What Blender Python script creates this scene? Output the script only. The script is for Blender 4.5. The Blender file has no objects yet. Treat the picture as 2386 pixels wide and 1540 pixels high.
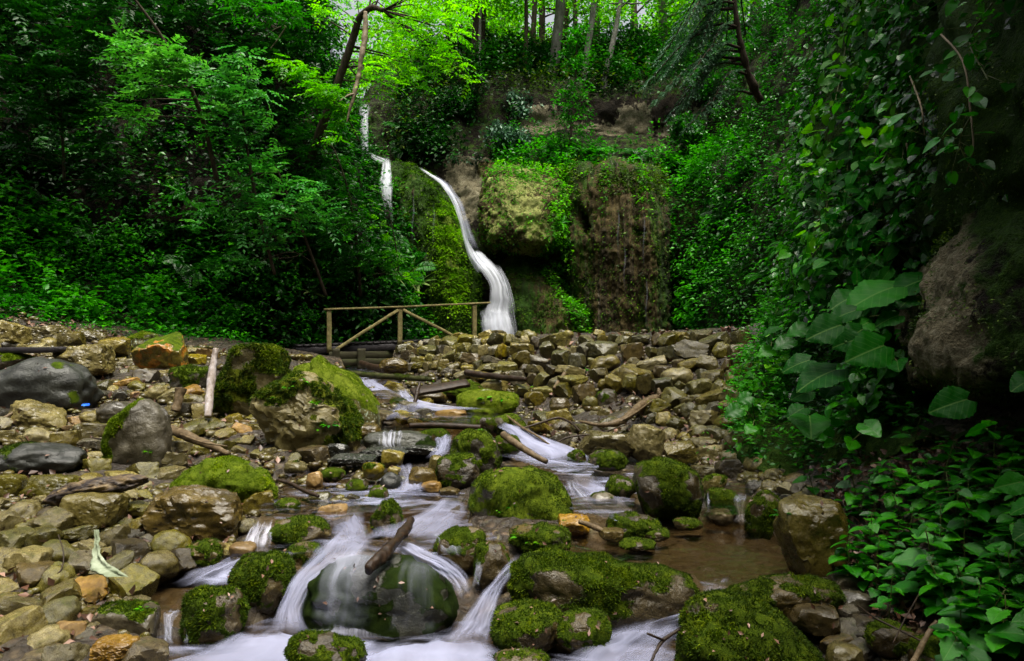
import bpy, math, random
import numpy as np
from mathutils import Vector
from mathutils.bvhtree import BVHTree

# ------------------------------------------------------------------ basics
SC = bpy.context.scene
COL = SC.collection
RNG = np.random.default_rng(7)
random.seed(7)
F = 1590.7            # focal length in units of a 2386 px wide picture
CZ = 1.75             # eye height above the lowest pool
TAU = math.tau


def P(px, py, Y):
    """a point at distance Y along the view direction, from picture measurements"""
    return ((px - 1193.0) / F * Y, Y, CZ + (770.0 - py) / F * Y)


def Pn(px, py, Y):
    px = np.asarray(px, float); py = np.asarray(py, float); Y = np.asarray(Y, float)
    return np.stack([(px - 1193.0) / F * Y, Y + 0 * px, CZ + (770.0 - py) / F * Y], -1)


def to_px(p):
    p = np.asarray(p, float)
    y = np.maximum(p[..., 1], 0.05)
    return 1193 + F * p[..., 0] / y, 770 - F * (p[..., 2] - CZ) / y


def _hash(ix, iy, iz, seed):
    h = (ix.astype(np.int64) * 374761393 + iy.astype(np.int64) * 668265263 + iz.astype(np.int64) * 2147483647 + seed * 1274126177) & 0xFFFFFFFF
    h = ((h ^ (h >> 13)) * 1274126177) & 0xFFFFFFFF
    h = ((h ^ (h >> 16)) * 2246822519) & 0xFFFFFFFF
    return ((h ^ (h >> 15)) & 0xFFFFFF) / float(0xFFFFFF)


def vnoise(p, seed=0):
    p = np.asarray(p, float)
    i = np.floor(p).astype(np.int64)
    f = p - i
    u = f * f * f * (f * (f * 6 - 15) + 10)
    r = 0
    for dx in (0, 1):
        for dy in (0, 1):
            for dz in (0, 1):
                w = (u[..., 0] if dx else 1 - u[..., 0]) * (u[..., 1] if dy else 1 - u[..., 1]) * (u[..., 2] if dz else 1 - u[..., 2])
                r = r + w * _hash(i[..., 0] + dx, i[..., 1] + dy, i[..., 2] + dz, seed)
    return r * 2 - 1


def fbm(p, octv=4, seed=0, gain=0.5, lac=2.03):
    a, s, q = 1.0, 0, np.asarray(p, float)
    for k in range(octv):
        s = s + a * vnoise(q, seed + k * 17)
        q = q * lac
        a *= gain
    return s


def inside(poly, px, py):
    px = np.asarray(px, float); py = np.asarray(py, float)
    r = np.zeros(px.shape, bool)
    n = len(poly)
    for k in range(n):
        x0, y0 = poly[k]; x1, y1 = poly[(k + 1) % n]
        if y0 == y1:
            continue
        c = ((y0 > py) != (y1 > py)) & (px < (x1 - x0) * (py - y0) / (y1 - y0) + x0)
        r ^= c
    return r


def norm(v):
    return v / np.maximum(np.linalg.norm(v, axis=-1, keepdims=True), 1e-9)


def sstep(a, b, x):
    t = np.clip((x - a) / (b - a), 0, 1)
    return t * t * (3 - 2 * t)


# ------------------------------------------------------------------ meshes and objects
def grid_faces(nu, nv, off=0):
    i = np.arange(nu - 1)[:, None]; j = np.arange(nv - 1)[None, :]
    a = i * nv + j
    return np.stack([a, a + nv, a + nv + 1, a + 1], -1).reshape(-1, 4) + off


def mk_mesh(name, verts, faces, mat=None, smooth=True, attrs=None, uv=None):
    """verts (N,3); faces (M,k) int array or list of such arrays"""
    me = bpy.data.meshes.new(name)
    verts = np.ascontiguousarray(verts, np.float32)
    if not isinstance(faces, list):
        faces = [faces]
    faces = [np.asarray(f, np.int32) for f in faces if len(f)]
    nl = sum(f.size for f in faces)
    npoly = sum(len(f) for f in faces)
    me.vertices.add(len(verts)); me.vertices.foreach_set("co", verts.ravel())
    me.loops.add(nl); me.polygons.add(npoly)
    me.loops.foreach_set("vertex_index", np.concatenate([f.ravel() for f in faces]))
    tot = np.concatenate([np.full(len(f), f.shape[1], np.int32) for f in faces])
    start = np.concatenate([[0], np.cumsum(tot)[:-1]]).astype(np.int32)
    me.polygons.foreach_set("loop_start", start)
    me.polygons.foreach_set("loop_total", tot)
    if smooth:
        me.polygons.foreach_set("use_smooth", np.ones(npoly, bool))
    for k, v in (attrs or {}).items():
        a = me.attributes.new(k, 'FLOAT', 'POINT')
        a.data.foreach_set("value", np.ascontiguousarray(v, np.float32))
    if uv is not None:
        l = me.uv_layers.new(name="flow")
        idx = np.concatenate([f.ravel() for f in faces])
        l.data.foreach_set("uv", np.ascontiguousarray(uv[idx], np.float32).ravel())
    if mat is not None:
        me.materials.append(MAT[mat] if isinstance(mat, str) else mat)
    me.update(calc_edges=True)
    me.validate()
    return me


def link(name, me, parent=None, loc=None):
    o = bpy.data.objects.new(name, me)
    COL.objects.link(o)
    if parent is not None:
        o.parent = parent
    if loc is not None:
        o.location = loc
    return o


def tag(o, label=None, cat=None, group=None, kind=None):
    if label: o["label"] = label
    if cat: o["category"] = cat
    if group: o["group"] = group
    if kind: o["kind"] = kind
    return o


def empty(name, loc=(0, 0, 0)):
    o = bpy.data.objects.new(name, None)
    COL.objects.link(o)
    o.location = loc
    o.empty_display_size = 0.1
    return o


# ico-sphere templates
_ico = {}


def ico(sub):
    if sub in _ico:
        return _ico[sub]
    import bmesh
    bm = bmesh.new()
    bmesh.ops.create_icosphere(bm, subdivisions=sub, radius=1.0)
    v = np.array([x.co[:] for x in bm.verts]); f = np.array([[q.index for q in p.verts] for p in bm.faces])
    bm.free()
    _ico[sub] = (norm(v), f)
    return _ico[sub]


def vnormals(v, f):
    n = np.zeros_like(v)
    fn = np.cross(v[f[:, 1]] - v[f[:, 0]], v[f[:, 2]] - v[f[:, 0]])
    for k in range(f.shape[1]):
        np.add.at(n, f[:, k], fn)
    return norm(n)


def sample_tris(v, f, n, rng, weight=None):
    """random points on a triangle (or quad) mesh -> positions, normals, barycentric picks (tri verts, weights)"""
    if f.shape[1] == 4:
        f = np.concatenate([f[:, :3], f[:, [0, 2, 3]]])
    a, b, c = v[f[:, 0]], v[f[:, 1]], v[f[:, 2]]
    cr = np.cross(b - a, c - a)
    ar = np.linalg.norm(cr, axis=1)
    if weight is not None:
        ar = ar * weight[f].mean(1)
    cs = np.cumsum(ar); cs /= cs[-1]
    t = np.minimum(np.searchsorted(cs, rng.random(n)), len(f) - 1)
    r1 = np.sqrt(rng.random(n)); r2 = rng.random(n)
    w = np.stack([1 - r1, r1 * (1 - r2), r1 * r2], 1)
    p = a[t] * w[:, :1] + b[t] * w[:, 1:2] + c[t] * w[:, 2:]
    return p, norm(cr)[t], f[t], w


# ------------------------------------------------------------------ leaves
LEAF = {
    # columns: along the leaf, across, lift ; faces as triangles
    'kite': (np.array([[0, 0, 0], [.42, .5, .10], [1, 0, -.12], [.42, -.5, .10]]), np.array([[0, 2, 1], [0, 3, 2]])),
    'blade': (np.array([[0, .5, 0], [1, 0, -.2], [0, -.5, 0]]), np.array([[0, 2, 1]])),
}


def _ovate(n, pw, serr=0.0, notch=0.0, droop=.22, cup=.16):
    t = np.linspace(0, 1, n)
    w = np.sin(np.pi * t ** pw) ** .8 * .5
    w[0] = 0; w[-1] = 0
    x = t.copy()
    if notch:
        w[0] = 0.16; x[0] = -notch; w[1] = max(w[1], .36); x[1] = -notch * .2
    sp = np.stack([np.clip(x, 0.0, 1), 0 * t, -droop * t ** 2], 1)
    L, R = [], []
    for k in range(n):
        s = 1 + serr * (1 if k % 2 else -1)
        L.append([x[k], w[k] * s, -droop * t[k] ** 2 + cup * w[k] * 2 * .5]); R.append([x[k], -w[k] * s, -droop * t[k] ** 2 + cup * w[k]])
    v = np.concatenate([sp, L, R]); f = []
    for k in range(n - 1):
        f += [[k, k + 1, n + k + 1], [k, n + k + 1, n + k], [k, 2 * n + k + 1, k + 1], [k, 2 * n + k, 2 * n + k + 1]]
    return v, np.array(f)


LEAF['ovate'] = _ovate(5, .75)
LEAF['serrate'] = _ovate(10, .62, .08, .07)
LEAF['heart'] = _ovate(10, .55, .03, .16, .18, .12)


def _broad(n=22, m=9, seed=1):
    """a large rippled heart shaped leaf"""
    t = np.linspace(0, 1, n)
    w = .52 * np.sin(np.pi * t ** .58) ** .75; w[0] = .17; w[1] = .30; w[-1] = .004
    w = w * (1 + .035 * np.cos(np.arange(n) * math.pi))
    s = np.linspace(-1, 1, m)
    back = -.17 * np.abs(s)[None] ** 1.2 * (1 - t[:, None]) ** 5
    x = t[:, None] + back + 0 * s[None]
    y = w[:, None] * s[None]
    z = .16 * np.abs(y) - .26 * t[:, None] ** 2 + .022 * np.sin(t[:, None] * 17 + np.abs(s)[None] * 2.5) * np.abs(s)[None] - .10 * np.abs(s)[None] ** 3 * w[:, None]
    return np.stack([x, y, z], -1).reshape(-1, 3), np.concatenate([grid_faces(n, m)[:, [0, 1, 2]], grid_faces(n, m)[:, [0, 2, 3]]])


LEAF['broad'] = _broad()
LEAF['strap'] = _ovate(7, .8, 0.05, 0, .5, .1)


def leaf_arrays(pos, axis, nrm, length, width, shape, rnd):
    tv, tf = LEAF[shape]
    n = len(pos)
    axis = norm(axis)
    nrm = nrm - (nrm * axis).sum(-1, keepdims=True) * axis
    nrm = norm(nrm)
    side = np.cross(nrm, axis)
    length = np.broadcast_to(np.asarray(length, float), (n,)); width = np.broadcast_to(np.asarray(width, float), (n,))
    v = (pos[:, None, :] + axis[:, None, :] * (tv[None, :, :1] * length[:, None, None]) + side[:, None, :] * (tv[None, :, 1:2] * (width * length)[:, None, None])
         + nrm[:, None, :] * (tv[None, :, 2:3] * length[:, None, None]))
    f = tf[None] + (np.arange(n) * len(tv))[:, None, None]
    return v.reshape(-1, 3), f.reshape(-1, 3), np.repeat(rnd, len(tv)), np.tile(np.abs(tv[:, 1]), n), np.tile(tv[:, 0], n)


class Leaves:
    """collects leaves, builds one mesh"""
    def __init__(s): s.v, s.f, s.r, s.x, s.y, s.n = [], [], [], [], [], 0

    def add(s, pos, axis, nrm, length, width=.55, shape='kite', rnd=None, rng=RNG):
        pos = np.asarray(pos, float)
        if len(pos) == 0: return
        if rnd is None: rnd = rng.random(len(pos))
        v, f, r, x, y = leaf_arrays(pos, np.asarray(axis, float), np.asarray(nrm, float), length, width, shape, rnd)
        s.v.append(v); s.f.append(f + s.n); s.r.append(r); s.x.append(x); s.y.append(y); s.n += len(v)

    def build(s, name, mat, smooth=False):
        return mk_mesh(name, np.concatenate(s.v), np.concatenate(s.f), mat, smooth, {'rnd': np.concatenate(s.r), 'across': np.concatenate(s.x), 'along': np.concatenate(s.y)})


def rand_dirs(n, rng):
    return norm(rng.normal(size=(n, 3)))


# ------------------------------------------------------------------ tubes
def catmull(pts, n):
    pts = np.asarray(pts, float)
    if len(pts) == 2:
        t = np.linspace(0, 1, n)[:, None]
        return pts[0] * (1 - t) + pts[1] * t
    q = np.concatenate([[2 * pts[0] - pts[1]], pts, [2 * pts[-1] - pts[-2]]])
    t = np.linspace(0, len(pts) - 1, n)
    i = np.minimum(t.astype(int), len(pts) - 2); u = (t - i)[:, None]
    p0, p1, p2, p3 = q[i], q[i + 1], q[i + 2], q[i + 3]
    return .5 * ((2 * p1) + (-p0 + p2) * u + (2 * p0 - 5 * p1 + 4 * p2 - p3) * u * u + (-p0 + 3 * p1 - 3 * p2 + p3) * u ** 3)


def tube(pts, radii, ns=10, n=None, rough=0.0, seed=0, cap=True):
    pts = np.asarray(pts, float)
    n = n or max(len(pts) * 4, 6)
    c = catmull(pts, n)
    r = np.interp(np.linspace(0, 1, n), np.linspace(0, 1, len(radii)), radii)
    t = norm(np.gradient(c, axis=0))
    up = np.tile(np.array([0.13, .21, 1.0]), (n, 1))
    up[np.abs((t * norm(up)).sum(1)) > .9] = [1.0, .1, .2]
    a = norm(np.cross(t, up)); b = np.cross(t, a)
    for k in range(1, n):   # keep frames continuous
        if (a[k] * a[k - 1]).sum() < 0: a[k] *= -1; b[k] *= -1
    th = np.linspace(0, TAU, ns, endpoint=False)
    d = a[:, None] * np.cos(th)[None, :, None] + b[:, None] * np.sin(th)[None, :, None]
    rr = np.repeat(r[:, None], ns, 1)
    if rough:
        rr = rr * (1 + rough * fbm((c[:, None] + d * r[:, None, None]) / max(np.mean(r) * 2.2, 1e-4), 3, seed))
    v = (c[:, None] + d * rr[..., None]).reshape(-1, 3)
    i = np.arange(n - 1)[:, None]; j = np.arange(ns)[None]
    f = np.stack([i * ns + j, i * ns + (j + 1) % ns, (i + 1) * ns + (j + 1) % ns, (i + 1) * ns + j], -1).reshape(-1, 4)
    fs = [f]
    if cap:
        v = np.concatenate([v, c[:1], c[-1:]]); m = n * ns
        k = np.arange(ns)
        fs.append(np.stack([np.full(ns, m), (k + 1) % ns, k], 1)); fs.append(np.stack([np.full(ns, m + 1), (n - 1) * ns + k, (n - 1) * ns + (k + 1) % ns], 1))
    return v, fs


class Mesh:
    def __init__(s): s.v, s.q, s.t, s.n = [], [], [], 0

    def add(s, v, fs):
        for f in (fs if isinstance(fs, list) else [fs]):
            f = np.asarray(f)
            (s.q if f.shape[1] == 4 else s.t).append(f + s.n)
        s.v.append(np.asarray(v)); s.n += len(v)

    def tube(s, *a, **k): s.add(*tube(*a, **k))

    def build(s, name, mat, smooth=True):
        fs = []
        if s.q: fs.append(np.concatenate(s.q))
        if s.t: fs.append(np.concatenate(s.t))
        return mk_mesh(name, np.concatenate(s.v), fs, mat, smooth)


def beam(p0, p1, w, h, bev=.12, seed=0, up=(0, 0, 1), n=10):
    """a sawn board from p0 to p1, w wide, h deep, edges eased and slightly uneven"""
    p0, p1 = np.array(p0, float), np.array(p1, float)
    t = norm(p1 - p0); up = np.array(up, float)
    a = norm(np.cross(t, up)); b = np.cross(a, t)
    e = bev * min(w, h)
    x, y = w / 2, h / 2
    prof = np.array([[-x + e, -y], [x - e, -y], [x, -y + e], [x, y - e], [x - e, y], [-x + e, y], [-x, y - e], [-x, -y + e]])
    s = np.linspace(0, 1, n)
    c = p0 + (p1 - p0) * s[:, None]
    wob = .06 * min(w, h) * np.stack([fbm(np.stack([s * 5, 0 * s + seed, 0 * s], 1), 3, seed), fbm(np.stack([s * 5, 0 * s + seed + 9, 0 * s], 1), 3, seed)], 1)
    v = c[:, None] + (prof[None, :, 0:1] + wob[:, None, 0:1]) * a + (prof[None, :, 1:2] + wob[:, None, 1:2]) * b
    v = v.reshape(-1, 3); ns = 8
    i = np.arange(n - 1)[:, None]; j = np.arange(ns)[None]
    f = np.stack([i * ns + j, i * ns + (j + 1) % ns, (i + 1) * ns + (j + 1) % ns, (i + 1) * ns + j], -1).reshape(-1, 4)
    k = np.arange(1, ns - 1)
    caps = np.concatenate([np.stack([0 * k, k + 1, k], 1), np.stack([0 * k, k, k + 1], 1) + (n - 1) * ns])
    return v, [f, caps]


# ------------------------------------------------------------------ materials
class M:
    def __init__(s, name):
        s.m = bpy.data.materials.new(name); s.m.use_nodes = True
        s.t = s.m.node_tree; s.t.nodes.clear()
        s.out = s.n('ShaderNodeOutputMaterial')

    def n(s, typ, ins=None, **kw):
        nd = s.t.nodes.new(typ)
        for k, v in kw.items(): setattr(nd, k, v)
        for k, v in (ins or {}).items(): s.set(nd.inputs[k], v)
        return nd

    def set(s, sock, v):
        if isinstance(v, bpy.types.NodeSocket): s.t.links.new(v, sock)
        elif isinstance(v, tuple) and len(v) == 3 and sock.type == 'RGBA': sock.default_value = (*v, 1)
        else: sock.default_value = v

    def coord(s, which='Object', scale=(1, 1, 1), rand=True):
        c = s.n('ShaderNodeTexCoord').outputs[which]
        mp = s.n('ShaderNodeMapping', {'Vector': c, 'Scale': scale})
        if rand:
            oi = s.n('ShaderNodeObjectInfo')
            mu = s.n('ShaderNodeMath', {0: oi.outputs['Random'], 1: 37.0}, operation='MULTIPLY')
            cb = s.n('ShaderNodeCombineXYZ', {0: mu.outputs[0], 1: mu.outputs[0], 2: mu.outputs[0]})
            s.set(mp.inputs['Location'], cb.outputs[0])
        return mp.outputs[0]

    def noise(s, vec, scale, detail=5, rough=.55, dist=0.0):
        return s.n('ShaderNodeTexNoise', {'Vector': vec, 'Scale': scale, 'Detail': float(detail), 'Roughness': rough, 'Distortion': dist}).outputs['Fac']

    def ramp(s, fac, stops, interp='LINEAR'):
        r = s.n('ShaderNodeValToRGB', {'Fac': fac}); e = r.color_ramp; e.interpolation = interp
        while len(e.elements) < len(stops): e.elements.new(.5)
        for el, (p, c) in zip(e.elements, stops):
            el.position = p; el.color = (*c, 1) if isinstance(c, tuple) else (c, c, c, 1)
        return r.outputs['Color']

    def mix(s, fac, a, b, mode='MIX'):
        m = s.n('ShaderNodeMix', data_type='RGBA', blend_type=mode)
        s.set(m.inputs[0], fac); s.set(m.inputs[6], a); s.set(m.inputs[7], b)
        return m.outputs[2]

    def math(s, op, a, b=0.0, clamp=False):
        return s.n('ShaderNodeMath', {0: a, 1: b}, operation=op, use_clamp=clamp).outputs[0]

    def attr(s, name):
        return s.n('ShaderNodeAttribute', attribute_name=name).outputs['Fac']

    def bump(s, h, strength=.5, dist=.02):
        return s.n('ShaderNodeBump', {'Height': h, 'Strength': strength, 'Distance': dist}).outputs[0]

    def smooth(s, x, lo, hi):
        return s.n('ShaderNodeMapRange', {'Value': x, 'From Min': lo, 'From Max': hi}, interpolation_type='SMOOTHSTEP').outputs[0]

    def pbsdf(s, color, rough=.5, spec=.5, normal=None, **kw):
        ins = {'Base Color': color, 'Roughness': rough, 'Specular IOR Level': spec}
        if normal is not None: ins['Normal'] = normal
        ins.update(kw)
        return s.n('ShaderNodeBsdfPrincipled', ins).outputs[0]

    def done(s, sh, disp=None):
        s.set(s.out.inputs['Surface'], sh)
        return s.m


def leaf_mat(name, c0, c1, c2, rough=.42, trans=.35, spec=.25, tcol=None, rib=0.0, vs=1.3):
    m = M(name)
    r = m.attr('rnd')
    col = m.ramp(r, [(0.0, c0), (.55, c1), (1.0, c2)])
    n = m.noise(m.coord('Object', rand=vs > 2), vs, 3)
    hs = m.n('ShaderNodeHueSaturation', {'Color': col, 'Value': m.n('ShaderNodeMapRange', {'Value': n, 'From Min': .25, 'From Max': .75, 'To Min': .55, 'To Max': 1.4}).outputs[0], 'Saturation': 1.1})
    col = hs.outputs[0]
    if rib:
        ac = m.attr('across')
        col = m.mix(m.math('MULTIPLY', m.math('SUBTRACT', 1.0, m.smooth(ac, .006, .028)), rib), col, m.mix(.5, col, (.22, .36, .10)))
        nb = m.noise(m.coord('Object', rand=False), 60, 4, .7)
        vp = m.math('FRACT', m.math('MULTIPLY', m.math('SUBTRACT', m.attr('along'), m.math('MULTIPLY', ac, .8)), 6.0))
        vl = m.math('SUBTRACT', 1.0, m.smooth(m.math('ABSOLUTE', m.math('SUBTRACT', vp, .5)), .0, .10))
        col = m.mix(m.math('MULTIPLY', vl, rib * .55), col, m.mix(.5, col, (.16, .30, .08)))
        col = m.mix(m.math('MULTIPLY', m.smooth(nb, .62, .72), .35), col, (.07, .10, .02))
        p = m.pbsdf(col, rough, spec, m.bump(m.math('ADD', nb, m.math('MULTIPLY', ac, 2.0)), .35, .01))
    else:
        p = m.pbsdf(col, rough, spec)
    tc = m.mix(1.0, col, tcol or (1.25, 1.5, .45), 'MULTIPLY')
    t = m.n('ShaderNodeBsdfTranslucent', {'Color': tc}).outputs[0]
    return m.done(m.n('ShaderNodeMixShader', {0: trans, 1: p, 2: t}).outputs[0])


def rock_mat(name, stops, rough=(.15, .42), scale=1.0, moss=((.012, .020, .002), (.045, .075, .004), (.13, .165, .007)), bump=.6, speck=.5, lichen=0.0, stain=None, strata=0.0):
    m = M(name)
    v = m.coord('Object')
    n1 = m.noise(v, 3.2 * scale, 6, .6, .4)
    n2 = m.noise(v, 17 * scale, 5, .65)
    n3 = m.noise(v, 70 * scale, 4, .7)
    a = m.math('ADD', m.math('MULTIPLY', n1, .75), m.math('MULTIPLY', n2, .25))
    col = m.ramp(a, stops)
    oi = m.n('ShaderNodeObjectInfo').outputs['Random']
    hs = m.n('ShaderNodeHueSaturation', {'Color': col, 'Value': m.n('ShaderNodeMapRange', {'Value': oi, 'To Min': .36, 'To Max': 1.05}).outputs[0], 'Saturation': m.n('ShaderNodeMapRange', {'Value': m.math('FRACT', m.math('MULTIPLY', oi, 13.7)), 'To Min': .88, 'To Max': 1.2}).outputs[0]})
    col = hs.outputs[0]
    sp = m.smooth(n3, .52, .68)
    col = m.mix(m.math('MULTIPLY', sp, speck), col, m.mix(.5, col, (.01, .008, .005)))
    if stain:
        ns = m.noise(v, 5 * scale, 4, .6, .8)
        col = m.mix(m.smooth(ns, .5, .62), col, stain)
    if lichen:
        nl = m.noise(v, 28 * scale, 3, .6)
        col = m.mix(m.math('MULTIPLY', m.smooth(nl, .55, .6), lichen), col, (.30, .36, .27))
    vd = m.mix(.22, v, m.n('ShaderNodeTexNoise', {'Vector': v, 'Scale': 4 * scale, 'Detail': 4.0}).outputs['Color'])
    vo = m.n('ShaderNodeTexVoronoi', {'Vector': vd, 'Scale': 4 * scale, 'Randomness': 1.0}, feature='DISTANCE_TO_EDGE').outputs['Distance']
    crack = m.math('SUBTRACT', 1.0, m.smooth(vo, 0.0, .05))
    hgt = m.math('ADD', m.math('MULTIPLY', n2, .55), m.math('MULTIPLY', n3, .22))
    crack = m.math('MULTIPLY', crack, m.smooth(m.noise(v, 2.1 * scale, 3, .6), .50, .64))
    hgt = m.math('SUBTRACT', hgt, m.math('MULTIPLY', crack, .09))
    if strata:
        wv = m.n('ShaderNodeTexWave', {'Vector': v, 'Scale': 5.0, 'Distortion': 6.0, 'Detail': 4.0}, bands_direction='Z').outputs['Fac']
        hgt = m.math('ADD', hgt, m.math('MULTIPLY', wv, strata))
        col = m.mix(m.math('MULTIPLY', wv, .35), col, m.mix(.6, col, (.02, .016, .01)))
    # moss: where the mesh says so, broken up by fine noise
    ma = m.attr('moss')
    mf = m.smooth(m.math('ADD', ma, m.math('MULTIPLY', m.math('SUBTRACT', m.noise(v, 26 * scale, 5, .7), .5), 1.1)), .38, .62)
    mc = m.ramp(m.math('ADD', m.math('MULTIPLY', m.noise(v, 9 * scale, 4, .6), .5), m.math('MULTIPLY', m.noise(v, 90 * scale, 3, .7), .5)), [(.3, moss[0]), (.5, moss[1]), (.72, moss[2])])
    mh = m.math('MULTIPLY', m.noise(v, 120 * scale, 4, .75), .8)
    col = m.mix(mf, col, mc)
    h = m.n('ShaderNodeMix', data_type='FLOAT'); m.set(h.inputs[0], mf); m.set(h.inputs[2], hgt); m.set(h.inputs[3], m.math('ADD', mh, .35))
    ro = m.n('ShaderNodeMapRange', {'Value': n2, 'From Min': .3, 'From Max': .7, 'To Min': rough[0], 'To Max': rough[1]}).outputs[0]
    ro = m.math('ADD', ro, m.math('MULTIPLY', mf, .5), True)
    spc = m.math('SUBTRACT', .55, m.math('MULTIPLY', mf, .5))
    return m.done(m.pbsdf(col, ro, spc, m.bump(h.outputs[0], bump, .035 / scale)))


OCHRE = [(.30, (.030, .022, .004)), (.45, (.108, .083, .016)), (.58, (.185, .148, .034)), (.75, (.29, .24, .085))]
TAN = [(.30, (.042, .031, .009)), (.45, (.13, .105, .034)), (.6, (.235, .195, .075)), (.75, (.38, .325, .16))]
GREY = [(.30, (.022, .018, .011)), (.46, (.060, .050, .030)), (.6, (.105, .090, .055)), (.75, (.17, .15, .10))]
BROWN = [(.30, (.014, .009, .003)), (.45, (.048, .033, .010)), (.6, (.095, .068, .021)), (.75, (.16, .122, .048))]
OLIVE = [(.30, (.022, .019, .004)), (.45, (.076, .066, .013)), (.6, (.135, .117, .025)), (.75, (.22, .195, .058))]
ORANGE = [(.28, (.08, .04, .01)), (.45, (.20, .115, .03)), (.6, (.31, .19, .055)), (.75, (.36, .27, .13))]
DARK = [(.30, (.009, .0095, .007)), (.46, (.022, .0235, .018)), (.6, (.042, .044, .035)), (.75, (.078, .08, .068))]
MAT = {}
MAT['ochre'] = rock_mat('ochre_stone', OCHRE, scale=2.2)
MAT['tan'] = rock_mat('tan_stone', TAN, scale=2.2)
MAT['grey'] = rock_mat('grey_stone', GREY, scale=2.2)
MAT['brown'] = rock_mat('brown_stone', BROWN, scale=2.2, rough=(.18, .5))
MAT['olive'] = rock_mat('olive_stone', OLIVE, scale=2.2)
MAT['orange'] = rock_mat('orange_stone', ORANGE, scale=2.0, rough=(.25, .55))
MAT['boulder_tan'] = rock_mat('tan_boulder', TAN, scale=1.2, strata=.0)
MAT['boulder_ochre'] = rock_mat('ochre_boulder', OCHRE, scale=1.3)
MAT['boulder_orange'] = rock_mat('orange_boulder', OCHRE, scale=1.4, stain=(.33, .13, .012))
MAT['boulder_grey'] = rock_mat('grey_boulder', GREY, scale=1.3, rough=(.2, .42), bump=.35, speck=.3)
MAT['boulder_dark'] = rock_mat('dark_boulder', DARK, scale=1.9, rough=(.26, .56), bump=.9)
MAT['moss_tan'] = rock_mat('mossy_tan_rock', TAN, scale=1.3, rough=(.3, .55), bump=.9, moss=((.03, .042, .004), (.085, .105, .008), (.18, .20, .014)))
MAT['boulder_brown'] = rock_mat('brown_boulder', BROWN, scale=1.3, rough=(.14, .42), strata=.25)
MAT['moss_rock'] = rock_mat('moss_rock', BROWN, scale=1.5, rough=(.2, .5), bump=.9)
MAT['moss_bright'] = rock_mat('bright_moss_rock', GREY, scale=1.3, rough=(.2, .5), bump=.9, moss=((.03, .05, .004), (.085, .125, .008), (.17, .215, .014)))
MAT['moss_lichen'] = rock_mat('lichen_rock', OLIVE, scale=1.0, rough=(.3, .6), lichen=.9, moss=((.03, .045, .004), (.09, .12, .009), (.17, .20, .02)))
MAT['boulder_wet'] = rock_mat('wet_grey_boulder', [(.30, (.008, .009, .005)), (.46, (.025, .027, .014)), (.6, (.050, .052, .030)), (.75, (.10, .10, .068))], scale=1.8, rough=(.26, .55), bump=1.0, moss=((.006, .013, .002), (.014, .026, .004), (.036, .056, .007)))
MAT['slate'] = rock_mat('slate', DARK, scale=2.0, rough=(.12, .35), strata=.4)


def plain(name, stops, scale=(1, 1, 1), sc=8, rough=.6, bump=.5, dist=.01, spec=.2, grain=None):
    m = M(name); v = m.coord('Object', scale)
    n = m.noise(v, sc, 6, .65, .3); n2 = m.noise(v, sc * 6, 4, .7)
    f = m.math('ADD', m.math('MULTIPLY', n, .7), m.math('MULTIPLY', n2, .3))
    return m.done(m.pbsdf(m.ramp(f, stops), rough, spec, m.bump(f, bump, dist)))


MAT['rail'] = plain('weathered_rail', [(.28, (.035, .035, .012)), (.42, (.13, .115, .042)), (.55, (.22, .185, .075)), (.72, (.36, .29, .13))], (3, 3, 3), 3.5, .7, .8, .012)
MAT['deckwood'] = plain('dark_deck_wood', [(.3, (.008, .007, .007)), (.5, (.022, .019, .02)), (.72, (.05, .045, .05))], (1, 6, 6), 3, .5, .8)
MAT['abutment'] = plain('abutment_board', [(.3, (.012, .010, .006)), (.5, (.035, .032, .016)), (.72, (.05, .065, .02))], (1, 1, 5), 2, .7, .8)
MAT['driftwood'] = plain('driftwood', [(.3, (.025, .016, .008)), (.5, (.09, .062, .032)), (.72, (.22, .165, .10))], (3, 3, 3), 6, .5, .9, .006)
MAT['wetwood'] = plain('wet_dark_wood', [(.3, (.005, .003, .0015)), (.5, (.018, .009, .004)), (.72, (.05, .027, .011))], (3, 3, 3), 7, .5, 1.0, .008, .3)
MAT['rotwood'] = plain('rotten_wood', [(.3, (.008, .007, .008)), (.46, (.035, .028, .028)), (.58, (.12, .085, .045)), (.72, (.28, .21, .11))], (2, 6, 9), 3, .35, 1.0, .012)
MAT['peeled'] = plain('peeled_log', [(.3, (.10, .072, .05)), (.46, (.30, .25, .22)), (.58, (.42, .38, .38)), (.72, (.56, .54, .60))], (6, 6, 2.2), 3, .5, .7, .008)
MAT['bark'] = plain('bark', [(.3, (.012, .008, .005)), (.5, (.04, .028, .017)), (.72, (.10, .075, .048))], (3, 3, .6), 5, .8, 1.0, .03)
MAT['bark_grey'] = plain('grey_bark', [(.3, (.04, .038, .03)), (.5, (.13, .125, .105)), (.72, (.27, .26, .235))], (2, 2, .8), 3, .8, .7, .02)
MAT['bark_moss'] = plain('mossy_bark', [(.3, (.012, .012, .004)), (.5, (.035, .036, .010)), (.72, (.07, .075, .02))], (2, 2, .8), 4, .8, .9, .02)
MAT['stem'] = plain('green_stem', [(.3, (.03, .04, .008)), (.6, (.09, .11, .03))], (1, 1, 1), 10, .5, .3)
MAT['twig'] = plain('pale_twig', [(.3, (.08, .06, .035)), (.6, (.22, .17, .11))], (1, 1, 1), 10, .6, .3)
MAT['cloth'] = plain('pale_cloth', [(.3, (.07, .08, .045)), (.5, (.17, .20, .13)), (.7, (.32, .36, .27))], (1, 1, 1), 5, .6, .6, .02)
MAT['bluefoil'] = plain('blue_plastic', [(.3, (.01, .03, .25)), (.55, (.02, .14, .75)), (.7, (.3, .5, .85))], (1, 1, 1), 12, .2, .6, .01)
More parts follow.
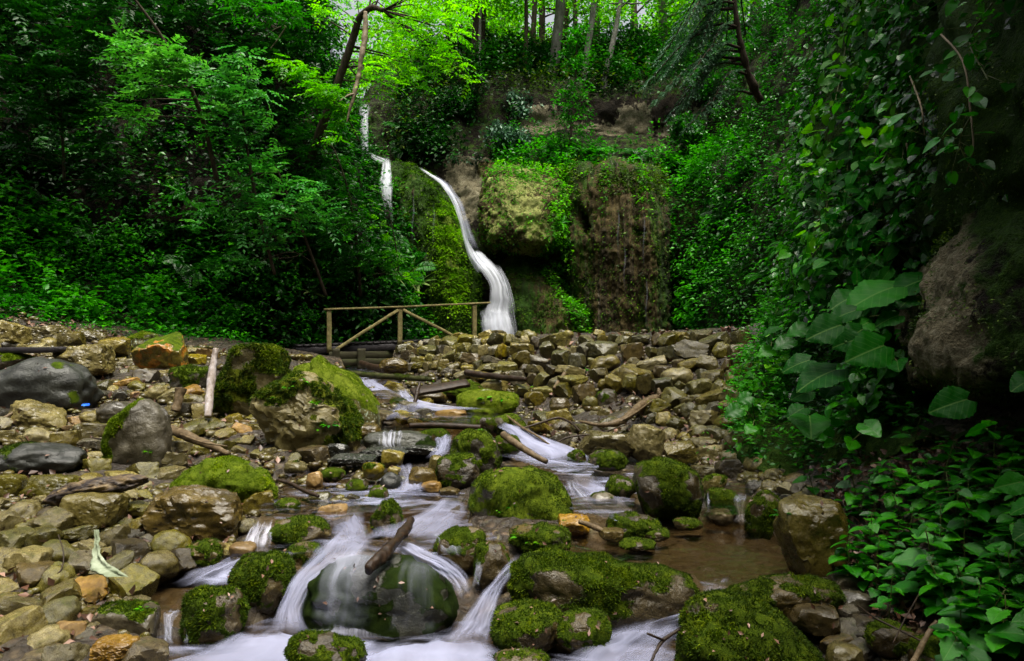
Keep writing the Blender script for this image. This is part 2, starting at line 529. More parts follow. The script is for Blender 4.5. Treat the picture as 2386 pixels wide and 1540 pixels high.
MAT['litter'] = leaf_mat('leaf_litter', (.035, .016, .009), (.10, .050, .032), (.27, .17, .13), .45, .08, .5, (1, 1, 1))
MAT['moss_fur'] = leaf_mat('moss_fur', (.009, .014, .002), (.032, .062, .004), (.15, .195, .009), .75, .25, .15, None, 0, 6.0)
MAT['moss_fur_bright'] = leaf_mat('moss_fur_bright', (.03, .055, .003), (.10, .16, .006), (.24, .30, .012), .75, .3, .15, None, 0, 6.0)
MAT['leaf_dark'] = leaf_mat('leaf_dark', (.003, .017, .003), (.008, .046, .006), (.024, .105, .012), .42, .2, .16)
MAT['leaf_mid'] = leaf_mat('leaf_mid', (.007, .044, .004), (.017, .115, .007), (.05, .225, .014), .34, .3, .4)
MAT['leaf_lush'] = leaf_mat('leaf_lush', (.009, .068, .004), (.022, .165, .007), (.06, .30, .016), .4, .35, .22)
MAT['leaf_bright'] = leaf_mat('leaf_bright', (.03, .14, .008), (.075, .27, .014), (.15, .38, .03), .45, .5)
MAT['leaf_canopy'] = leaf_mat('leaf_canopy', (.04, .19, .006), (.105, .34, .012), (.22, .48, .03), .5, .62)
MAT['leaf_blue'] = leaf_mat('leaf_blue', (.018, .090, .018), (.046, .20, .040), (.12, .34, .095), .4, .3, .25)
MAT['leaf_yew'] = leaf_mat('leaf_yew', (.022, .065, .036), (.068, .15, .09), (.17, .29, .20), .45, .15, .3, (1, 1.2, .8))
MAT['leaf_olive'] = leaf_mat('leaf_olive', (.015, .035, .005), (.045, .085, .010), (.12, .18, .03), .5, .3)
MAT['leaf_nettle'] = leaf_mat('leaf_nettle', (.010, .080, .007), (.026, .18, .014), (.07, .31, .03), .28, .28, .40, None, .4)
MAT['leaf_big'] = leaf_mat('leaf_big', (.005, .040, .005), (.011, .085, .009), (.035, .17, .022), .45, .35, .10, None, .6)
MAT['leaf_vine'] = leaf_mat('leaf_vine', (.020, .13, .007), (.055, .26, .014), (.15, .42, .03), .40, .4, .2, None, .3)
MAT['leaf_ivy'] = leaf_mat('leaf_ivy', (.003, .022, .003), (.018, .11, .008), (.06, .27, .018), .24, .35, .5, None, .3)
MAT['leaf_spray'] = leaf_mat('leaf_spray', (.028, .12, .018), (.065, .24, .040), (.15, .38, .10), .4, .35, .3)
MAT['moss_cliff'] = leaf_mat('moss_cliff', (.014, .036, .003), (.042, .105, .006), (.11, .22, .012), .75, .25, .12)
MAT['moss_vivid'] = leaf_mat('moss_vivid', (.06, .16, .004), (.14, .32, .008), (.26, .48, .02), .75, .3, .12)
MAT['leaf_pale'] = leaf_mat('leaf_pale', (.06, .14, .02), (.14, .24, .06), (.28, .36, .14), .45, .35)

# ================================================================== the ground
POOLS = {   # level above/below eye (Z - CZ), outline in picture measurements
    'lower': (-1.70, [(350, 1540), (372, 1480), (450, 1490), (540, 1478), (640, 1435), (760, 1440), (900, 1445), (1040, 1440), (1130, 1450), (1200, 1490), (1290, 1490), (1370, 1440), (1480, 1425), (1600, 1420), (1640, 1440), (1600, 1540), (1700, 1800), (100, 1800)]),
    'left': (-1.60, [(318, 1378), (345, 1345), (430, 1325), (520, 1305), (580, 1308), (575, 1345), (545, 1375), (470, 1400), (440, 1432), (385, 1430), (330, 1420)]),
    'central': (-1.42, [(540, 1262), (640, 1230), (700, 1200), (790, 1190), (850, 1180), (950, 1172), (1010, 1165), (1100, 1178), (1100, 1215), (1190, 1265), (1120, 1300), (1010, 1290), (930, 1292), (800, 1290), (700, 1300), (600, 1300)]),
    'right': (-1.45, [(1200, 1310), (1260, 1268), (1330, 1240), (1440, 1240), (1520, 1200), (1600, 1185), (1700, 1185), (1780, 1215), (1830, 1260), (1880, 1330), (1870, 1350), (1700, 1370), (1640, 1372), (1610, 1345), (1480, 1310), (1330, 1300), (1240, 1300)]),
    'upper': (-1.36, [(600, 1180), (630, 1120), (660, 1098), (760, 1090), (840, 1110), (930, 1120), (1000, 1135), (1090, 1145), (1100, 1195), (1000, 1190), (900, 1185), (760, 1215), (690, 1215), (600, 1200)]),
    'step': (-1.33, [(1290, 1095), (1400, 1100), (1480, 1095), (1500, 1120), (1480, 1180), (1440, 1215), (1330, 1190), (1280, 1120)]),
    'shelf': (-1.13, [(845, 1014), (850, 992), (900, 980), (960, 972), (1080, 980), (1150, 985), (1180, 1010), (1060, 1012), (960, 1010)]),
    'chute': (-1.22, [(1150, 985), (1200, 1000), (1260, 1040), (1330, 1060), (1400, 1085), (1370, 1115), (1280, 1095), (1200, 1075), (1165, 1030)]),
    'riffle': (-1.02, [(930, 968), (905, 935), (925, 915), (970, 930), (1040, 945), (1090, 955), (1200, 960), (1230, 980), (1100, 990), (1000, 985)]),
    'outlet': (-0.92, [(830, 905), (800, 876), (790, 850), (900, 850), (930, 885), (950, 910), (950, 935), (880, 930)]),
    'trickle': (-1.33, [(1640, 1165), (1700, 1120), (1740, 1110), (1760, 1150), (1745, 1200), (1640, 1205)]),
}


def pool_pts(name):
    z, poly = POOLS[name]
    return [((px - 1193) / F * (-z * F / (py - 770)), -z * F / (py - 770), CZ + z) for px, py in poly]


_g = [
    # stone field on the left bank
    (-500, 1540, 3.1), (-500, 1100, 5.2), (-500, 850, 9.5), (-500, 700, 12.5), (-300, 620, 14.5),
    (100, 1540, 3.35), (100, 1420, 3.75), (100, 1300, 4.25), (100, 1180, 5.0), (100, 1100, 5.7), (100, 1000, 7.0), (100, 940, 8.2), (100, 850, 10.5), (60, 780, 12.5), (0, 690, 14.5),
    (300, 1540, 3.45), (300, 1400, 3.95), (300, 1250, 4.7), (300, 1100, 6.0), (300, 1000, 7.4), (300, 900, 9.4), (300, 810, 12.4), (300, 770, 14.2),
    (520, 1230, 4.9), (560, 1130, 6.0), (560, 1000, 7.6), (540, 900, 9.7), (540, 830, 12.4), (600, 800, 15.5), (690, 1060, 6.8), (760, 900, 10.2), (760, 845, 13.0),
    # stream
    (450, 1540, 3.45), (700, 1540, 3.45), (1000, 1540, 3.45), (1400, 1540, 3.45), (1400, 1440, 4.0),
    (440, 1390, 4.05), (780, 1260, 4.6), (950, 1240, 4.78), (1080, 1230, 4.85), (900, 1160, 5.5), (760, 1130, 5.98), (1000, 1100, 6.4),
    (1500, 1270, 4.55), (1700, 1270, 4.55), (1650, 1200, 5.3), (1380, 1150, 5.5), (1350, 1090, 6.45), (900, 995, 7.9), (1000, 1000, 7.8), (1250, 1050, 6.9), (1180, 990, 8.2),
    (1050, 955, 8.7), (950, 925, 10.4), (860, 880, 13.2), (860, 845, 17.0), (860, 838, 20.0),
    # stone wall bank
    (1000, 870, 12.2), (1100, 905, 10.9), (1200, 950, 9.6), (1350, 985, 8.5), (1500, 1005, 7.9), (1620, 1020, 7.5), (1720, 1050, 6.9),
    (960, 805, 15.0), (1080, 800, 14.2), (1200, 795, 13.2), (1350, 795, 12.0), (1500, 797, 11.0), (1640, 797, 10.2), (1760, 785, 9.6), (1840, 770, 9.0),
    (1200, 800, 20.0), (1450, 800, 19.0), (1700, 790, 15.0), (1300, 805, 24.0), (700, 830, 19.0), (600, 830, 24), (1600, 800, 24),
    # right bank
    (1850, 1345, 4.0), (1950, 1250, 4.3), (1900, 1160, 5.0), (1800, 1130, 5.8), (1760, 1060, 6.6), (2050, 1450, 3.4), (2080, 1150, 4.35), (2386, 1540, 2.85), (2386, 1250, 3.35), (2300, 1080, 3.95), (2150, 1010, 4.6), (2600, 1100, 3.2), (3000, 1540, 2.3), (2000, 960, 6.4),
    (1700, 1540, 3.3), (1193, 2400, 1.6), (-400, 2400, 1.6), (2600, 2000, 1.6),
]
_gp = np.array([P(*g) for g in _g])
_gp[:, 2] -= np.where((_gp[:, 2] > -9), 0.03, 0)


class TPS:
    def __init__(s, xy, z, lam=0.004):
        n = len(xy); s.xy = xy
        K = s.k(np.linalg.norm(xy[:, None] - xy[None], axis=2)) + lam * np.eye(n)
        Pm = np.concatenate([np.ones((n, 1)), xy], 1)
        A = np.zeros((n + 3, n + 3)); A[:n, :n] = K; A[:n, n:] = Pm; A[n:, :n] = Pm.T
        s.w = np.linalg.solve(A, np.concatenate([z, [0, 0, 0]]))

    @staticmethod
    def k(r): return np.where(r > 1e-9, r * r * np.log(np.maximum(r, 1e-9)), 0)

    def __call__(s, xy):
        sh = xy.shape[:-1]; xy = xy.reshape(-1, 2); n = len(s.xy)
        out = np.zeros(len(xy))
        for i in range(0, len(xy), 20000):
            q = xy[i:i + 20000]
            out[i:i + 20000] = s.k(np.linalg.norm(q[:, None] - s.xy[None], axis=2)) @ s.w[:n] + s.w[n] + q @ s.w[n + 1:]
        return out.reshape(sh)


# the plan is squeezed logarithmically with distance so that near and far control points weigh alike
def _plan(X, Y):
    Y = np.maximum(Y, .5)
    return np.stack([X / Y * 6.0, np.log(Y) * 5.0], -1)


_tps = TPS(_plan(_gp[:, 0], _gp[:, 1]), _gp[:, 2])


def ground_z(X, Y):
    X = np.asarray(X, float); Y = np.asarray(Y, float)
    return _tps(_plan(X, Y))


_YS = np.concatenate([np.arange(1.8, 8, .03), np.arange(8, 24, .08)])


def at_ground(px, py):
    """where the sight line through a picture point meets the ground"""
    p = Pn(np.full(len(_YS), px), np.full(len(_YS), py), _YS)
    d = p[:, 2] - ground_z(p[:, 0], p[:, 1])
    k = np.nonzero(d < 0)[0]
    i = k[0] if len(k) else len(_YS) - 1
    return p[i]


def build_ground():
    Y = np.concatenate([np.arange(1.2, 3, .12), np.arange(3, 8.5, .045), np.arange(8.5, 16, .12), np.arange(16, 27, .4)])
    S = np.linspace(-1.45, 1.25, 330)
    YY, SS = np.meshgrid(Y, S, indexing='ij')
    X = SS * (YY + 1.0)
    Z = ground_z(X, YY)
    p = np.stack([X, YY, Z], -1)
    Z = Z + .05 * fbm(p * 1.7, 4, 3) + .018 * fbm(p * 9, 3, 5)
    p[..., 2] = Z
    px, py = to_px(p)
    wet = np.zeros_like(Z)
    for k, (z, poly) in POOLS.items():
        zz = CZ + z
        # test the column's point on the pool's own level
        qx = 1193 + F * X / YY; qy = 770 - F * z / YY
        m = inside(poly, qx, qy)
        Z = np.where(m, np.minimum(Z, zz - .07 - .03 * fbm(p * 6, 2, 8)), Z)
        wet = np.maximum(wet, m)
    p[..., 2] = Z
    m = M('creek_bed')
    v = m.coord('Object', rand=False)
    n1 = m.noise(v, 2.5, 6, .65); n2 = m.noise(v, 22, 6, .7)
    vo = m.n('ShaderNodeTexVoronoi', {'Vector': v, 'Scale': 16.0}, feature='F1')
    base = m.ramp(m.math('ADD', m.math('MULTIPLY', n1, .5), m.math('MULTIPLY', n2, .5)), [(.3, (.006, .004, .0025)), (.5, (.020, .013, .007)), (.7, (.055, .037, .018))])
    peb = m.mix(.75, vo.outputs['Color'], (.16, .115, .05))
    peb = m.mix(.85, peb, (.15, .105, .045))
    col = m.mix(m.smooth(n1, .48, .66), base, m.mix(1.0, peb, m.ramp(vo.outputs['Distance'], [(.2, 1.0), (.6, .15)]), 'MULTIPLY'))
    we = m.attr('wet')
    col = m.mix(m.math('MULTIPLY', we, .6), col, (.095, .068, .028))
    h = m.math('SUBTRACT', m.math('MULTIPLY', n2, .8), m.math('MULTIPLY', vo.outputs['Distance'], .8))
    mat = m.done(m.pbsdf(col, m.ramp(n2, [(.4, .25), (.6, .65)]), .5, m.bump(h, .9, .04)))
    me = mk_mesh('ground', p.reshape(-1, 3), grid_faces(*Z.shape)[:, ::-1], mat, True, {'wet': wet.ravel()})
    o = link('ground', me)
    tag(o, kind='structure')
    GSURF['ground'] = (p.reshape(-1, 3), grid_faces(*Z.shape)[:, ::-1])
    return o


GSURF = {}
GROUND = build_ground()


# ================================================================== cliffs and slopes
def loft(cols, nu, nv):
    """cols: list of columns, each a list of (px, py, Y); smooth surface through them"""
    C = np.array([[P(*q) for q in c] for c in cols])
    R = np.stack([catmull(c, nv) for c in C])              # along each column
    return np.stack([catmull(R[:, j], nu) for j in range(nv)], 1)


def grid_normals(V):
    du = np.gradient(V, axis=0); dv = np.gradient(V, axis=1)
    return norm(np.cross(du, dv))


def colpx(px, rows): return [(px, py, Y) for py, Y in rows]


def rough(V, amps, seed, flip=1):
    N = grid_normals(V) * flip
    d = 0
    for a, s, o in amps:
        d = d + a * fbm(V / s, o, seed + int(s * 10))
    return V + N * d[..., None]


def cliff_mat(name, soil, pale, groove=False):
    m = M(name)
    v = m.coord('Object', (1, 1, .35) if groove else (1, 1, 1), rand=False)
    n1 = m.noise(v, .9, 7, .62, .3); n2 = m.noise(v, 6, 6, .7); n3 = m.noise(v, 28, 4, .7); n4 = m.noise(m.coord('Object', rand=False), 55, 4, .75)
    f = m.math('ADD', m.math('MULTIPLY', n1, .55), m.math('MULTIPLY', n2, .45))
    col = m.ramp(f, soil)
    pa = m.smooth(m.math('ADD', m.attr('pale'), m.math('MULTIPLY', m.math('SUBTRACT', n2, .5), 1.6)), .42, .6)
    pc = m.ramp(m.math('ADD', m.math('MULTIPLY', n2, .5), m.math('MULTIPLY', n3, .5)), pale)
    col = m.mix(pa, col, pc)
    mo = m.smooth(m.math('ADD', m.attr('moss'), m.math('MULTIPLY', m.math('SUBTRACT', n2, .5), 1.5)), .40, .62)
    mcol = m.ramp(m.math('ADD', m.math('MULTIPLY', n3, .5), m.math('MULTIPLY', n1, .5)), [(.3, (.008, .022, .002)), (.5, (.026, .068, .004)), (.7, (.07, .135, .008))])
    br = m.attr('bright')
    mcol = m.mix(br, mcol, m.ramp(n3, [(.3, (.07, .13, .004)), (.7, (.20, .29, .015))]))
    col = m.mix(mo, col, mcol)
    h = m.math('ADD', m.math('MULTIPLY', n2, .9), m.math('ADD', m.math('MULTIPLY', n3, .35), m.math('MULTIPLY', n4, .25)))
    col = m.mix(m.math('MULTIPLY', m.smooth(n4, .50, .62), .35), col, m.mix(.8, col, (.006, .006, .004)))
    if groove:      # water stains running down
        vs = m.n('ShaderNodeMapping', {'Vector': m.n('ShaderNodeTexCoord').outputs['Object'], 'Scale': (4.5, 1.2, .22)}).outputs[0]
        st = m.noise(vs, 1.0, 5, .62, .3)
        col = m.mix(m.math('MULTIPLY', m.smooth(st, .47, .60), .8), col, m.mix(.75, col, (.010, .009, .008)))
        lt = m.noise(m.n('ShaderNodeMapping', {'Vector': vs, 'Scale': (2.6, 1, 1.1), 'Location': (7, 3, 1)}).outputs[0], 1.0, 4, .6)
        col = m.mix(m.math('MULTIPLY', m.smooth(lt, .60, .70), .45), col, (.17, .15, .12))
        h = m.math('ADD', h, m.math('MULTIPLY', st, 1.2))
    return m.done(m.pbsdf(col, m.math('ADD', .6, m.math('MULTIPLY', n3, .4)), .14, m.bump(h, 1.0, .16)))


SOIL = [(.3, (.004, .003, .0015)), (.48, (.011, .008, .004)), (.62, (.026, .018, .008)), (.75, (.055, .040, .018))]
TUFA = [(.3, (.014, .009, .003)), (.46, (.050, .036, .012)), (.6, (.11, .082, .030)), (.75, (.19, .15, .075))]
PALE = [(.3, (.05, .042, .022)), (.5, (.19, .165, .10)), (.7, (.40, .37, .26))]
GREENPALE = [(.3, (.11, .12, .02)), (.5, (.26, .28, .08)), (.7, (.42, .43, .19))]
M_SOIL = cliff_mat('hillside_soil', SOIL, PALE)
M_CLIFF = cliff_mat('limestone_cliff', SOIL, PALE)
M_TUFA = cliff_mat('tufa', TUFA, GREENPALE, True)
M_BLOCK = cliff_mat('mossy_block', TUFA, GREENPALE)

SURF = dict(GSURF)


def surface(name, V, mat, pale=None, moss=None, bright=None, kind='structure', label=None, cat=None, smooth=True):
    nu, nv = V.shape[:2]
    z = np.zeros((nu, nv))
    f = grid_faces(nu, nv)
    me = mk_mesh(name, V.reshape(-1, 3), f, mat, smooth, {'pale': (z if pale is None else pale).ravel(), 'moss': (z if moss is None else moss).ravel(), 'bright': (z if bright is None else bright).ravel()})
    o = link(name, me)
    tag(o, label, cat, None, kind)
    SURF[name] = (V.reshape(-1, 3), f)
    return o


# ---- left hillside: rises out of the stone field and turns away behind the footbridge
HL = [
    colpx(-1100, [(950, 6), (700, 8), (400, 9), (100, 10), (-300, 11), (-900, 12)]),
    colpx(-500, [(900, 10), (700, 12), (430, 13.5), (200, 14.5), (-150, 15.5), (-600, 17)]),
    colpx(0, [(820, 13.2), (640, 14.8), (420, 16), (200, 17), (-60, 18), (-450, 19.5)]),
    colpx(300, [(840, 14.2), (650, 16), (430, 17), (200, 18), (-60, 19), (-450, 20.5)]),
    colpx(500, [(850, 15.7), (650, 17), (450, 17.6), (220, 18.6), (-60, 20), (-420, 22)]),
    colpx(690, [(860, 17.6), (660, 18.2), (460, 18.6), (230, 19.6), (-20, 21.5), (-300, 24)]),
    colpx(755, [(860, 18.3), (660, 18.6), (460, 19), (290, 19.8), (160, 21.5), (60, 24)]),
    colpx(808, [(860, 18.7), (660, 19), (490, 19.3), (390, 20.2), (330, 21.8), (300, 25)]),
    colpx(880, [(870, 19.1), (720, 19.2), (600, 19.6), (530, 20.6), (480, 22), (430, 25)]),
    colpx(945, [(880, 19.5), (780, 19.7), (705, 20.1), (660, 21), (620, 22), (580, 25)]),
    colpx(968, [(890, 20.5), (825, 21), (790, 21.6), (760, 22.4), (740, 23), (710, 25)]),
]
V = loft(HL, 240, 150)
V = rough(V, [(.55, 2.6, 4), (.18, .6, 3)], 11)
px, py = to_px(V)
surface('hillside', V, M_SOIL, pale=.55 * np.exp(-((px - 490) / 40) ** 2 - ((py - 730) / 60) ** 2), moss=.34 + 0 * px)

# ---- the back wall of the gorge with the shelf, the pale limestone band and the ridge
B = [
    colpx(760, [(850, 24), (650, 24.2), (480, 24.6), (390, 25), (350, 26), (290, 27.5), (250, 29.5), (225, 32), (205, 36)]),
    colpx(848, [(850, 23.4), (650, 23.5), (480, 23.8), (375, 24.2), (362, 24.7), (300, 25.2), (258, 25.7), (252, 29), (246, 34)]),
    colpx(900, [(850, 23.2), (650, 23.3), (490, 23.6), (400, 24), (355, 24.6), (285, 25.2), (225, 26), (185, 29), (150, 34)]),
    colpx(1050, [(850, 23), (650, 23.1), (520, 23.4), (430, 23.8), (370, 24.2), (295, 25), (215, 26.2), (160, 29), (118, 34)]),
    colpx(1200, [(850, 22.6), (650, 22.8), (540, 22.9), (440, 23), (360, 24.4), (305, 25.4), (225, 25.6), (165, 28.5), (112, 34)]),
    colpx(1350, [(850, 22.2), (650, 22.4), (540, 22.5), (430, 22.7), (345, 24.6), (315, 25.6), (225, 25.7), (160, 28.5), (108, 33)]),
    colpx(1500, [(850, 21.6), (650, 21.7), (540, 21.8), (440, 22), (350, 24.4), (325, 25.3), (222, 25.3), (160, 28), (105, 32)]),
    colpx(1600, [(850, 20.0), (650, 20.2), (530, 20.6), (440, 21.2), (350, 23.6), (325, 24.6), (222, 24.8), (150, 27), (95, 31)]),
    colpx(1720, [(850, 17.0), (650, 17.4), (520, 18.0), (420, 19), (345, 21), (315, 22), (225, 22.6), (140, 25), (70, 29)]),
    colpx(1850, [(850, 13.5), (650, 14), (510, 14.6), (400, 15.6), (310, 17), (260, 17.8), (180, 18.6), (60, 20), (-60, 23)]),
    colpx(2000, [(880, 11.5), (650, 12), (500, 12.5), (380, 13.4), (270, 14.4), (200, 15), (80, 16), (-80, 17), (-300, 19)]),
]
V = loft(B, 260, 230)
px, py = to_px(V)
V = rough(V, [(.32, 2.2, 4), (.12, .5, 3)], 31)
band = sstep(225, 255, py) * (1 - sstep(315, 335, py)) * sstep(1150, 1240, px) * (1 - sstep(1600, 1700, px))
patch = sstep(1010, 1050, px) * (1 - sstep(1140, 1200, px)) * sstep(345, 380, py) * (1 - sstep(500, 540, py))
surface('rock_wall', V, M_CLIFF, pale=band * np.clip(.25 + .55 * sstep(230, 320, py) + .55 * fbm(np.stack([V[..., 0] * 1.1, V[..., 1] * 0, V[..., 2] * .5], -1), 3, 35), 0, 1) + .70 * patch, moss=.46 - .4 * band - .3 * patch)

# ---- plateau carrying the wood, behind the ridge line
V = loft([colpx(300, [(150, 34), (130, 42), (120, 60)]), colpx(800, [(205, 34), (170, 42), (140, 60)]), colpx(1150, [(118, 33), (115, 42), (110, 60)]), colpx(1500, [(108, 31), (108, 42), (105, 60)]), colpx(1800, [(20, 27), (60, 42), (80, 60)]), colpx(2300, [(-100, 22), (20, 40), (60, 60)])], 60, 30)
V = rough(V, [(.4, 3, 3)], 41)
surface('terrain', V, M_SOIL)

# ---- right-hand cliff; its unseen top row is added, leaning in to shade the bank
RC = [
    [(1800, 1010, 10), (1850, 850, 11), (1900, 650, 11.5), (1950, 420, 12), (1990, 150, 13), (2030, -150, 14), (2030, -600, 13)],
    [(1745, 1010, 8.2), (1790, 850, 8.6), (1850, 650, 9), (1900, 420, 9.6), (1950, 150, 10.4), (1990, -150, 11), (1960, -700, 10.4)],
    [(1765, 1090, 6.6), (1815, 900, 6.9), (1885, 700, 7), (1930, 450, 7.4), (1975, 200, 7.9), (2015, -150, 8.6), (1950, -750, 8.0)],
    [(1890, 1120, 5.6), (1940, 930, 5.8), (2010, 730, 5.8), (2050, 480, 6.0), (2085, 220, 6.3), (2130, -150, 6.8), (2060, -900, 6.2)],
    [(2050, 1090, 4.8), (2090, 950, 5.1), (2120, 760, 5.2), (2150, 520, 5.2), (2200, 250, 5.1), (2230, -150, 5.0), (2150, -1000, 5.0)],
    [(2250, 1060, 4.3), (2260, 960, 4.9), (2260, 800, 5.0), (2270, 520, 4.6), (2310, 220, 4.1), (2350, -200, 3.8), (2250, -1200, 3.9)],
    [(2500, 1080, 3.6), (2500, 950, 4.1), (2500, 800, 4.1), (2520, 500, 3.7), (2540, 200, 3.2), (2560, -250, 2.7), (2400, -1500, 2.9)],
    [(3300, 1300, 2.4), (3300, 1000, 2.6), (3300, 800, 2.6), (3300, 500, 2.4), (3200, 100, 2.1), (3100, -400, 1.9), (2900, -1900, 1.9)],
    [(6500, 2200, 1.0), (6500, 1500, 1.0), (6500, 900, 1.0), (6500, 300, 1.0), (6000, -500, .95), (5600, -1500, .9), (3500, -4000, 1.0)],
]
V = loft(RC, 230, 170)
px, py = to_px(V)
V = rough(V, [(.26, 1.3, 4), (.07, .3, 3)], 51)
bulge = np.exp(-((px - 2150) / 90) ** 2 - ((py - 330) / 110) ** 2)
surface('right_cliff', V, M_CLIFF, pale=.42 * np.exp(-((px - 2260) / 60) ** 2 - ((py - 420) / 60) ** 2), moss=.80 + .25 * bulge)

# ---- unseen slopes added behind and beside the viewer to shut out the low sky
V = np.array([[[math.cos(a) * (r + 3 * math.sin(a * 3)), 3.0 + math.sin(a) * r * .75, CZ - 2.6 + h] for r, h in ((6.5, 0), (8, 2.4), (9, 5), (10.5, 8.5), (13, 12.5), (18, 17))] for a in np.linspace(math.radians(172), math.radians(385), 60)])
V = np.stack([catmull(c, 40) for c in V])
V = rough(V, [(.7, 3, 3)], 47)
surface('hills', V[::-1], M_SOIL, moss=.5 + 0 * V[..., 0])

# ---- rock masses standing in front of the back wall


def face_mass(name, cols, nu, nv, amps, seed, mat, label, cat, groove=None, **attrs):
    V = loft([c[::-1] for c in cols], nu, nv)
    px, py = to_px(V)
    N = grid_normals(V)
    if groove:
        V = V + N * groove(V, px, py)[..., None]
    V = rough(V, amps, seed)
    kw = {k: fn(px, py, V) for k, fn in attrs.items()}
    return surface(name, V, mat, kind='thing', label=label, cat=cat, **kw)


# mossy dome the water runs over
DOME = [
    [(872, 380, 24.5), (862, 450, 24.2), (868, 560, 24), (880, 680, 24), (890, 860, 24)],
    [(880, 371, 24.2), (882, 430, 23.2), (900, 540, 22.5), (930, 680, 22.2), (950, 860, 22)],
    [(915, 370, 23.9), (930, 420, 22.6), (955, 540, 21.6), (985, 680, 21.1), (1000, 860, 20.8)],
    [(950, 378, 23.7), (975, 425, 22.4), (1010, 540, 21.3), (1040, 680, 20.8), (1050, 860, 20.5)],
    [(975, 396, 23.6), (1018, 455, 22.5), (1055, 560, 21.5), (1085, 690, 21.0), (1090, 860, 20.7)],
    [(990, 405, 23.8), (1040, 470, 23), (1078, 575, 22.2), (1112, 690, 21.7), (1120, 860, 21.4)],
    [(1000, 412, 24.4), (1050, 480, 24), (1088, 580, 23.4), (1125, 690, 23), (1135, 860, 23)],
]
dgroove = lambda V, px, py: .10 * fbm(np.stack([V[..., 0] * 2.6, V[..., 1] * .6, V[..., 2] * .25], -1), 4, 61)
face_mass('tufa_dome', DOME, 160, 220, [(.12, .9, 3), (.05, .22, 3), (.025, .08, 2)], 61, M_TUFA, 'tall rounded rock dome coated in dark green moss beside the white fall', 'rock face', dgroove,
          moss=lambda px, py, V: .98 + .14 * fbm(np.stack([V[..., 0] * 2.2, V[..., 1] * 0, V[..., 2] * .22], -1), 3, 62) - .35 * np.exp(-((px - (960 + (py - 400) * .06)) / 9) ** 2) - .25 * np.exp(-((px - (1005 + (py - 450) * .05)) / 8) ** 2),
          bright=lambda px, py, V: np.exp(-((px - (1040 + (py - 540) * .12)) / 26) ** 2) * sstep(470, 530, py) * (1 - sstep(640, 760, py)))

# pale moss-green block hanging over a dark hollow
BLOCK = [
    [(1120, 372, 24.4), (1120, 470, 23.5), (1122, 500, 23.3), (1125, 530, 23.2), (1128, 560, 23.4), (1135, 580, 24)],
    [(1132, 372, 24.4), (1132, 425, 22.6), (1135, 470, 21.6), (1135, 520, 21.2), (1138, 560, 21.2), (1150, 583, 22.4)],
    [(1165, 372, 24.4), (1165, 405, 22.4), (1170, 460, 21.1), (1175, 520, 20.7), (1180, 568, 20.7), (1190, 588, 22.0)],
    [(1215, 372, 24.4), (1215, 400, 22.3), (1225, 460, 20.9), (1230, 520, 20.5), (1232, 575, 20.6), (1235, 596, 22.2)],
    [(1265, 372, 24.4), (1265, 402, 22.4), (1275, 460, 21.1), (1278, 520, 20.7), (1276, 568, 20.9), (1268, 590, 22.4)],
    [(1300, 372, 24.4), (1300, 410, 22.6), (1312, 460, 21.8), (1314, 520, 21.6), (1310, 560, 21.8), (1300, 580, 22.8)],
    [(1318, 372, 24.4), (1345, 420, 22.9), (1352, 460, 22.6), (1350, 510, 22.5), (1345, 570, 22.6), (1340, 620, 23)],
]
face_mass('overhanging_block', BLOCK, 130, 130, [(.12, .9, 4), (.08, .25, 3), (.03, .09, 2)], 71, M_BLOCK, 'pale yellow green overhanging rock block above a dark hollow', 'rock block',
          pale=lambda px, py, V: .44 + .34 * np.exp(-((px - 1236 - (py - 500) * .22) / 34) ** 2 - ((py - 500) / 85) ** 2) + .22 * fbm(V * 1.3, 4, 74), moss=lambda px, py, V: .36 + .1 * fbm(V * 1.2, 3, 72), bright=lambda px, py, V: .55 + 0 * px)

# brown rib under the block, right of the lower fall
RIB = [
    [(1160, 610, 24), (1175, 660, 23), (1185, 740, 22.8), (1190, 860, 22.8)],
    [(1175, 604, 22.6), (1188, 650, 21.6), (1198, 740, 20.9), (1205, 860, 20.6)],
    [(1215, 590, 22.2), (1240, 650, 21), (1255, 740, 20.3), (1265, 860, 20)],
    [(1250, 586, 22.2), (1290, 680, 21.2), (1320, 750, 20.5), (1340, 860, 20.2)],
    [(1295, 580, 22.3), (1320, 680, 21.8), (1370, 750, 21.1), (1400, 860, 20.8)],
    [(1345, 585, 22.8), (1340, 680, 23.2), (1400, 750, 22.6), (1430, 860, 22.6)],
]
face_mass('rock_rib', RIB, 80, 80, [(.16, .8, 4), (.05, .2, 3)], 81, M_TUFA, 'brown mossy rock rib to the right of the fall foot', 'rock rib',
          moss=lambda px, py, V: .46 + .25 * fbm(V * .9, 3, 82) + .3 * np.exp(-((px - 1215) / 30) ** 2), bright=lambda px, py, V: .5 * sstep(1270, 1330, px))

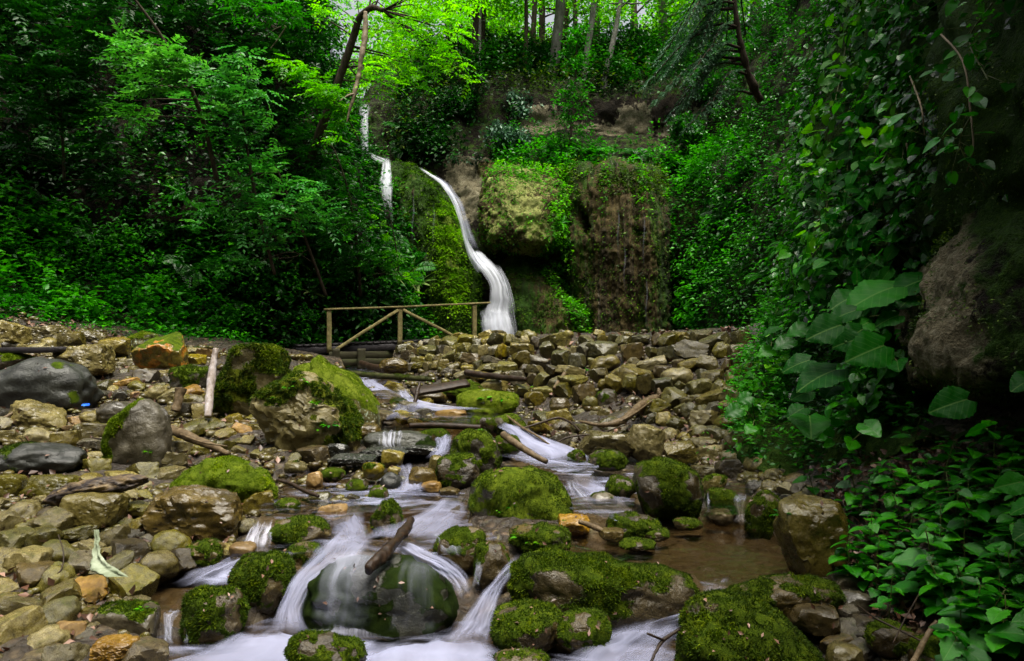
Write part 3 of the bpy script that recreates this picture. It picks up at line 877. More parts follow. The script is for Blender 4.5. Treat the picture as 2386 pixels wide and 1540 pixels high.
# fluted brown curtain
cg = lambda V, px, py: .20 * (1 - np.abs(fbm(np.stack([V[..., 0] * 2.1, V[..., 1] * .3, V[..., 2] * .08], -1), 4, 91))) - .9 * np.exp(-(((px - 1362 - (py - 520) * .3) / 14) ** 2 + ((py - 515) / 32) ** 2) ** 2) - .25 * np.exp(-(((px - 1490 - (py - 540) * 1.2) / 10) ** 2 + ((py - 540) / 7) ** 2))
CUR = [
    [(1312, 366, 24.6), (1312, 470, 23.2), (1314, 560, 23), (1318, 640, 22.8), (1330, 720, 22.6), (1350, 860, 22)],
    [(1330, 366, 24.6), (1330, 430, 22.6), (1330, 540, 21.8), (1340, 640, 21.6), (1370, 720, 21.2), (1400, 860, 20.4)],
    [(1380, 366, 24.6), (1380, 402, 22.2), (1390, 520, 21.2), (1400, 620, 21.0), (1420, 720, 20.6), (1440, 860, 19.8)],
    [(1440, 366, 24.6), (1440, 398, 21.8), (1450, 520, 20.6), (1455, 620, 20.4), (1465, 720, 20.2), (1480, 860, 19.8)],
    [(1495, 366, 24.6), (1495, 415, 21.4), (1505, 520, 20.2), (1508, 620, 20), (1515, 720, 19.9), (1525, 860, 19.7)],
    [(1525, 366, 24.6), (1525, 430, 21.4), (1538, 520, 20.4), (1542, 620, 20.2), (1546, 720, 20), (1560, 860, 19.8)],
    [(1540, 366, 24.6), (1540, 440, 22.2), (1555, 520, 21.4), (1560, 620, 21.2), (1562, 720, 21), (1580, 860, 20.6)],
]
face_mass('tufa_curtain', CUR, 200, 150, [(.07, .5, 4), (.05, .17, 3), (.025, .07, 2)], 91, M_TUFA, 'fluted brown rock curtain with small holes and dripping streaks', 'rock face', cg,
          moss=lambda px, py, V: .44 + .36 * fbm(np.stack([V[..., 0] * 1.8, V[..., 1] * .2, V[..., 2] * .18], -1), 4, 93) + .25 * (1 - sstep(400, 470, py)), pale=lambda px, py, V: .08 + 0 * px)

# near overhanging rock on the right
OV = [
    [(2120, 690, 5.2), (2105, 760, 5.1), (2110, 830, 5.0), (2120, 890, 5.0), (2150, 925, 5.4)],
    [(2165, 600, 4.9), (2142, 700, 4.55), (2140, 790, 4.4), (2150, 870, 4.4), (2190, 905, 5.0)],
    [(2215, 530, 4.7), (2195, 640, 4.3), (2180, 760, 4.1), (2190, 860, 4.1), (2230, 900, 4.9)],
    [(2275, 480, 4.5), (2262, 600, 4.1), (2250, 740, 3.9), (2260, 870, 3.9), (2290, 935, 4.7)],
    [(2350, 460, 4.2), (2350, 600, 3.8), (2345, 760, 3.6), (2350, 900, 3.6), (2370, 965, 4.4)],
    [(2480, 430, 3.8), (2490, 600, 3.4), (2490, 760, 3.3), (2490, 900, 3.3), (2500, 980, 4.0)],
    [(2700, 400, 3.4), (2720, 600, 3.1), (2720, 760, 3.0), (2720, 920, 3.0), (2720, 1000, 3.6)],
]
face_mass('overhanging_rock', OV, 120, 120, [(.13, .8, 4), (.04, .17, 4), (.012, .05, 2)], 101, M_CLIFF, 'big pale rock with dark moss jutting out over the right bank', 'rock',
          pale=lambda px, py, V: .40 + .40 * np.exp(-((px - 2210 - (py - 700) * .05) / 95) ** 2) + .12 * fbm(V * 1.4, 3, 103), moss=lambda px, py, V: .32 + .35 * sstep(2230, 2340, px) + .25 * np.exp(-((py - (1050 - (px - 2100) * 2.6 - 130)) / 60) ** 2) * 0 + .22 * fbm(V * 1.1, 3, 104))

# ================================================================== stones
def rock_shape(seed, dims, sub=4, ang=.7, rough_a=.05, roll=0.0, yaw=0.0, tilt=0.0, planes=13, block=.5):
    """a unit stone: a smoothed intersection of random planes blended with a lumpy ball, fitted to dims"""
    rng = np.random.default_rng(seed)
    d, f = ico(sub)
    n = rand_dirs(planes, rng); h = rng.uniform(.62, 1.0, planes)
    if block:
        ax = np.concatenate([np.eye(3), -np.eye(3)]) + rng.normal(size=(6, 3)) * .16
        n = np.concatenate([n, norm(ax)]); h = np.concatenate([h + .25 * block, rng.uniform(.62, .78, 6)])
    if ang > .6:
        n = np.concatenate([n, rand_dirs(22, rng)]); h = np.concatenate([h, rng.uniform(.90, 1.08, 22)])
    c = d @ n.T
    q = np.where(c > .12, h / np.maximum(c, .12), 9.0)
    k = 70 if ang > .6 else 9
    r_f = -np.log(np.exp(-k * np.minimum(q, 3)).sum(1)) / k
    r_b = 1 + .20 * fbm(d * 1.1 + seed % 91, 3, seed)
    r = ang * r_f + (1 - ang) * r_b * .85
    v = d * r[:, None]
    v = v * (np.array(dims) / max(dims))
    nn = fbm(v * 4.5 + seed % 53, 3, seed + 3) * .6 + (1 - np.abs(fbm(v * 9 + seed % 31, 3, seed + 5)) * 2) * .3
    v = v + d * (rough_a * nn)[:, None]
    for a, (i, j) in ((tilt, (1, 2)), (yaw, (0, 1)), (roll, (0, 2))):
        if a:
            co, si = math.cos(math.radians(a)), math.sin(math.radians(a))
            x, y = v[:, i].copy(), v[:, j].copy()
            v[:, i], v[:, j] = co * x - si * y, si * x + co * y
    lo, hi = v.min(0), v.max(0)
    v = (v - (lo + hi) / 2) / (hi - lo) * np.array(dims)
    return v, f


def fit_outline(v, poly_xz):
    """push a stone's side silhouette out to a measured outline (x, z in metres round its centre)"""
    poly = np.array(poly_xz)
    th = np.arctan2(v[:, 2], v[:, 0]); r = np.hypot(v[:, 0], v[:, 2])
    nb = 90
    b = ((th + math.pi) / TAU * nb).astype(int) % nb
    r0 = np.zeros(nb); np.maximum.at(r0, b, r)
    R = np.zeros(nb)
    for k in range(nb):
        a = (k + .5) / nb * TAU - math.pi
        dx, dz = math.cos(a), math.sin(a); best = 0
        for i in range(len(poly)):
            p, q = poly[i], poly[(i + 1) % len(poly)]
            e = q - p; den = dx * e[1] - dz * e[0]
            if abs(den) < 1e-9: continue
            t = (p[0] * e[1] - p[1] * e[0]) / den; u = (p[0] * dz - p[1] * dx) / den
            if t > 0 and 0 <= u <= 1: best = max(best, t)
        R[k] = best
    ker = np.array([.25, .5, .25])
    for _ in range(3): r0 = np.where(r0 < .55 * np.maximum(np.roll(r0, 1), np.roll(r0, -1)), .5 * (np.roll(r0, 1) + np.roll(r0, -1)), r0)
    s = np.clip(R / np.maximum(r0, 1e-6), .45, 2.2)
    s = np.convolve(np.concatenate([s[-1:], s, s[:1]]), ker, 'valid')
    x = (th + math.pi) / TAU * nb - .5
    i0 = np.floor(x).astype(int); u = x - i0
    sc = s[i0 % nb] * (1 - u) + s[(i0 + 1) % nb] * u
    v = v.copy(); v[:, 0] *= sc; v[:, 2] *= sc
    return v


FOOT = []          # picture footprints already taken: (x0, x1, y0, y1)
LAND = {}          # landmarks for describing the loose stones: name -> (px, py)
BVH = {}


def moss_fn(kind, v, n, dims, seed):
    up = n[:, 2]
    no = .28 * fbm(v / max(dims) * 3.5 + seed % 17, 3, seed + 9)
    if kind == 'none': return np.full(len(v), -1.0)
    if kind == 'full': return np.clip(.80 + no * 1.1 + .25 * up - .7 * sstep(.1, .3, fbm(v / max(dims) * 5 + seed % 13, 3, seed + 21)), 0, 1)
    if kind == 'top': return sstep(.05, .75, up + no * 1.5)
    if kind == 'cap': return sstep(.45, .95, up + no * 1.3)
    if kind == 'left': return sstep(.0, .25, -v[:, 0] / dims[0] * 1.3 + v[:, 2] / dims[2] * .55 - .06 + no * .7)
    if kind == 'lefthalf': return sstep(-.1, .25, -v[:, 0] / dims[0] * 1.6 - .25 + no)
    if kind == 'patch': return sstep(.12, .3, no + .08 * up)
    if kind == 'some': return sstep(-.12, .2, no * 1.9 + .28 * up)
    if kind == 'mostly': return sstep(-.3, .3, no * 1.6 + .35 * up + .10)
    return np.zeros(len(v))


def fur(o, v, f, mo, dens, length, mat, seed, width=.3):
    """short moss shoots standing on the mossy skin: a part of the stone"""
    rng = np.random.default_rng(seed)
    fn = np.cross(v[f[:, 1]] - v[f[:, 0]], v[f[:, 2]] - v[f[:, 0]])
    area = np.linalg.norm(fn, axis=1).sum() / 2
    dens = dens * 1.9; length = length * .62; width = .42
    n = int(min(area * dens, 42000))
    p, nr, ti, w = sample_tris(v, f, n, rng, np.clip(mo, 0, 1) + .001)
    mm = (mo[ti] * w).sum(1)
    keep = mm + rng.normal(size=n) * .12 > .5
    keep &= fbm(p * (20 / max(.3, np.ptp(v[:, 0]))), 3, seed + 2) + rng.normal(size=n) * .15 > -.32
    p, nr = p[keep], nr[keep]; n = len(p)
    if n < 20: return None
    ax = norm(nr * .9 + rand_dirs(n, rng) * .75 + np.array([0, 0, -.22]))
    cl = .5 + .5 * fbm(p * (6 / max(.3, np.ptp(v[:, 0]))), 3, seed)
    L = length * rng.uniform(.5, 1.3, n) * (.6 + .8 * cl)
    L_ = Leaves(); L_.add(p - nr * length * .1, ax, np.cross(ax, rand_dirs(n, rng)), L, width, 'blade', np.clip(.15 + .55 * cl + rng.normal(size=n) * .16, 0, 1))
    return link('moss', L_.build('moss', mat), o)


def boulder(name, label, box, mat, Y=None, ang=.4, moss='none', group=None, dr=.85, sub=5, rough_a=.045, outline=None, furl=0, seed=None, roll=0, sink=.18, cat='boulder', dy=0.0, lm=None, planes=13, block=.3, furmat='moss_fur', dens=9000):
    x0, x1, y0, y1 = box
    seed = seed or (abs(hash((x0, y0, x1))) % 9973 + 11)
    xm = (x0 + x1) / 2
    if Y is None:
        g = at_ground(xm, min(y1, 1600)); Y = g[1]
    Y = Y + dy
    w = (x1 - x0) / F * Y
    dep = dr * w
    Yc = Y + dep * .38
    s = Yc / F
    w = (x1 - x0) * s
    ztop = CZ + (770 - y0) * s
    zbot = CZ + (770 - y1) * Y / F
    h = max(ztop - zbot, .03)
    zb = zbot - sink * h
    dims = (w, dep, ztop - zb)
    v, f = rock_shape(seed, dims, sub, ang, rough_a, roll, planes=planes, block=block)
    cx, cz = (xm - 1193) * s, (ztop + zb) / 2
    if outline:
        pts = [((px - 1193) * s - cx, CZ + (770 - py) * s - cz) for px, py in outline]
        ob = min(q[1] for q in pts)
        pts = [(q[0], q[1] - (sink * h if q[1] < ob + .25 * h else 0)) for q in pts]
        v = fit_outline(v, pts)
    n = vnormals(v, f)
    mo = moss_fn(moss, v, n, dims, seed)
    me = mk_mesh(name, v, f, MAT[mat], True, {'moss': mo})
    if ang > .6: me.set_sharp_from_angle(angle=math.radians(26))
    o = link(name, me, None, (cx, Yc, cz))
    tag(o, label, cat, group)
    if furl and moss != 'none':
        fur(o, v, f, mo, dens, furl, MAT[furmat], seed + 5)
    FOOT.append((x0, x1, y0, y1))
    if lm: LAND[lm] = (xm, (y0 + y1) / 2)
    BVH[o.name] = BVHTree.FromPolygons([Vector(q) + Vector(o.location) for q in v.tolist()], f.tolist())
    return o


# ---- left bank
boulder('smooth_boulder', 'long wet dark grey boulder lying across the upper left bank', (-70, 226, 829, 965), 'boulder_dark', 8.0, .12, 'patch', dr=.6, rough_a=.015, lm='the long dark boulder',
        outline=[(-70, 900), (-20, 880), (50, 846), (100, 830), (150, 836), (195, 850), (222, 880), (226, 915), (205, 950), (150, 962), (20, 960), (-60, 955)])
boulder('mossy_boulder', 'small flat moss topped rock under the grey board', (-30, 78, 822, 862), 'moss_bright', 9.6, .6, 'top', furl=.03, furmat='moss_fur_bright')
boulder('orange_boulder', 'blocky orange stained boulder on top of the left bank', (318, 432, 770, 868), 'boulder_orange', 10.6, .9, 'cap', sub=5, roll=-14, lm='the orange stained boulder', dr=.8,
        outline=[(318, 835), (322, 815), (352, 790), (395, 771), (412, 782), (428, 812), (432, 850), (415, 862), (360, 866), (330, 858)])
boulder('mossy_boulder', 'round green boulder half hidden behind the orange stained one', (288, 372, 770, 822), 'moss_lichen', 12.2, .3, 'mostly', furl=.03, furmat='moss_fur_bright')
boulder('ochre_boulder', 'broad jagged ochre rock behind the long dark boulder', (140, 268, 800, 872), 'boulder_ochre', 9.6, .95, 'none', rough_a=.08, lm='the jagged ochre rock')
boulder('ochre_boulder', 'leftmost craggy tan rock at the head of the bank', (-20, 60, 745, 800), 'boulder_tan', 11.4, .95, 'none', rough_a=.08)
boulder('ochre_boulder', 'long tan ledge rock at the hillside foot', (62, 165, 757, 800), 'boulder_tan', 12.3, .9, 'none', rough_a=.08)
boulder('ochre_boulder', 'yellowish rock in front of the tan ledge rock', (140, 202, 772, 808), 'boulder_ochre', 11.2, .9)
boulder('ochre_boulder', 'low pale rock running down beside the undergrowth', (165, 252, 768, 800), 'boulder_tan', 12.6, .85, rough_a=.07)
boulder('ochre_boulder', 'yellow cube shaped rock left of the round green boulder', (236, 300, 784, 822), 'boulder_ochre', 11.4, .95)
boulder('grey_boulder', 'grey oval boulder with a moss stripe beside the peeled log', (397, 500, 848, 912), 'boulder_grey', 9.4, .2, 'patch', furl=.02, lm='the grey oval boulder', rough_a=.02)
boulder('mossy_boulder', 'tall angular rock draped in brown moss beside the peeled log', (498, 678, 797, 968), 'moss_tan', 8.1, .8, 'mostly', dr=.75, furl=.045, lm='the tall mossy rock', rough_a=.07, dens=11000,
        outline=[(498, 930), (520, 880), (545, 830), (570, 803), (610, 797), (655, 808), (676, 830), (674, 870), (668, 930), (640, 966), (540, 966), (505, 955)])
boulder('mossy_boulder', 'largest tan boulder of the bank with moss spilling over it', (594, 842, 852, 1052), 'moss_tan', 6.9, .8, 'some', dr=.7, furl=.04, lm='the largest tan boulder', rough_a=.08, dens=9000,
        outline=[(594, 945), (610, 915), (640, 890), (680, 866), (715, 866), (760, 890), (810, 940), (838, 985), (834, 1030), (790, 1052), (720, 1046), (650, 1010), (605, 965)])
boulder('mossy_slab', 'sloping green slab with pale lichen leaning behind the largest tan boulder', (676, 893, 845, 990), 'moss_lichen', 7.9, .35, 'top', dr=.9, furl=.018, furmat='moss_fur_bright', lm='the sloping green slab', rough_a=.03,
        outline=[(682, 905), (688, 858), (715, 845), (765, 850), (810, 872), (850, 908), (885, 955), (893, 985), (860, 990), (780, 985), (720, 950)])
boulder('standing_boulder', 'dark upright boulder with bright moss down one side', (242, 398, 926, 1090), 'moss_bright', 6.15, .35, 'left', dr=.7, furl=.028, furmat='moss_fur_bright', lm='the dark upright boulder', rough_a=.03, dens=12000,
        outline=[(244, 1075), (250, 1030), (270, 985), (300, 945), (332, 928), (362, 934), (388, 965), (398, 1010), (396, 1065), (370, 1086), (300, 1090), (258, 1090)])
boulder('tan_boulder', 'large pale yellow boulder in front of the long dark boulder', (25, 160, 930, 1008), 'boulder_tan', 7.1, .65, 'none', lm='the pale yellow boulder', rough_a=.05, roll=10,
        outline=[(25, 955), (35, 934), (60, 930), (95, 940), (135, 958), (160, 985), (152, 1005), (110, 1005), (70, 992), (35, 978)])
boulder('grey_boulder', 'smooth grey boulder tucked behind the dark upright boulder', (226, 312, 934, 990), 'boulder_grey', 7.4, .1, rough_a=.015)
boulder('smooth_boulder', 'rounded wet boulder with moss on its left half near the left edge', (-20, 208, 1030, 1112), 'boulder_dark', 5.7, .1, 'lefthalf', dr=.7, furl=.035, lm='the rounded wet boulder', rough_a=.015)
boulder('mossy_boulder', 'low domed boulder with a bright moss back beside the brown wet block', (410, 650, 1063, 1172), 'moss_bright', 5.35, .15, 'mostly', dr=.75, furl=.022, furmat='moss_fur_bright', lm='the low domed boulder', rough_a=.02,
        outline=[(410, 1130), (430, 1100), (480, 1072), (535, 1063), (590, 1078), (630, 1108), (650, 1145), (640, 1168), (560, 1172), (450, 1160)])
boulder('brown_boulder', 'big brown wet layered block below the low domed boulder', (340, 574, 1128, 1262), 'boulder_brown', 4.75, .7, 'none', dr=.7, lm='the brown wet block', rough_a=.06,
        outline=[(340, 1190), (352, 1160), (400, 1135), (460, 1128), (510, 1140), (560, 1160), (574, 1200), (565, 1240), (500, 1255), (400, 1250), (352, 1225)])
boulder('ochre_boulder', 'yellow brown rock under the rotten wood chunk', (152, 287, 1146, 1226), 'boulder_ochre', 4.75, .8, 'none', lm='the rock under the rotten wood', rough_a=.05)
boulder('olive_boulder', 'smooth olive rock behind the rotten wood chunk', (68, 192, 1103, 1165), 'olive', 5.2, .85, 'none')
boulder('olive_boulder', 'greenish grey rock at the left edge below the rounded wet boulder', (-25, 66, 1105, 1168), 'olive', 5.15, .85, 'none')
boulder('grey_boulder', 'grey blocky boulder with a moss tuft beside the small left fall', (220, 380, 1408, 1505), 'boulder_grey', 3.7, .8, 'cap', dr=.7, furl=.02, lm='the grey blocky boulder', rough_a=.03, block=.7)
boulder('orange_boulder', 'rough orange rock at the bottom edge', (222, 316, 1488, 1552), 'orange', 3.4, .8, rough_a=.08, lm='the rough orange rock')
boulder('mossy_boulder', 'small green mossy stone in the bottom corner of the stone field', (-25, 70, 1500, 1560), 'moss_rock', 3.4, .3, 'full', furl=.022)

# ---- stream boulders
MS = 'mossy boulders in the stream'
boulder('mossy_boulder', 'shaggy moss mound beside the small left fall', (428, 574, 1366, 1500), 'moss_rock', 3.75, .25, 'full', MS, furl=.028, lm='the shaggy moss mound', dens=16000, rough_a=.04)
boulder('mossy_boulder', 'small mossy lump below the brown wet block', (434, 526, 1258, 1314), 'moss_rock', 4.45, .3, 'full', MS, furl=.022, dens=12000)
boulder('mossy_boulder', 'dark moss boulder left of the white veil', (538, 684, 1288, 1432), 'moss_rock', 4.0, .35, 'mostly', MS, furl=.026, dens=14000, lm='the dark moss boulder left of the veil')
boulder('mossy_boulder', 'mossy hump behind the dark moss boulder left of the veil', (656, 758, 1264, 1336), 'moss_rock', 4.38, .3, 'full', MS, furl=.024, dens=12000)
boulder('mossy_boulder', 'wet boulder with moss on one side at the lip of the left fall', (636, 778, 1200, 1280), 'moss_rock', 4.62, .3, 'some', MS, furl=.022)
boulder('mossy_boulder', 'large moss cushion boulder in mid stream', (1088, 1337, 1084, 1262), 'moss_bright', 5.05, .18, 'mostly', MS, dr=.8, furl=.02, dens=15000, lm='the large moss cushion boulder', rough_a=.025, furmat='moss_fur',
        outline=[(1088, 1180), (1095, 1140), (1120, 1105), (1170, 1087), (1230, 1086), (1290, 1105), (1325, 1150), (1337, 1200), (1330, 1230), (1260, 1256), (1180, 1258), (1120, 1225)])
boulder('mossy_boulder', 'upright yellow green moss boulder behind the large cushion', (1048, 1172, 996, 1098), 'moss_bright', 6.4, .3, 'full', MS, furl=.02, dens=12000, lm='the upright moss boulder', furmat='moss_fur',
        outline=[(1048, 1050), (1060, 1015), (1095, 998), (1130, 1000), (1155, 1025), (1170, 1065), (1165, 1095), (1100, 1098), (1052, 1085)])
boulder('mossy_boulder', 'dark stump like mossy rock left of the large cushion', (1016, 1118, 1056, 1135), 'moss_rock', 5.9, .7, 'some', MS, furl=.02)
boulder('mossy_boulder', 'oval moss stone above the driftwood log', (864, 938, 1164, 1256), 'moss_rock', 4.85, .2, 'full', MS, furl=.024, dens=14000, lm='the oval moss stone')
boulder('water_boulder', 'great grey boulder under a thin veil of water with driftwood on it', (690, 1070, 1296, 1510), 'boulder_wet', 3.82, .35, 'some', None, dr=.55, rough_a=.045, lm='the great veiled boulder',
        outline=[(690, 1470), (700, 1400), (730, 1340), (790, 1305), (880, 1296), (960, 1302), (1020, 1335), (1056, 1385), (1070, 1440), (1060, 1500), (880, 1510), (740, 1505)])
boulder('mossy_boulder', 'wet dark moss boulder right of the driftwood log', (1008, 1134, 1226, 1340), 'moss_rock', 4.35, .25, 'some', MS, furl=.016, dens=9000)
boulder('mossy_boulder', 'wet grey rock between the two right hand chutes', (1106, 1196, 1262, 1380), 'moss_rock', 4.2, .4, 'some', MS, furl=.018)
boulder('mossy_boulder', 'flat mossy rock with a bright green tuft at the pool edge', (1184, 1332, 1224, 1296), 'moss_rock', 4.45, .3, 'full', MS, furl=.02, dens=12000)
boulder('yellow_stone', 'bright yellow lichen covered stone beside the large cushion', (1300, 1376, 1200, 1248), 'orange', 4.85, .8, 'patch', cat='stone')
boulder('mossy_boulder', 'long loaf shaped moss boulder damming the brown pool', (1184, 1630, 1288, 1462), 'moss_rock', 3.85, .2, 'mostly', MS, dr=.42, furl=.024, dens=17000, lm='the long loaf boulder', rough_a=.03,
        outline=[(1186, 1370), (1195, 1310), (1230, 1290), (1330, 1294), (1450, 1312), (1560, 1320), (1615, 1345), (1630, 1390), (1600, 1430), (1500, 1455), (1380, 1450), (1250, 1420), (1200, 1410)])
boulder('mossy_boulder', 'moss rock wedged under the long loaf boulder', (1142, 1320, 1408, 1535), 'moss_rock', 3.55, .35, 'mostly', MS, furl=.024, dens=14000, lm='the wedged moss rock')
boulder('mossy_boulder', 'moss rock with a wet bare end under the long loaf boulder', (1285, 1424, 1420, 1530), 'moss_rock', 3.55, .3, 'some', MS, furl=.022, dens=12000)
boulder('mossy_boulder', 'mossy ridge stone rising from the white water at the bottom edge', (668, 854, 1474, 1580), 'moss_rock', 3.3, .3, 'full', MS, dr=.5, furl=.022, dens=15000, roll=-12)
boulder('mossy_boulder', 'lowest mossy stone cut by the bottom edge under the wedged rock', (1150, 1282, 1518, 1590), 'moss_rock', 3.2, .3, 'full', MS, furl=.02)
boulder('mossy_boulder', 'great shaggy moss boulder with bare grey patches at the bottom right', (1556, 1935, 1388, 1640), 'moss_rock', 3.05, .25, 'mostly', MS, dr=.7, furl=.024, dens=19000, lm='the great shaggy boulder', rough_a=.035,
        outline=[(1560, 1640), (1575, 1540), (1592, 1450), (1620, 1405), (1690, 1388), (1760, 1396), (1830, 1440), (1890, 1500), (1930, 1560), (1935, 1640)])
boulder('mossy_boulder', 'flat moss slab behind the great shaggy boulder', (1688, 1968, 1343, 1448), 'moss_rock', 3.55, .35, 'full', MS, dr=.5, furl=.024, dens=14000, lm='the flat moss slab',
        outline=[(1688, 1385), (1730, 1358), (1820, 1348), (1900, 1343), (1945, 1352), (1968, 1390), (1955, 1425), (1880, 1445), (1760, 1430)])
boulder('mossy_boulder', 'shadowed moss topped boulder upstream of the brown pool', (1472, 1640, 1064, 1200), 'moss_rock', 5.2, .45, 'mostly', MS, furl=.02, dens=10000, lm='the shadowed moss boulder',
        outline=[(1472, 1110), (1490, 1080), (1530, 1064), (1580, 1075), (1625, 1100), (1640, 1150), (1620, 1190), (1560, 1200), (1500, 1180)])
boulder('mossy_boulder', 'moss stone at the left foot of the shadowed boulder', (1408, 1484, 1108, 1162), 'moss_rock', 5.5, .3, 'full', MS, furl=.02)
boulder('mossy_boulder', 'smooth moss hump standing in the pool', (1412, 1538, 1198, 1266), 'moss_rock', 4.75, .25, 'full', MS, furl=.02, dens=12000)
boulder('mossy_boulder', 'low moss pad below the square ochre block', (1372, 1462, 1048, 1096), 'moss_rock', 6.2, .3, 'full', MS, furl=.02)
boulder('mossy_boulder', 'little moss knob in the white rapid', (1320, 1366, 1046, 1086), 'moss_rock', 6.35, .3, 'full', MS, furl=.018)
boulder('mossy_boulder', 'mossy stone between two little right hand trickles', (1648, 1724, 1138, 1200), 'moss_rock', 5.35, .4, 'mostly', MS, furl=.018)
boulder('mossy_boulder', 'small ochre and moss stone right of the shadowed boulder', (1634, 1692, 1102, 1152), 'boulder_ochre', 5.7, .6, 'top', MS, furl=.016)
boulder('mossy_boulder', 'moss hump with ferny tufts on the right bank of the pool', (1736, 1830, 1140, 1260), 'moss_rock', 4.95, .4, 'full', MS, furl=.022, dens=12000)
boulder('brown_boulder', 'square brown rock at the right edge of the pool', (1808, 1975, 1162, 1345), 'boulder_ochre', 4.0, .85, 'none', dr=.8, lm='the square brown rock', rough_a=.05, block=.8,
        outline=[(1810, 1230), (1815, 1170), (1860, 1163), (1950, 1166), (1975, 1200), (1975, 1340), (1900, 1340), (1850, 1310), (1820, 1270)])
boulder('ochre_boulder', 'square ochre block above the low moss pad', (1333, 1478, 1002, 1070), 'boulder_ochre', 6.9, .9, 'none', block=.9, lm='the square ochre block')
boulder('tan_boulder', 'pale split boulder beside the square ochre block', (1466, 1550, 988, 1068), 'boulder_tan', 6.9, .85, 'none', lm='the pale split boulder')
boulder('ochre_boulder', 'yellow ochre boulder right of the pale split one', (1545, 1624, 1028, 1074), 'boulder_ochre', 6.7, .85)
boulder('tan_boulder', 'pale pointed rock at the right end of the wall foot', (1682, 1742, 1000, 1062), 'boulder_tan', 6.8, .85)
boulder('mossy_slab', 'green slab with a fresh tuft at the wall foot', (1062, 1212, 906, 968), 'moss_lichen', 8.5, .4, 'mostly', None, furl=.018, furmat='moss_fur_bright', lm='the tufted green slab')
boulder('mossy_slab', 'brownish mossy slab under the mossy log', (1022, 1128, 884, 930), 'moss_rock', 10.0, .4, 'mostly', None, furl=.018)
boulder('mossy_boulder', 'green wedge of rock beside the brown stick', (1142, 1228, 964, 1022), 'moss_bright', 7.7, .4, 'mostly', MS, furl=.018)
boulder('brown_boulder', 'shiny wet brown boulder at the left end of the wall', (884, 952, 832, 866), 'boulder_brown', 12.4, .2, lm='the shiny brown boulder', rough_a=.02)
boulder('dark_boulder', 'dark mossy rock set in the wall foot', (1385, 1440, 905, 965), 'moss_rock', 9.0, .5, 'some', None, furl=.015)
boulder('grey_boulder', 'rounded grey boulder at the wall foot behind the curved branch', (1446, 1500, 920, 960), 'boulder_grey', 8.9, .15, rough_a=.02, lm='the rounded grey boulder')
boulder('brown_boulder', 'dark rounded wet stone at the wall foot', (1280, 1330, 926, 970), 'boulder_brown', 8.7, .2, rough_a=.02)
boulder('weir_rock', 'rough wet rock the little weir runs over', (846, 1034, 1003, 1062), 'boulder_wet', 6.95, .5, 'patch', dr=.5, furl=.015, lm='the weir rock', block=.8,
        outline=[(846, 1025), (856, 1008), (900, 1003), (960, 1004), (1010, 1012), (1034, 1040), (1030, 1062), (860, 1062)])
boulder('slate_slab', 'thin black slate lying flat under the weir', (838, 960, 1040, 1064), 'slate', 6.7, .8, dr=.7, cat='slate', block=1, sink=.05)
boulder('slate_slab', 'black slate slab with a broken edge right of the weir', (930, 1024, 1038, 1062), 'slate', 6.75, .8, dr=.6, cat='slate', block=1, sink=.05)
boulder('slate_slab', 'lower broken slate stack behind the ochre stone', (760, 880, 1058, 1084), 'slate', 6.5, .85, dr=.6, cat='slate', block=1, sink=.05)
boulder('slate_slab', 'dark slate block under the largest tan boulder', (756, 812, 1032, 1066), 'slate', 6.75, .8, dr=.6, cat='slate', block=1)
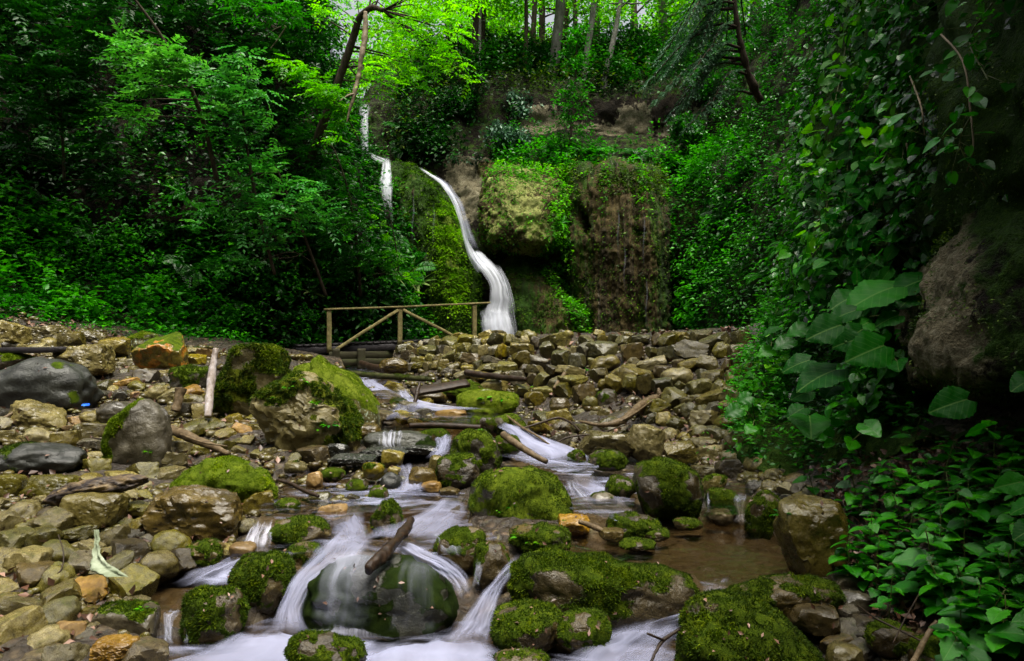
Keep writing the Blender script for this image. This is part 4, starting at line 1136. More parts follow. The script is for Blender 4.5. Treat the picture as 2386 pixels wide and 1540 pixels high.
for lab, box, mt, Y, an, mo in (
        ('ochre brown stone sitting on the slates', (890, 942, 1046, 1090), 'ochre', 6.3, .85, 'none'),
        ('speckled stone with moss on its front below the slates', (844, 896, 1076, 1116), 'ochre', 6.0, .5, 'patch'),
        ('small pale brown stone right of the speckled one', (902, 934, 1086, 1108), 'tan', 6.1, .7, 'none'),
        ('dark round wet stone above the white pool', (886, 938, 1100, 1144), 'boulder_dark', 5.85, .2, 'none'),
        ('little moss dome beside the speckled stone', (806, 858, 1114, 1152), 'moss_rock', 5.75, .3, 'full'),
        ('small moss button above the oval moss stone', (858, 906, 1130, 1176), 'moss_rock', 5.55, .3, 'full'),
        ('yellow green wet stone left of the dark stump like rock', (996, 1046, 1060, 1102), 'ochre', 6.05, .85, 'none'),
        ('wet black brown block in front of the yellow green stone', (952, 1022, 1086, 1136), 'boulder_brown', 5.85, .8, 'none'),
        ('bright orange wet stone at the foot of the stump like rock', (982, 1030, 1120, 1146), 'orange', 5.75, .6, 'none'),
        ('pinkish flat stone right of the orange wet stone', (1022, 1072, 1136, 1160), 'brown', 5.65, .8, 'none'),
        ('olive ochre stone in the shallows below the low domed boulder', (716, 772, 1146, 1178), 'olive', 5.5, .8, 'none'),
        ('orange tan stone at the top of the left fall', (746, 812, 1172, 1214), 'orange', 5.15, .8, 'none'),
        ('dark wet stone beside the orange tan stone', (806, 840, 1150, 1180), 'brown', 5.5, .7, 'none'),
        ('low moss stone in the shallows above the left fall', (640, 702, 1160, 1196), 'moss_rock', 5.3, .3, 'full'),
        ('white grey stone with a moss spot in the shallows', (660, 716, 1074, 1104), 'tan', 6.2, .6, 'patch'),
        ('upright amber stone standing in the shallows', (714, 752, 1098, 1134), 'orange', 5.9, .8, 'none'),
        ('moss stone behind the amber stone', (748, 806, 1090, 1122), 'moss_rock', 6.05, .4, 'mostly'),
        ('red brown wet stone on the lip of the left fall', (532, 596, 1264, 1300), 'orange', 4.4, .6, 'none'),
        ('half sunk moss stone in the step pool', (1500, 1560, 1230, 1262), 'moss_rock', 4.7, .3, 'mostly'),
        ('grey veiled stone under the step fall', (1370, 1440, 1146, 1196), 'boulder_grey', 5.35, .2, 'patch'),
        ('mossy stone barely above the brown pool', (1440, 1530, 1256, 1286), 'moss_rock', 4.5, .3, 'some'),
        ('flat brown sliver stone in the pool near the loaf boulder', (1396, 1452, 1232, 1262), 'brown', 4.6, .9, 'none'),
        ('sunken moss stone near the far side of the pool', (1570, 1640, 1208, 1236), 'moss_rock', 4.9, .3, 'some'),
        ('little wet stone below the right hand trickle', (1648, 1706, 1186, 1222), 'boulder_grey', 5.05, .3, 'none'),
        ('amber split stone in the riffle below the bridge', (1096, 1180, 990, 1022), 'orange', 7.75, .8, 'none'),
        ('rusty flat stone in the riffle', (1010, 1090, 952, 990), 'orange', 8.3, .8, 'none'),
        ('brown wet stone in the riffle under the mossy log', (968, 1042, 908, 940), 'brown', 9.6, .5, 'patch'),
        ('dark block under the tipped slab of wood', (1062, 1140, 912, 958), 'brown', 9.2, .8, 'none'),
        ('dark green wedge in the riffle', (905, 952, 925, 962), 'moss_rock', 9.2, .6, 'some'),
        ('grey wet cobble left of the weir', (832, 890, 985, 1022), 'boulder_brown', 7.3, .6, 'none'),
        ('mossy ridge of rock right of the weir', (962, 1052, 996, 1052), 'moss_rock', 7.1, .6, 'some'),
        ('dark mossy rock above the upright moss boulder', (1095, 1160, 968, 1010), 'moss_rock', 7.6, .3, 'full'),
        ('brown mossy stone right of the upright moss boulder', (1150, 1215, 1010, 1062), 'moss_rock', 6.6, .4, 'mostly'),
        ('dark wet rock below the flat moss slab', (1840, 1960, 1410, 1480), 'brown', 3.4, .8, 'none'),
        ('grey split stone right of the flat moss slab', (1960, 2050, 1375, 1430), 'boulder_grey', 3.6, .85, 'none'),
        ('mossy stone under the nettles at the bottom edge', (2020, 2130, 1450, 1540), 'moss_rock', 3.15, .5, 'some'),
        ('tan wet stone at the bottom edge right of the great shaggy boulder', (1925, 2010, 1500, 1560), 'ochre', 3.05, .8, 'none'),
        ('mossy stone in the bottom corner under the leaves', (2130, 2260, 1490, 1580), 'moss_rock', 2.95, .5, 'mostly'),
):
    boulder('stream_stone' if box[0] > 640 else 'wet_stone', lab, box, mt, Y, an, mo, 'separate stones along the stream', sub=4, cat='stone', furl=.016 if mo not in ('none',) else 0)

# ---- loose stones, each an object of its own
COLWORD = {'ochre': 'ochre', 'tan': 'pale tan', 'grey': 'grey', 'brown': 'dark brown', 'olive': 'olive', 'orange': 'rusty orange'}
_used = set()
_pending = []
VAR = {}


def variant(k):
    """a dozen and more stone forms, shared by the loose stones"""
    if k not in VAR:
        rng = np.random.default_rng(900 + k)
        form = ['blocky', 'flat', 'rounded', 'angular', 'wedge shaped'][k % 5]
        ang = {'blocky': .95, 'flat': .9, 'rounded': .25, 'angular': 1.0, 'wedge shaped': .95}[form]
        dims = {'blocky': (1, .9, .78), 'flat': (1, .85, .45), 'rounded': (1, .85, .72), 'angular': (1, .9, .7), 'wedge shaped': (1, .8, .6)}[form]
        v, f = rock_shape(1000 + k * 7, dims, 4, ang, .05, rng.uniform(-10, 10) + (14 if form == 'wedge shaped' else 0), planes=9 if form == 'angular' else 13, block={'blocky': .9, 'flat': .8}.get(form, .1))
        VAR[k] = (form, dims, v, f, {})
    return VAR[k]


def loose(name, px, py, wpx, mt, k, Y, group, lift=.3, rng=RNG, hscale=1.0, normal=None):
    form, dims, v, f, cache = variant(k)
    key = mt
    if key not in cache:
        n = vnormals(v, f)
        cache[key] = mk_mesh(name, v, f, MAT[mt], True, {'moss': np.clip(.35 * (n[:, 2] - .3) + .4 * fbm(v * 3, 3, k), -1, .42)})
        if form != 'rounded': cache[key].set_sharp_from_angle(angle=math.radians(24))
    o = link(name, cache[key])
    s = wpx / F * Y
    o.scale = (s, s * .95, s * hscale)
    gz = None
    X = (px - 1193) / F * Y
    o.location = (X, Y, CZ + (770 - py) / F * Y)
    o.rotation_euler = (rng.uniform(-.25, .25), rng.uniform(-.3, .3), rng.uniform(0, TAU))
    _pending.append((o, px, py, wpx, mt, form, group))
    FOOT.append((px - wpx * .44, px + wpx * .44, py - wpx * .30 * hscale, py + wpx * .30 * hscale))
    return o


def taken(px, py, w, slack=.62):
    for x0, x1, y0, y1 in FOOT:
        if x0 - w * .5 * slack < px < x1 + w * .5 * slack and y0 - w * .36 * slack < py < y1 + w * .36 * slack:
            return True
    return False


# the dry stone wall: courses along the sloping bank
WTOP = [(930, 812, 14.8), (1000, 800, 14.4), (1100, 792, 13.8), (1200, 788, 13.0), (1350, 784, 12.0), (1500, 786, 11.0), (1640, 788, 10.2), (1775, 776, 9.5)]
WBOT = [(935, 850, 13.0), (1000, 858, 12.5), (1090, 880, 11.4), (1200, 930, 10.0), (1350, 970, 8.9), (1500, 990, 8.2), (1620, 1008, 7.7), (1735, 1030, 7.1)]


def wall_pt(s, t):
    a = catmull([P(*q) for q in WTOP], 101); b = catmull([P(*q) for q in WBOT], 101)
    i = min(int(s * 100), 99); u = s * 100 - i
    A = a[i] * (1 - u) + a[i + 1] * u; Bq = b[i] * (1 - u) + b[i + 1] * u
    q = A * (1 - t) + Bq * t
    return q + np.array([0, -.10 * math.sin(math.pi * t), .10 * math.sin(math.pi * t)])


_wr = np.random.default_rng(77)
_wfoot = list(FOOT)
_T = np.linspace(0, 1, 60)
for c in range(12):
    s = _wr.uniform(0, .03)
    if c == 0:
        for k in range(26):      # capping stones set back on the top
            q = wall_pt(_wr.random(), 0) + np.array([0, _wr.uniform(.25, .6), .03]); px, py = to_px(q)
            loose('wall_stone', px, py, _wr.uniform(22, 46), _wr.choice(['olive', 'ochre', 'tan']), int(_wr.integers(0, 25)), q[1], 'stones of the dry stone wall', rng=_wr)
    while s < 1.0:
        col = np.array([wall_pt(s, t) for t in _T]); cpx, cpy = to_px(col)
        hpx = float(np.interp(s, [0, .2, .4, .6, 1], [13, 17, 22, 25, 28]))       # course height in the picture
        cy = cpy[0] + hpx * (c + .35 + _wr.uniform(-.2, .2))
        w = hpx * _wr.choice([.9, 1.3, 1.7, 2.4], p=[.24, .36, .28, .12])
        ds = w * .93 / 850
        if cy > cpy[-1] + hpx * .3: s += ds; continue
        q = col[int(np.argmin(np.abs(cpy - cy)))]; px = float(np.interp(cy, cpy, cpx)); py = cy
        s += ds
        if any(x0 - w * .2 < px < x1 + w * .2 and y0 - 4 < py < y1 + 4 for x0, x1, y0, y1 in _wfoot): continue
        mt = _wr.choice(['olive', 'ochre', 'tan', 'grey', 'brown'], p=[.38, .34, .05, .10, .13])
        o = loose('wall_stone', px, py, w * 1.24, mt, int(_wr.choice([0, 3, 4, 5, 8, 9, 10, 13, 14, 15, 18, 19, 20, 23, 1, 2, 6])), q[1], 'stones of the dry stone wall', rng=_wr, hscale=min(1.5, hpx * 1.34 / (w * .72)))
        o.rotation_euler = (_wr.uniform(-.35, .35), _wr.uniform(-.32, .32), _wr.choice([0, math.pi]) + _wr.uniform(-.8, .8))

FIELD = [(-20, 760), (60, 765), (150, 790), (330, 805), (480, 812), (690, 826), (790, 850), (800, 880), (840, 900), (870, 1000), (800, 1060), (650, 1078), (640, 1170), (575, 1230), (520, 1290), (430, 1318), (335, 1345), (315, 1400), (350, 1450), (350, 1545), (-20, 1545)]
RB = [(1250, 960), (1340, 985), (1480, 1000), (1620, 1020), (1740, 1050), (1790, 1100), (1740, 1120), (1640, 1100), (1560, 1075), (1480, 1070), (1330, 1062), (1250, 1010)]
UP = [(860, 905), (930, 900), (1010, 940), (1080, 985), (960, 985), (870, 975)]
_fr = np.random.default_rng(123)


def fill(poly, name, group, count, wfun, mats, probs, tries=9000, slack=.10):
    xs = [q[0] for q in poly]; ys = [q[1] for q in poly]
    n = 0
    cand = []
    for _ in range(tries):
        px = _fr.uniform(min(xs), max(xs)); py = _fr.uniform(min(ys), max(ys))
        cand.append((wfun(py) * _fr.choice([.6, .8, 1.0, 1.3, 1.7], p=[.2, .25, .28, .18, .09]), px, py))
    cand.sort(key=lambda q: -q[0] + _fr.normal() * 12)
    for w, px, py in cand:
        if n >= count: break
        if not inside(poly, np.array([px]), np.array([py]))[0]: continue
        if taken(px, py, w, slack): continue
        g = at_ground(px, py + w * .18)
        o = loose(name, px, py, w, _fr.choice(mats, p=probs), int(_fr.integers(0, 25)), g[1] + .1 * w / F * g[1], group, rng=_fr)
        n += 1
    return n


nf = fill(FIELD, 'bank_stone', 'loose stones on the left bank', 285, lambda y: np.interp(y, [760, 900, 1100, 1300, 1540], [27, 34, 45, 58, 66]), ['ochre', 'tan', 'olive', 'brown', 'grey', 'orange'], [.33, .22, .20, .10, .10, .05])
nr = fill(RB, 'gravel_bar_stone', 'loose stones at the wall foot', 80, lambda y: np.interp(y, [950, 1100], [36, 42]), ['ochre', 'tan', 'olive', 'brown', 'grey'], [.34, .26, .18, .12, .10])
fill([(1930, 1345), (2010, 1380), (2120, 1450), (2160, 1545), (1930, 1545), (1900, 1480)], 'wet_stone', 'wet stones on the right bank', 14, lambda y: 44, ['brown', 'grey', 'ochre'], [.5, .25, .25])
fill([(1745, 1050), (1830, 1100), (1900, 1150), (1830, 1170), (1740, 1140)], 'wet_stone', 'wet stones on the right bank', 14, lambda y: 30, ['brown', 'grey', 'tan'], [.5, .25, .25])
nu_ = fill(UP, 'riffle_stone', 'stones in the riffle below the bridge', 12, lambda y: 30, ['ochre', 'brown', 'grey', 'orange'], [.3, .3, .2, .2])
print('loose stones', len(_pending), nf, nr, nu_)

LAND.update({'the pale log': (495, 890), 'the footbridge': (930, 770), 'the rotten wood': (220, 1140), 'the pale rag': (255, 1290), 'the curved branch': (1480, 960), 'the driftwood log': (905, 1280),
             'the grey board': (60, 816), 'the waterfall foot': (1155, 785), 'the rock rib': (1280, 770), 'the fluted curtain': (1450, 770), 'the green cliff foot': (1600, 780), 'the leaves of the right bank': (1740, 900), 'the forked stick': (1655, 980), 'the blue scrap': (199, 944), 'the leaf covered hillside foot': (420, 790)})


def describe():
    size = lambda w, y: 'big' if w > 62 + (y - 900) * .03 else ('small' if w < 33 + max(0, y - 900) * .03 else 'middling')
    for o, px, py, w, mt, form, group in _pending:
        near = sorted(LAND, key=lambda k: (LAND[k][0] - px) ** 2 + 1.6 * (LAND[k][1] - py) ** 2)[:6]

        def rel(k):
            dx, dy = px - LAND[k][0], py - LAND[k][1]
            if abs(dx) > abs(dy) * 1.3: return ('right of ' if dx > 0 else 'left of ') + k
            return ('below ' if dy > 0 else 'above ') + k
        course = ''
        if o.name.startswith('wall_stone'):
            tt = np.interp(px, [930, 1100, 1350, 1620, 1775], [0, 0, 0, 0, 0])
            top = np.interp(px, [q[0] for q in WTOP], [q[1] for q in WTOP]); bot = np.interp(px, [q[0] for q in WBOT], [q[1] for q in WBOT])
            r = (py - top) / (bot - top)
            course = ' in the wall top' if r < .16 else ' in the upper wall' if r < .4 else ' in mid wall' if r < .65 else ' low in the wall'
        opts = [f"{size(w, py)} {form} {COLWORD[mt]} stone{course} {rel(k)}" for k in near]
        opts += [f"{size(w, py)} {form} {COLWORD[mt]} stone{course} {rel(a)} and {rel(b)}" for a in near[:4] for b in near[:5] if a != b]
        opts = [q for q in opts if len(q.split()) <= 16]
        lab = next((q for q in opts if q not in _used), opts[0])
        _used.add(lab)
        tag(o, lab, 'stone', group)


describe()

# ---- pebbles and litter between the stones: beyond counting


def pebbles():
    rng = np.random.default_rng(5)
    forms = [rock_shape(50 + k, (1, .85, .6), 2, .85, .06) for k in range(10)]
    out = {}
    zones = [(FIELD, 5600), (RB, 1200), (UP, 150), ([(640, 1075), (840, 1060), (900, 1090), (960, 1140), (760, 1215), (600, 1200)], 260), ([(900, 850), (1240, 860), (1240, 980), (1000, 960)], 500), ([(1720, 1060), (1850, 1120), (1800, 1160), (1700, 1120)], 160), ([(-20, 640), (90, 690), (330, 800), (100, 800), (-20, 780)], 420), ([(1000, 780), (1780, 765), (1780, 1000), (1500, 990), (1200, 930), (1000, 860)], 1100)]
    for poly, n in zones:
        xs = [q[0] for q in poly]; ys = [q[1] for q in poly]
        m = 0
        while m < n:
            px = rng.uniform(min(xs), max(xs)); py = rng.uniform(min(ys), max(ys))
            if not inside(poly, np.array([px]), np.array([py]))[0]:
                m += .3; continue
            g = at_ground(px, py)
            w = rng.choice([7, 11, 16, 24], p=[.3, .35, .25, .1]) * np.interp(py, [700, 1000, 1540], [.7, 1, 1.35]) / F * g[1]
            v, f = forms[rng.integers(10)]
            a, b = rng.uniform(0, TAU), rng.uniform(-.5, .5)
            R = np.array([[math.cos(a), -math.sin(a), 0], [math.sin(a), math.cos(a), 0], [0, 0, 1]]) @ np.array([[1, 0, 0], [0, math.cos(b), -math.sin(b)], [0, math.sin(b), math.cos(b)]])
            mt = rng.choice(['ochre', 'tan', 'olive', 'brown'], p=[.4, .28, .2, .12])
            out.setdefault(mt, []).append(((v * w) @ R.T + np.array([g[0], g[1], ground_z(g[0], g[1]) + .22 * w]), f))
            m += 1
    mb = []
    for mt, lst in out.items():
        n = 0; V, Fc = [], []
        for v, f in lst:
            V.append(v); Fc.append(f + n); n += len(v)
        V = np.concatenate(V)
        o = link('pebbles', mk_mesh('pebbles', V, np.concatenate(Fc), MAT[mt], True, {'moss': np.zeros(len(V))}))
        tag(o, f'{COLWORD[mt]} pebbles and stone chips filling the gaps between the stones', 'pebbles', None, 'stuff')


pebbles()


def litter():
    rng = np.random.default_rng(6)
    L = Leaves()
    zones = [(FIELD, 1500), (RB, 700), ([(1700, 1050), (1900, 1110), (1960, 1330), (2100, 1540), (2386, 1540), (2386, 1080), (2000, 1000)], 2200), ([(-20, 640), (90, 690), (330, 800), (100, 800), (-20, 780)], 350), ([(1250, 770), (1790, 755), (1790, 800), (1250, 800)], 300), ([(1000, 790), (1780, 775), (1740, 1020), (1500, 990), (1200, 930)], 800)]
    for poly, n in zones:
        xs = [q[0] for q in poly]; ys = [q[1] for q in poly]
        px = rng.uniform(min(xs), max(xs), n * 2); py = rng.uniform(min(ys), max(ys), n * 2)
        k = inside(poly, px, py); px, py = px[k][:n], py[k][:n]
        g = np.array([at_ground(a, b) for a, b in zip(px, py)])
        g[:, 2] = ground_z(g[:, 0], g[:, 1]) + rng.uniform(.01, .06, len(g))
        nr = norm(np.array([0, 0, 1.0]) + rng.normal(size=(len(g), 3)) * .5)
        ln = rng.uniform(.035, .085, len(g)) * np.interp(g[:, 1], [3, 12], [.8, 1.6])
        L.add(g, rand_dirs(len(g), rng), nr, ln, .6, 'kite')
    px = rng.uniform(0, 2100, 5200); py = rng.uniform(840, 1540, 5200)     # and on the boulders
    hp, hn = [], []
    for a, b in zip(px, py):
        dv = Vector(P(a, b, 1.0)) - Vector((0, 0, CZ)); dv.normalize(); best = None
        for bv in BVH.values():
            h = bv.ray_cast(Vector((0, 0, CZ)), dv)
            if h[0] is not None and (best is None or h[3] < best[1]): best = (h[0] + h[1] * .012, h[3], h[1])
        if best and best[2].z > .25 and rng.random() < .16: hp.append(best[0][:]); hn.append(best[2][:])
    n = len(hp); hp, hn = np.array(hp), np.array(hn)
    L.add(hp, rand_dirs(n, rng), norm(hn + rng.normal(size=(n, 3)) * .3), rng.uniform(.02, .045, n) * np.interp(hp[:, 1], [3, 10], [.8, 1.6]), .5, 'kite')
    tag(link('leaf_litter', L.build('leaf_litter', MAT['litter'])), 'fallen brown leaves scattered between stones and over the right bank', 'leaf litter', None, 'stuff')


litter()

# ================================================================== water
def pool_mat():
    m = M('stream_water')
    v = m.coord('Object', rand=False)
    st = m.n('ShaderNodeMapping', {'Vector': m.n('ShaderNodeTexCoord').outputs['Object'], 'Scale': (1.1, 2.6, 1.0), 'Rotation': (0, 0, .15)}).outputs[0]
    n = m.noise(st, 1.5, 3, .5, 1.6)
    n2 = m.noise(st, 5, 2, .5, .8)
    fo = m.attr('foam')
    f = m.smooth(m.math('ADD', fo, m.math('MULTIPLY', m.math('SUBTRACT', m.math('ADD', m.math('MULTIPLY', n, .75), m.math('MULTIPLY', n2, .25)), .5), 1.5)), .1, .95)
    clear = m.n('ShaderNodeBsdfTransparent', {'Color': (.66, .59, .47)}).outputs[0]
    gl = m.n('ShaderNodeBsdfGlossy', {'Color': (1, 1, 1), 'Roughness': .12, 'Normal': m.bump(n, .12, .1)}).outputs[0]
    fr = m.n('ShaderNodeFresnel', {'IOR': 1.33}).outputs[0]
    w = m.n('ShaderNodeMixShader', {0: fr, 1: clear, 2: gl}).outputs[0]
    white = m.n('ShaderNodeBsdfDiffuse', {'Color': (.40, .42, .59)}).outputs[0]
    return m.done(m.n('ShaderNodeMixShader', {0: m.math('MULTIPLY', f, .93), 1: w, 2: white}).outputs[0])


def fall_mat(name, streak=14.0, fill=.55, col=(.88, .88, .94), length=.7, lo=.10, hi=.58):
    """silky falling water: white strands with clear gaps, soft at the edges"""
    m = M(name)
    uv = m.n('ShaderNodeUVMap', uv_map='flow').outputs[0]
    mp = m.n('ShaderNodeMapping', {'Vector': uv, 'Scale': (streak, length, 1)}).outputs[0]
    n = m.noise(mp, 1.0, 3, .55, .25)
    n2 = m.noise(m.n('ShaderNodeMapping', {'Vector': uv, 'Scale': (streak * .3, length * 1.6, 1)}).outputs[0], 1.0, 2, .5, .5)
    s = m.n('ShaderNodeSeparateXYZ', {0: uv})
    u = s.outputs[0]
    edge = m.math('MULTIPLY', m.math('MULTIPLY', u, m.math('SUBTRACT', 1.0, u)), 4.0)
    edge = m.smooth(edge, 0.0, .95)
    den = m.attr('dens')
    t = m.math('ADD', m.math('ADD', m.math('MULTIPLY', n, .62), m.math('MULTIPLY', n2, .38)), m.math('SUBTRACT', m.math('MULTIPLY', den, fill * 1.2), .48))
    t = m.math('SUBTRACT', t, m.math('MULTIPLY', m.math('SUBTRACT', 1.0, edge), .55))
    a = m.smooth(t, lo, hi)
    a = m.math('MULTIPLY', m.math('MULTIPLY', a, m.smooth(edge, 0.0, .5)), m.attr('fade'))
    d = m.n('ShaderNodeBsdfDiffuse', {'Color': col}).outputs[0]
    tr = m.n('ShaderNodeBsdfTranslucent', {'Color': col}).outputs[0]
    w = m.n('ShaderNodeMixShader', {0: .35, 1: d, 2: tr}).outputs[0]
    tp = m.n('ShaderNodeBsdfTransparent').outputs[0]
    return m.done(m.n('ShaderNodeMixShader', {0: a, 1: tp, 2: w}).outputs[0])


M_POOL = pool_mat()
M_FALL = fall_mat('falling_water', 8, .49, (.86, .89, 1.0), .16, .22, .92)
M_THIN = fall_mat('thin_water', 7, .42, (.46, .48, .60), .5, .0, 1.0)
M_VEIL = fall_mat('silky_water', 4.5, .40, (.43, .45, .63), .4, -.05, 1.0)

STREAM = empty('water')
tag(STREAM, 'shallow stream with milky rapids and brown pools running between the boulders', 'stream', None, 'structure')
FOAM = {'lower': .26, 'left': -.05, 'central': .16, 'right': -.22, 'upper': .16, 'step': .25, 'shelf': -.1, 'chute': .30, 'riffle': .05, 'outlet': .12, 'trickle': -.05}


def build_pools():
    for k, (z, poly) in POOLS.items():
        pts = np.array(pool_pts(k))
        lo, hi = pts[:, :2].min(0), pts[:, :2].max(0)
        n = 60
        X, Y = np.meshgrid(np.linspace(lo[0], hi[0], n), np.linspace(lo[1], hi[1], n), indexing='ij')
        px = 1193 + F * X / Y; py = 770 - F * z / Y
        ins = inside(poly, px, py)
        f = grid_faces(n, n)
        f = f[ins.ravel()[f].all(1)] if k != 'lower' else f[ins.ravel()[f].any(1)]
        if len(f) == 0: continue
        Z = np.full_like(X, CZ + z) + .012 * fbm(np.stack([X * 3, Y * 3, 0 * X], -1), 3, 13)
        foam = np.full_like(X, FOAM[k])
        if k == 'right':      # milky only where the step fall comes in and at the outlet
            foam = foam + .55 * np.exp(-((px - 1450) / 120) ** 2 - ((py - 1205) / 25) ** 2) + .5 * np.exp(-((px - 1650) / 50) ** 2 - ((py - 1365) / 25) ** 2)
        if k == 'lower':
            foam = foam - .5 * np.exp(-((px - 1300) / 90) ** 2 - ((py - 1480) / 40) ** 2)
        if k == 'left':
            foam = foam + .7 * np.exp(-((px - 520) / 60) ** 2 - ((py - 1335) / 28) ** 2)
        if k == 'upper':
            foam = foam - .45 * sstep(1110, 1080, py) + .2 * np.exp(-((px - 900) / 90) ** 2 - ((py - 1160) / 25) ** 2)
        o = link('pool', mk_mesh('pool', np.stack([X, Y, Z], -1).reshape(-1, 3), f[:, [0, 1, 2, 3]], M_POOL, True, {'foam': foam.ravel()}), STREAM)


build_pools()


def ribbon(name, rows, mat, parent, nu=22, nv=60, bulge=.05, drape=None, dens=(1, 1, 1), off=.012, wob=.02, seed=0, ends=(.16, .22)):
    """rows: (left px, left py, right px, right py, Y) from top to bottom"""
    L = catmull([P(r[0], r[1], r[4]) for r in rows], nv); R = catmull([P(r[2], r[3], r[5] if len(r) > 5 else r[4]) for r in rows], nv)
    tj = np.linspace(0, 1, nv) * len(rows); wj = np.linalg.norm(R - L, axis=1)
    jl = fbm(np.stack([tj * 1.1, 0 * tj + seed * 3.3, 0 * tj], 1), 2, seed) * .06; jr = fbm(np.stack([tj * 1.1, 0 * tj + seed * 5.1 + 7, 0 * tj], 1), 2, seed + 1) * .06
    L, R = L + (R - L) * jl[:, None], R + (R - L) * jr[:, None]
    u = np.linspace(0, 1, nu)[:, None, None]
    V = L[None] * (1 - u) + R[None] * u
    w = np.linalg.norm(R - L, axis=1)[None, :, None]
    N = grid_normals(V)
    V = V - N * 0
    out = np.where((N[..., 1:2] * 1 + 0) > 0, -N, N)
    V = V + out * (np.sin(np.pi * u) * w * bulge) + out * (wob * fbm(np.stack([np.broadcast_to(u[..., 0] * 6, V.shape[:2]), np.broadcast_to(np.linspace(0, 3, nv)[None], V.shape[:2]), np.full(V.shape[:2], seed * 1.7)], -1), 3, seed)[..., None])
    if drape:
        org = Vector((0, 0, CZ))
        for i in range(nu):
            for j in range(nv):
                d = Vector(V[i, j]) - org; dist = d.length; d.normalize()
                for nm in drape:
                    h = BVH[nm].ray_cast(org, d)
                    if h[0] is not None and h[3] < dist + .35:
                        V[i, j] = np.array(h[0] + h[1] * off); dist = (h[0] - org).length
    if drape:      # the film bridges the hollows
        for _ in range(6):
            W = V.copy(); W[1:-1] = (V[:-2] + 2 * V[1:-1] + V[2:]) / 4; V = W.copy(); V[:, 1:-1] = (W[:, :-2] + 2 * W[:, 1:-1] + W[:, 2:]) / 4
        V = V + norm(np.array([0, 0, CZ]) - V) * .015
    uvu = np.broadcast_to(np.linspace(0, 1, nu)[:, None], (nu, nv)); arc = np.concatenate([[0], np.cumsum(np.linalg.norm(np.diff((L + R) / 2, axis=0), axis=1))])
    uvv = np.broadcast_to((arc / max(np.mean(np.linalg.norm(R - L, axis=1)), .02) + seed * 3.1)[None], (nu, nv))
    dd = np.broadcast_to(np.interp(np.linspace(0, 1, nv), np.linspace(0, 1, len(dens)), dens)[None], (nu, nv))
    tv = np.linspace(0, 1, nv); ff = sstep(0, ends[0] + 1e-6, tv) * sstep(0, ends[1] + 1e-6, 1 - tv)
    me = mk_mesh(name, V.reshape(-1, 3), grid_faces(nu, nv), mat, True, {'dens': dd.ravel(), 'fade': np.broadcast_to(ff[None], (nu, nv)).ravel()}, np.stack([uvu, uvv], -1).reshape(-1, 2))
    return link(name, me, parent)


FALL = empty('waterfall', P(1150, 785, 20.5))
tag(FALL, 'tall white waterfall dropping in three steps past the mossy dome', 'waterfall', None, 'structure')


def fall(*a, **k):
    o = ribbon(*a, **k)
    o.matrix_parent_inverse = o.parent.matrix_world.inverted() if False else o.matrix_parent_inverse
    if o.parent is FALL: o.location = -FALL.location
    return o


fall('upper_drop', [(831, 248, 872, 248, 23.9), (835, 275, 862, 275, 23.5), (836, 310, 863, 310, 23.1), (838, 368, 865, 368, 22.8)], M_FALL, FALL, dens=(.85, 1, 1), seed=1, bulge=.2, ends=(.05, .08))
fall('ledge_run', [(842, 356, 866, 354, 22.8), (862, 372, 890, 364, 22.7), (884, 386, 910, 372, 22.4)], M_FALL, FALL, dens=(.9, .8, .9), seed=2)
fall('side_drop', [(888, 366, 914, 370, 22.4), (882, 400, 918, 400, 21.9), (877, 430, 921, 435, 21.5), (884, 470, 920, 475, 21.2), (900, 515, 922, 525, 21.0)], M_FALL, FALL, dens=(.95, 1, .8, .5), seed=3, bulge=.12)
fall('main_chute', [(968, 390, 984, 393, 22.4), (995, 408, 1012, 410, 22.0), (1025, 432, 1042, 430, 21.6), (1050, 470, 1066, 466, 21.2), (1066, 510, 1080, 506, 20.9), (1078, 560, 1092, 556, 20.7), (1090, 600, 1114, 592, 20.6), (1112, 640, 1158, 622, 20.5)], M_FALL, FALL, dens=(.8, 1.1, 1.25, 1.2, 1.15, 1.2, 1.3), seed=4, bulge=.2, nv=110, ends=(.1, .03))
fall('lower_cascade', [(1088, 585, 1116, 582, 20.55), (1104, 622, 1150, 608, 20.4), (1128, 655, 1176, 640, 20.1), (1134, 690, 1192, 680, 19.9), (1122, 730, 1198, 722, 19.85), (1112, 790, 1204, 790, 19.6), (1106, 840, 1208, 840, 19.5)], M_FALL, FALL, dens=(1.2, 1.1, .95, 1.05, .95, 1.2), seed=5, bulge=.14, nv=110, nu=34, ends=(.06, .02))
fall('side_strand', [(1130, 612, 1168, 618, 20.3), (1158, 640, 1186, 650, 20.0), (1172, 690, 1204, 700, 19.8), (1178, 740, 1214, 745, 19.7), (1180, 800, 1222, 800, 19.6)], M_FALL, FALL, dens=(.6, .8, .75, .6, .7), seed=6, bulge=.1, nv=90, nu=24)
fall('step_spray', [(1112, 716, 1198, 712, 19.72), (1108, 740, 1206, 738, 19.6), (1102, 790, 1214, 790, 19.5), (1098, 840, 1216, 840, 19.4)], M_FALL, FALL, dens=(.6, 1.0, 1.0, 1.2), seed=7, bulge=.12, nv=80, nu=30, ends=(.4, .02))
fall('chute_fringe', [(1000, 405, 1024, 410, 21.9), (1030, 440, 1056, 436, 21.5), (1058, 482, 1084, 478, 21.0), (1076, 540, 1100, 535, 20.7), (1088, 590, 1124, 585, 20.5)], M_THIN, FALL, dens=(.6, .9, .8, .9, 1), seed=8, bulge=.1, nv=90, nu=16)
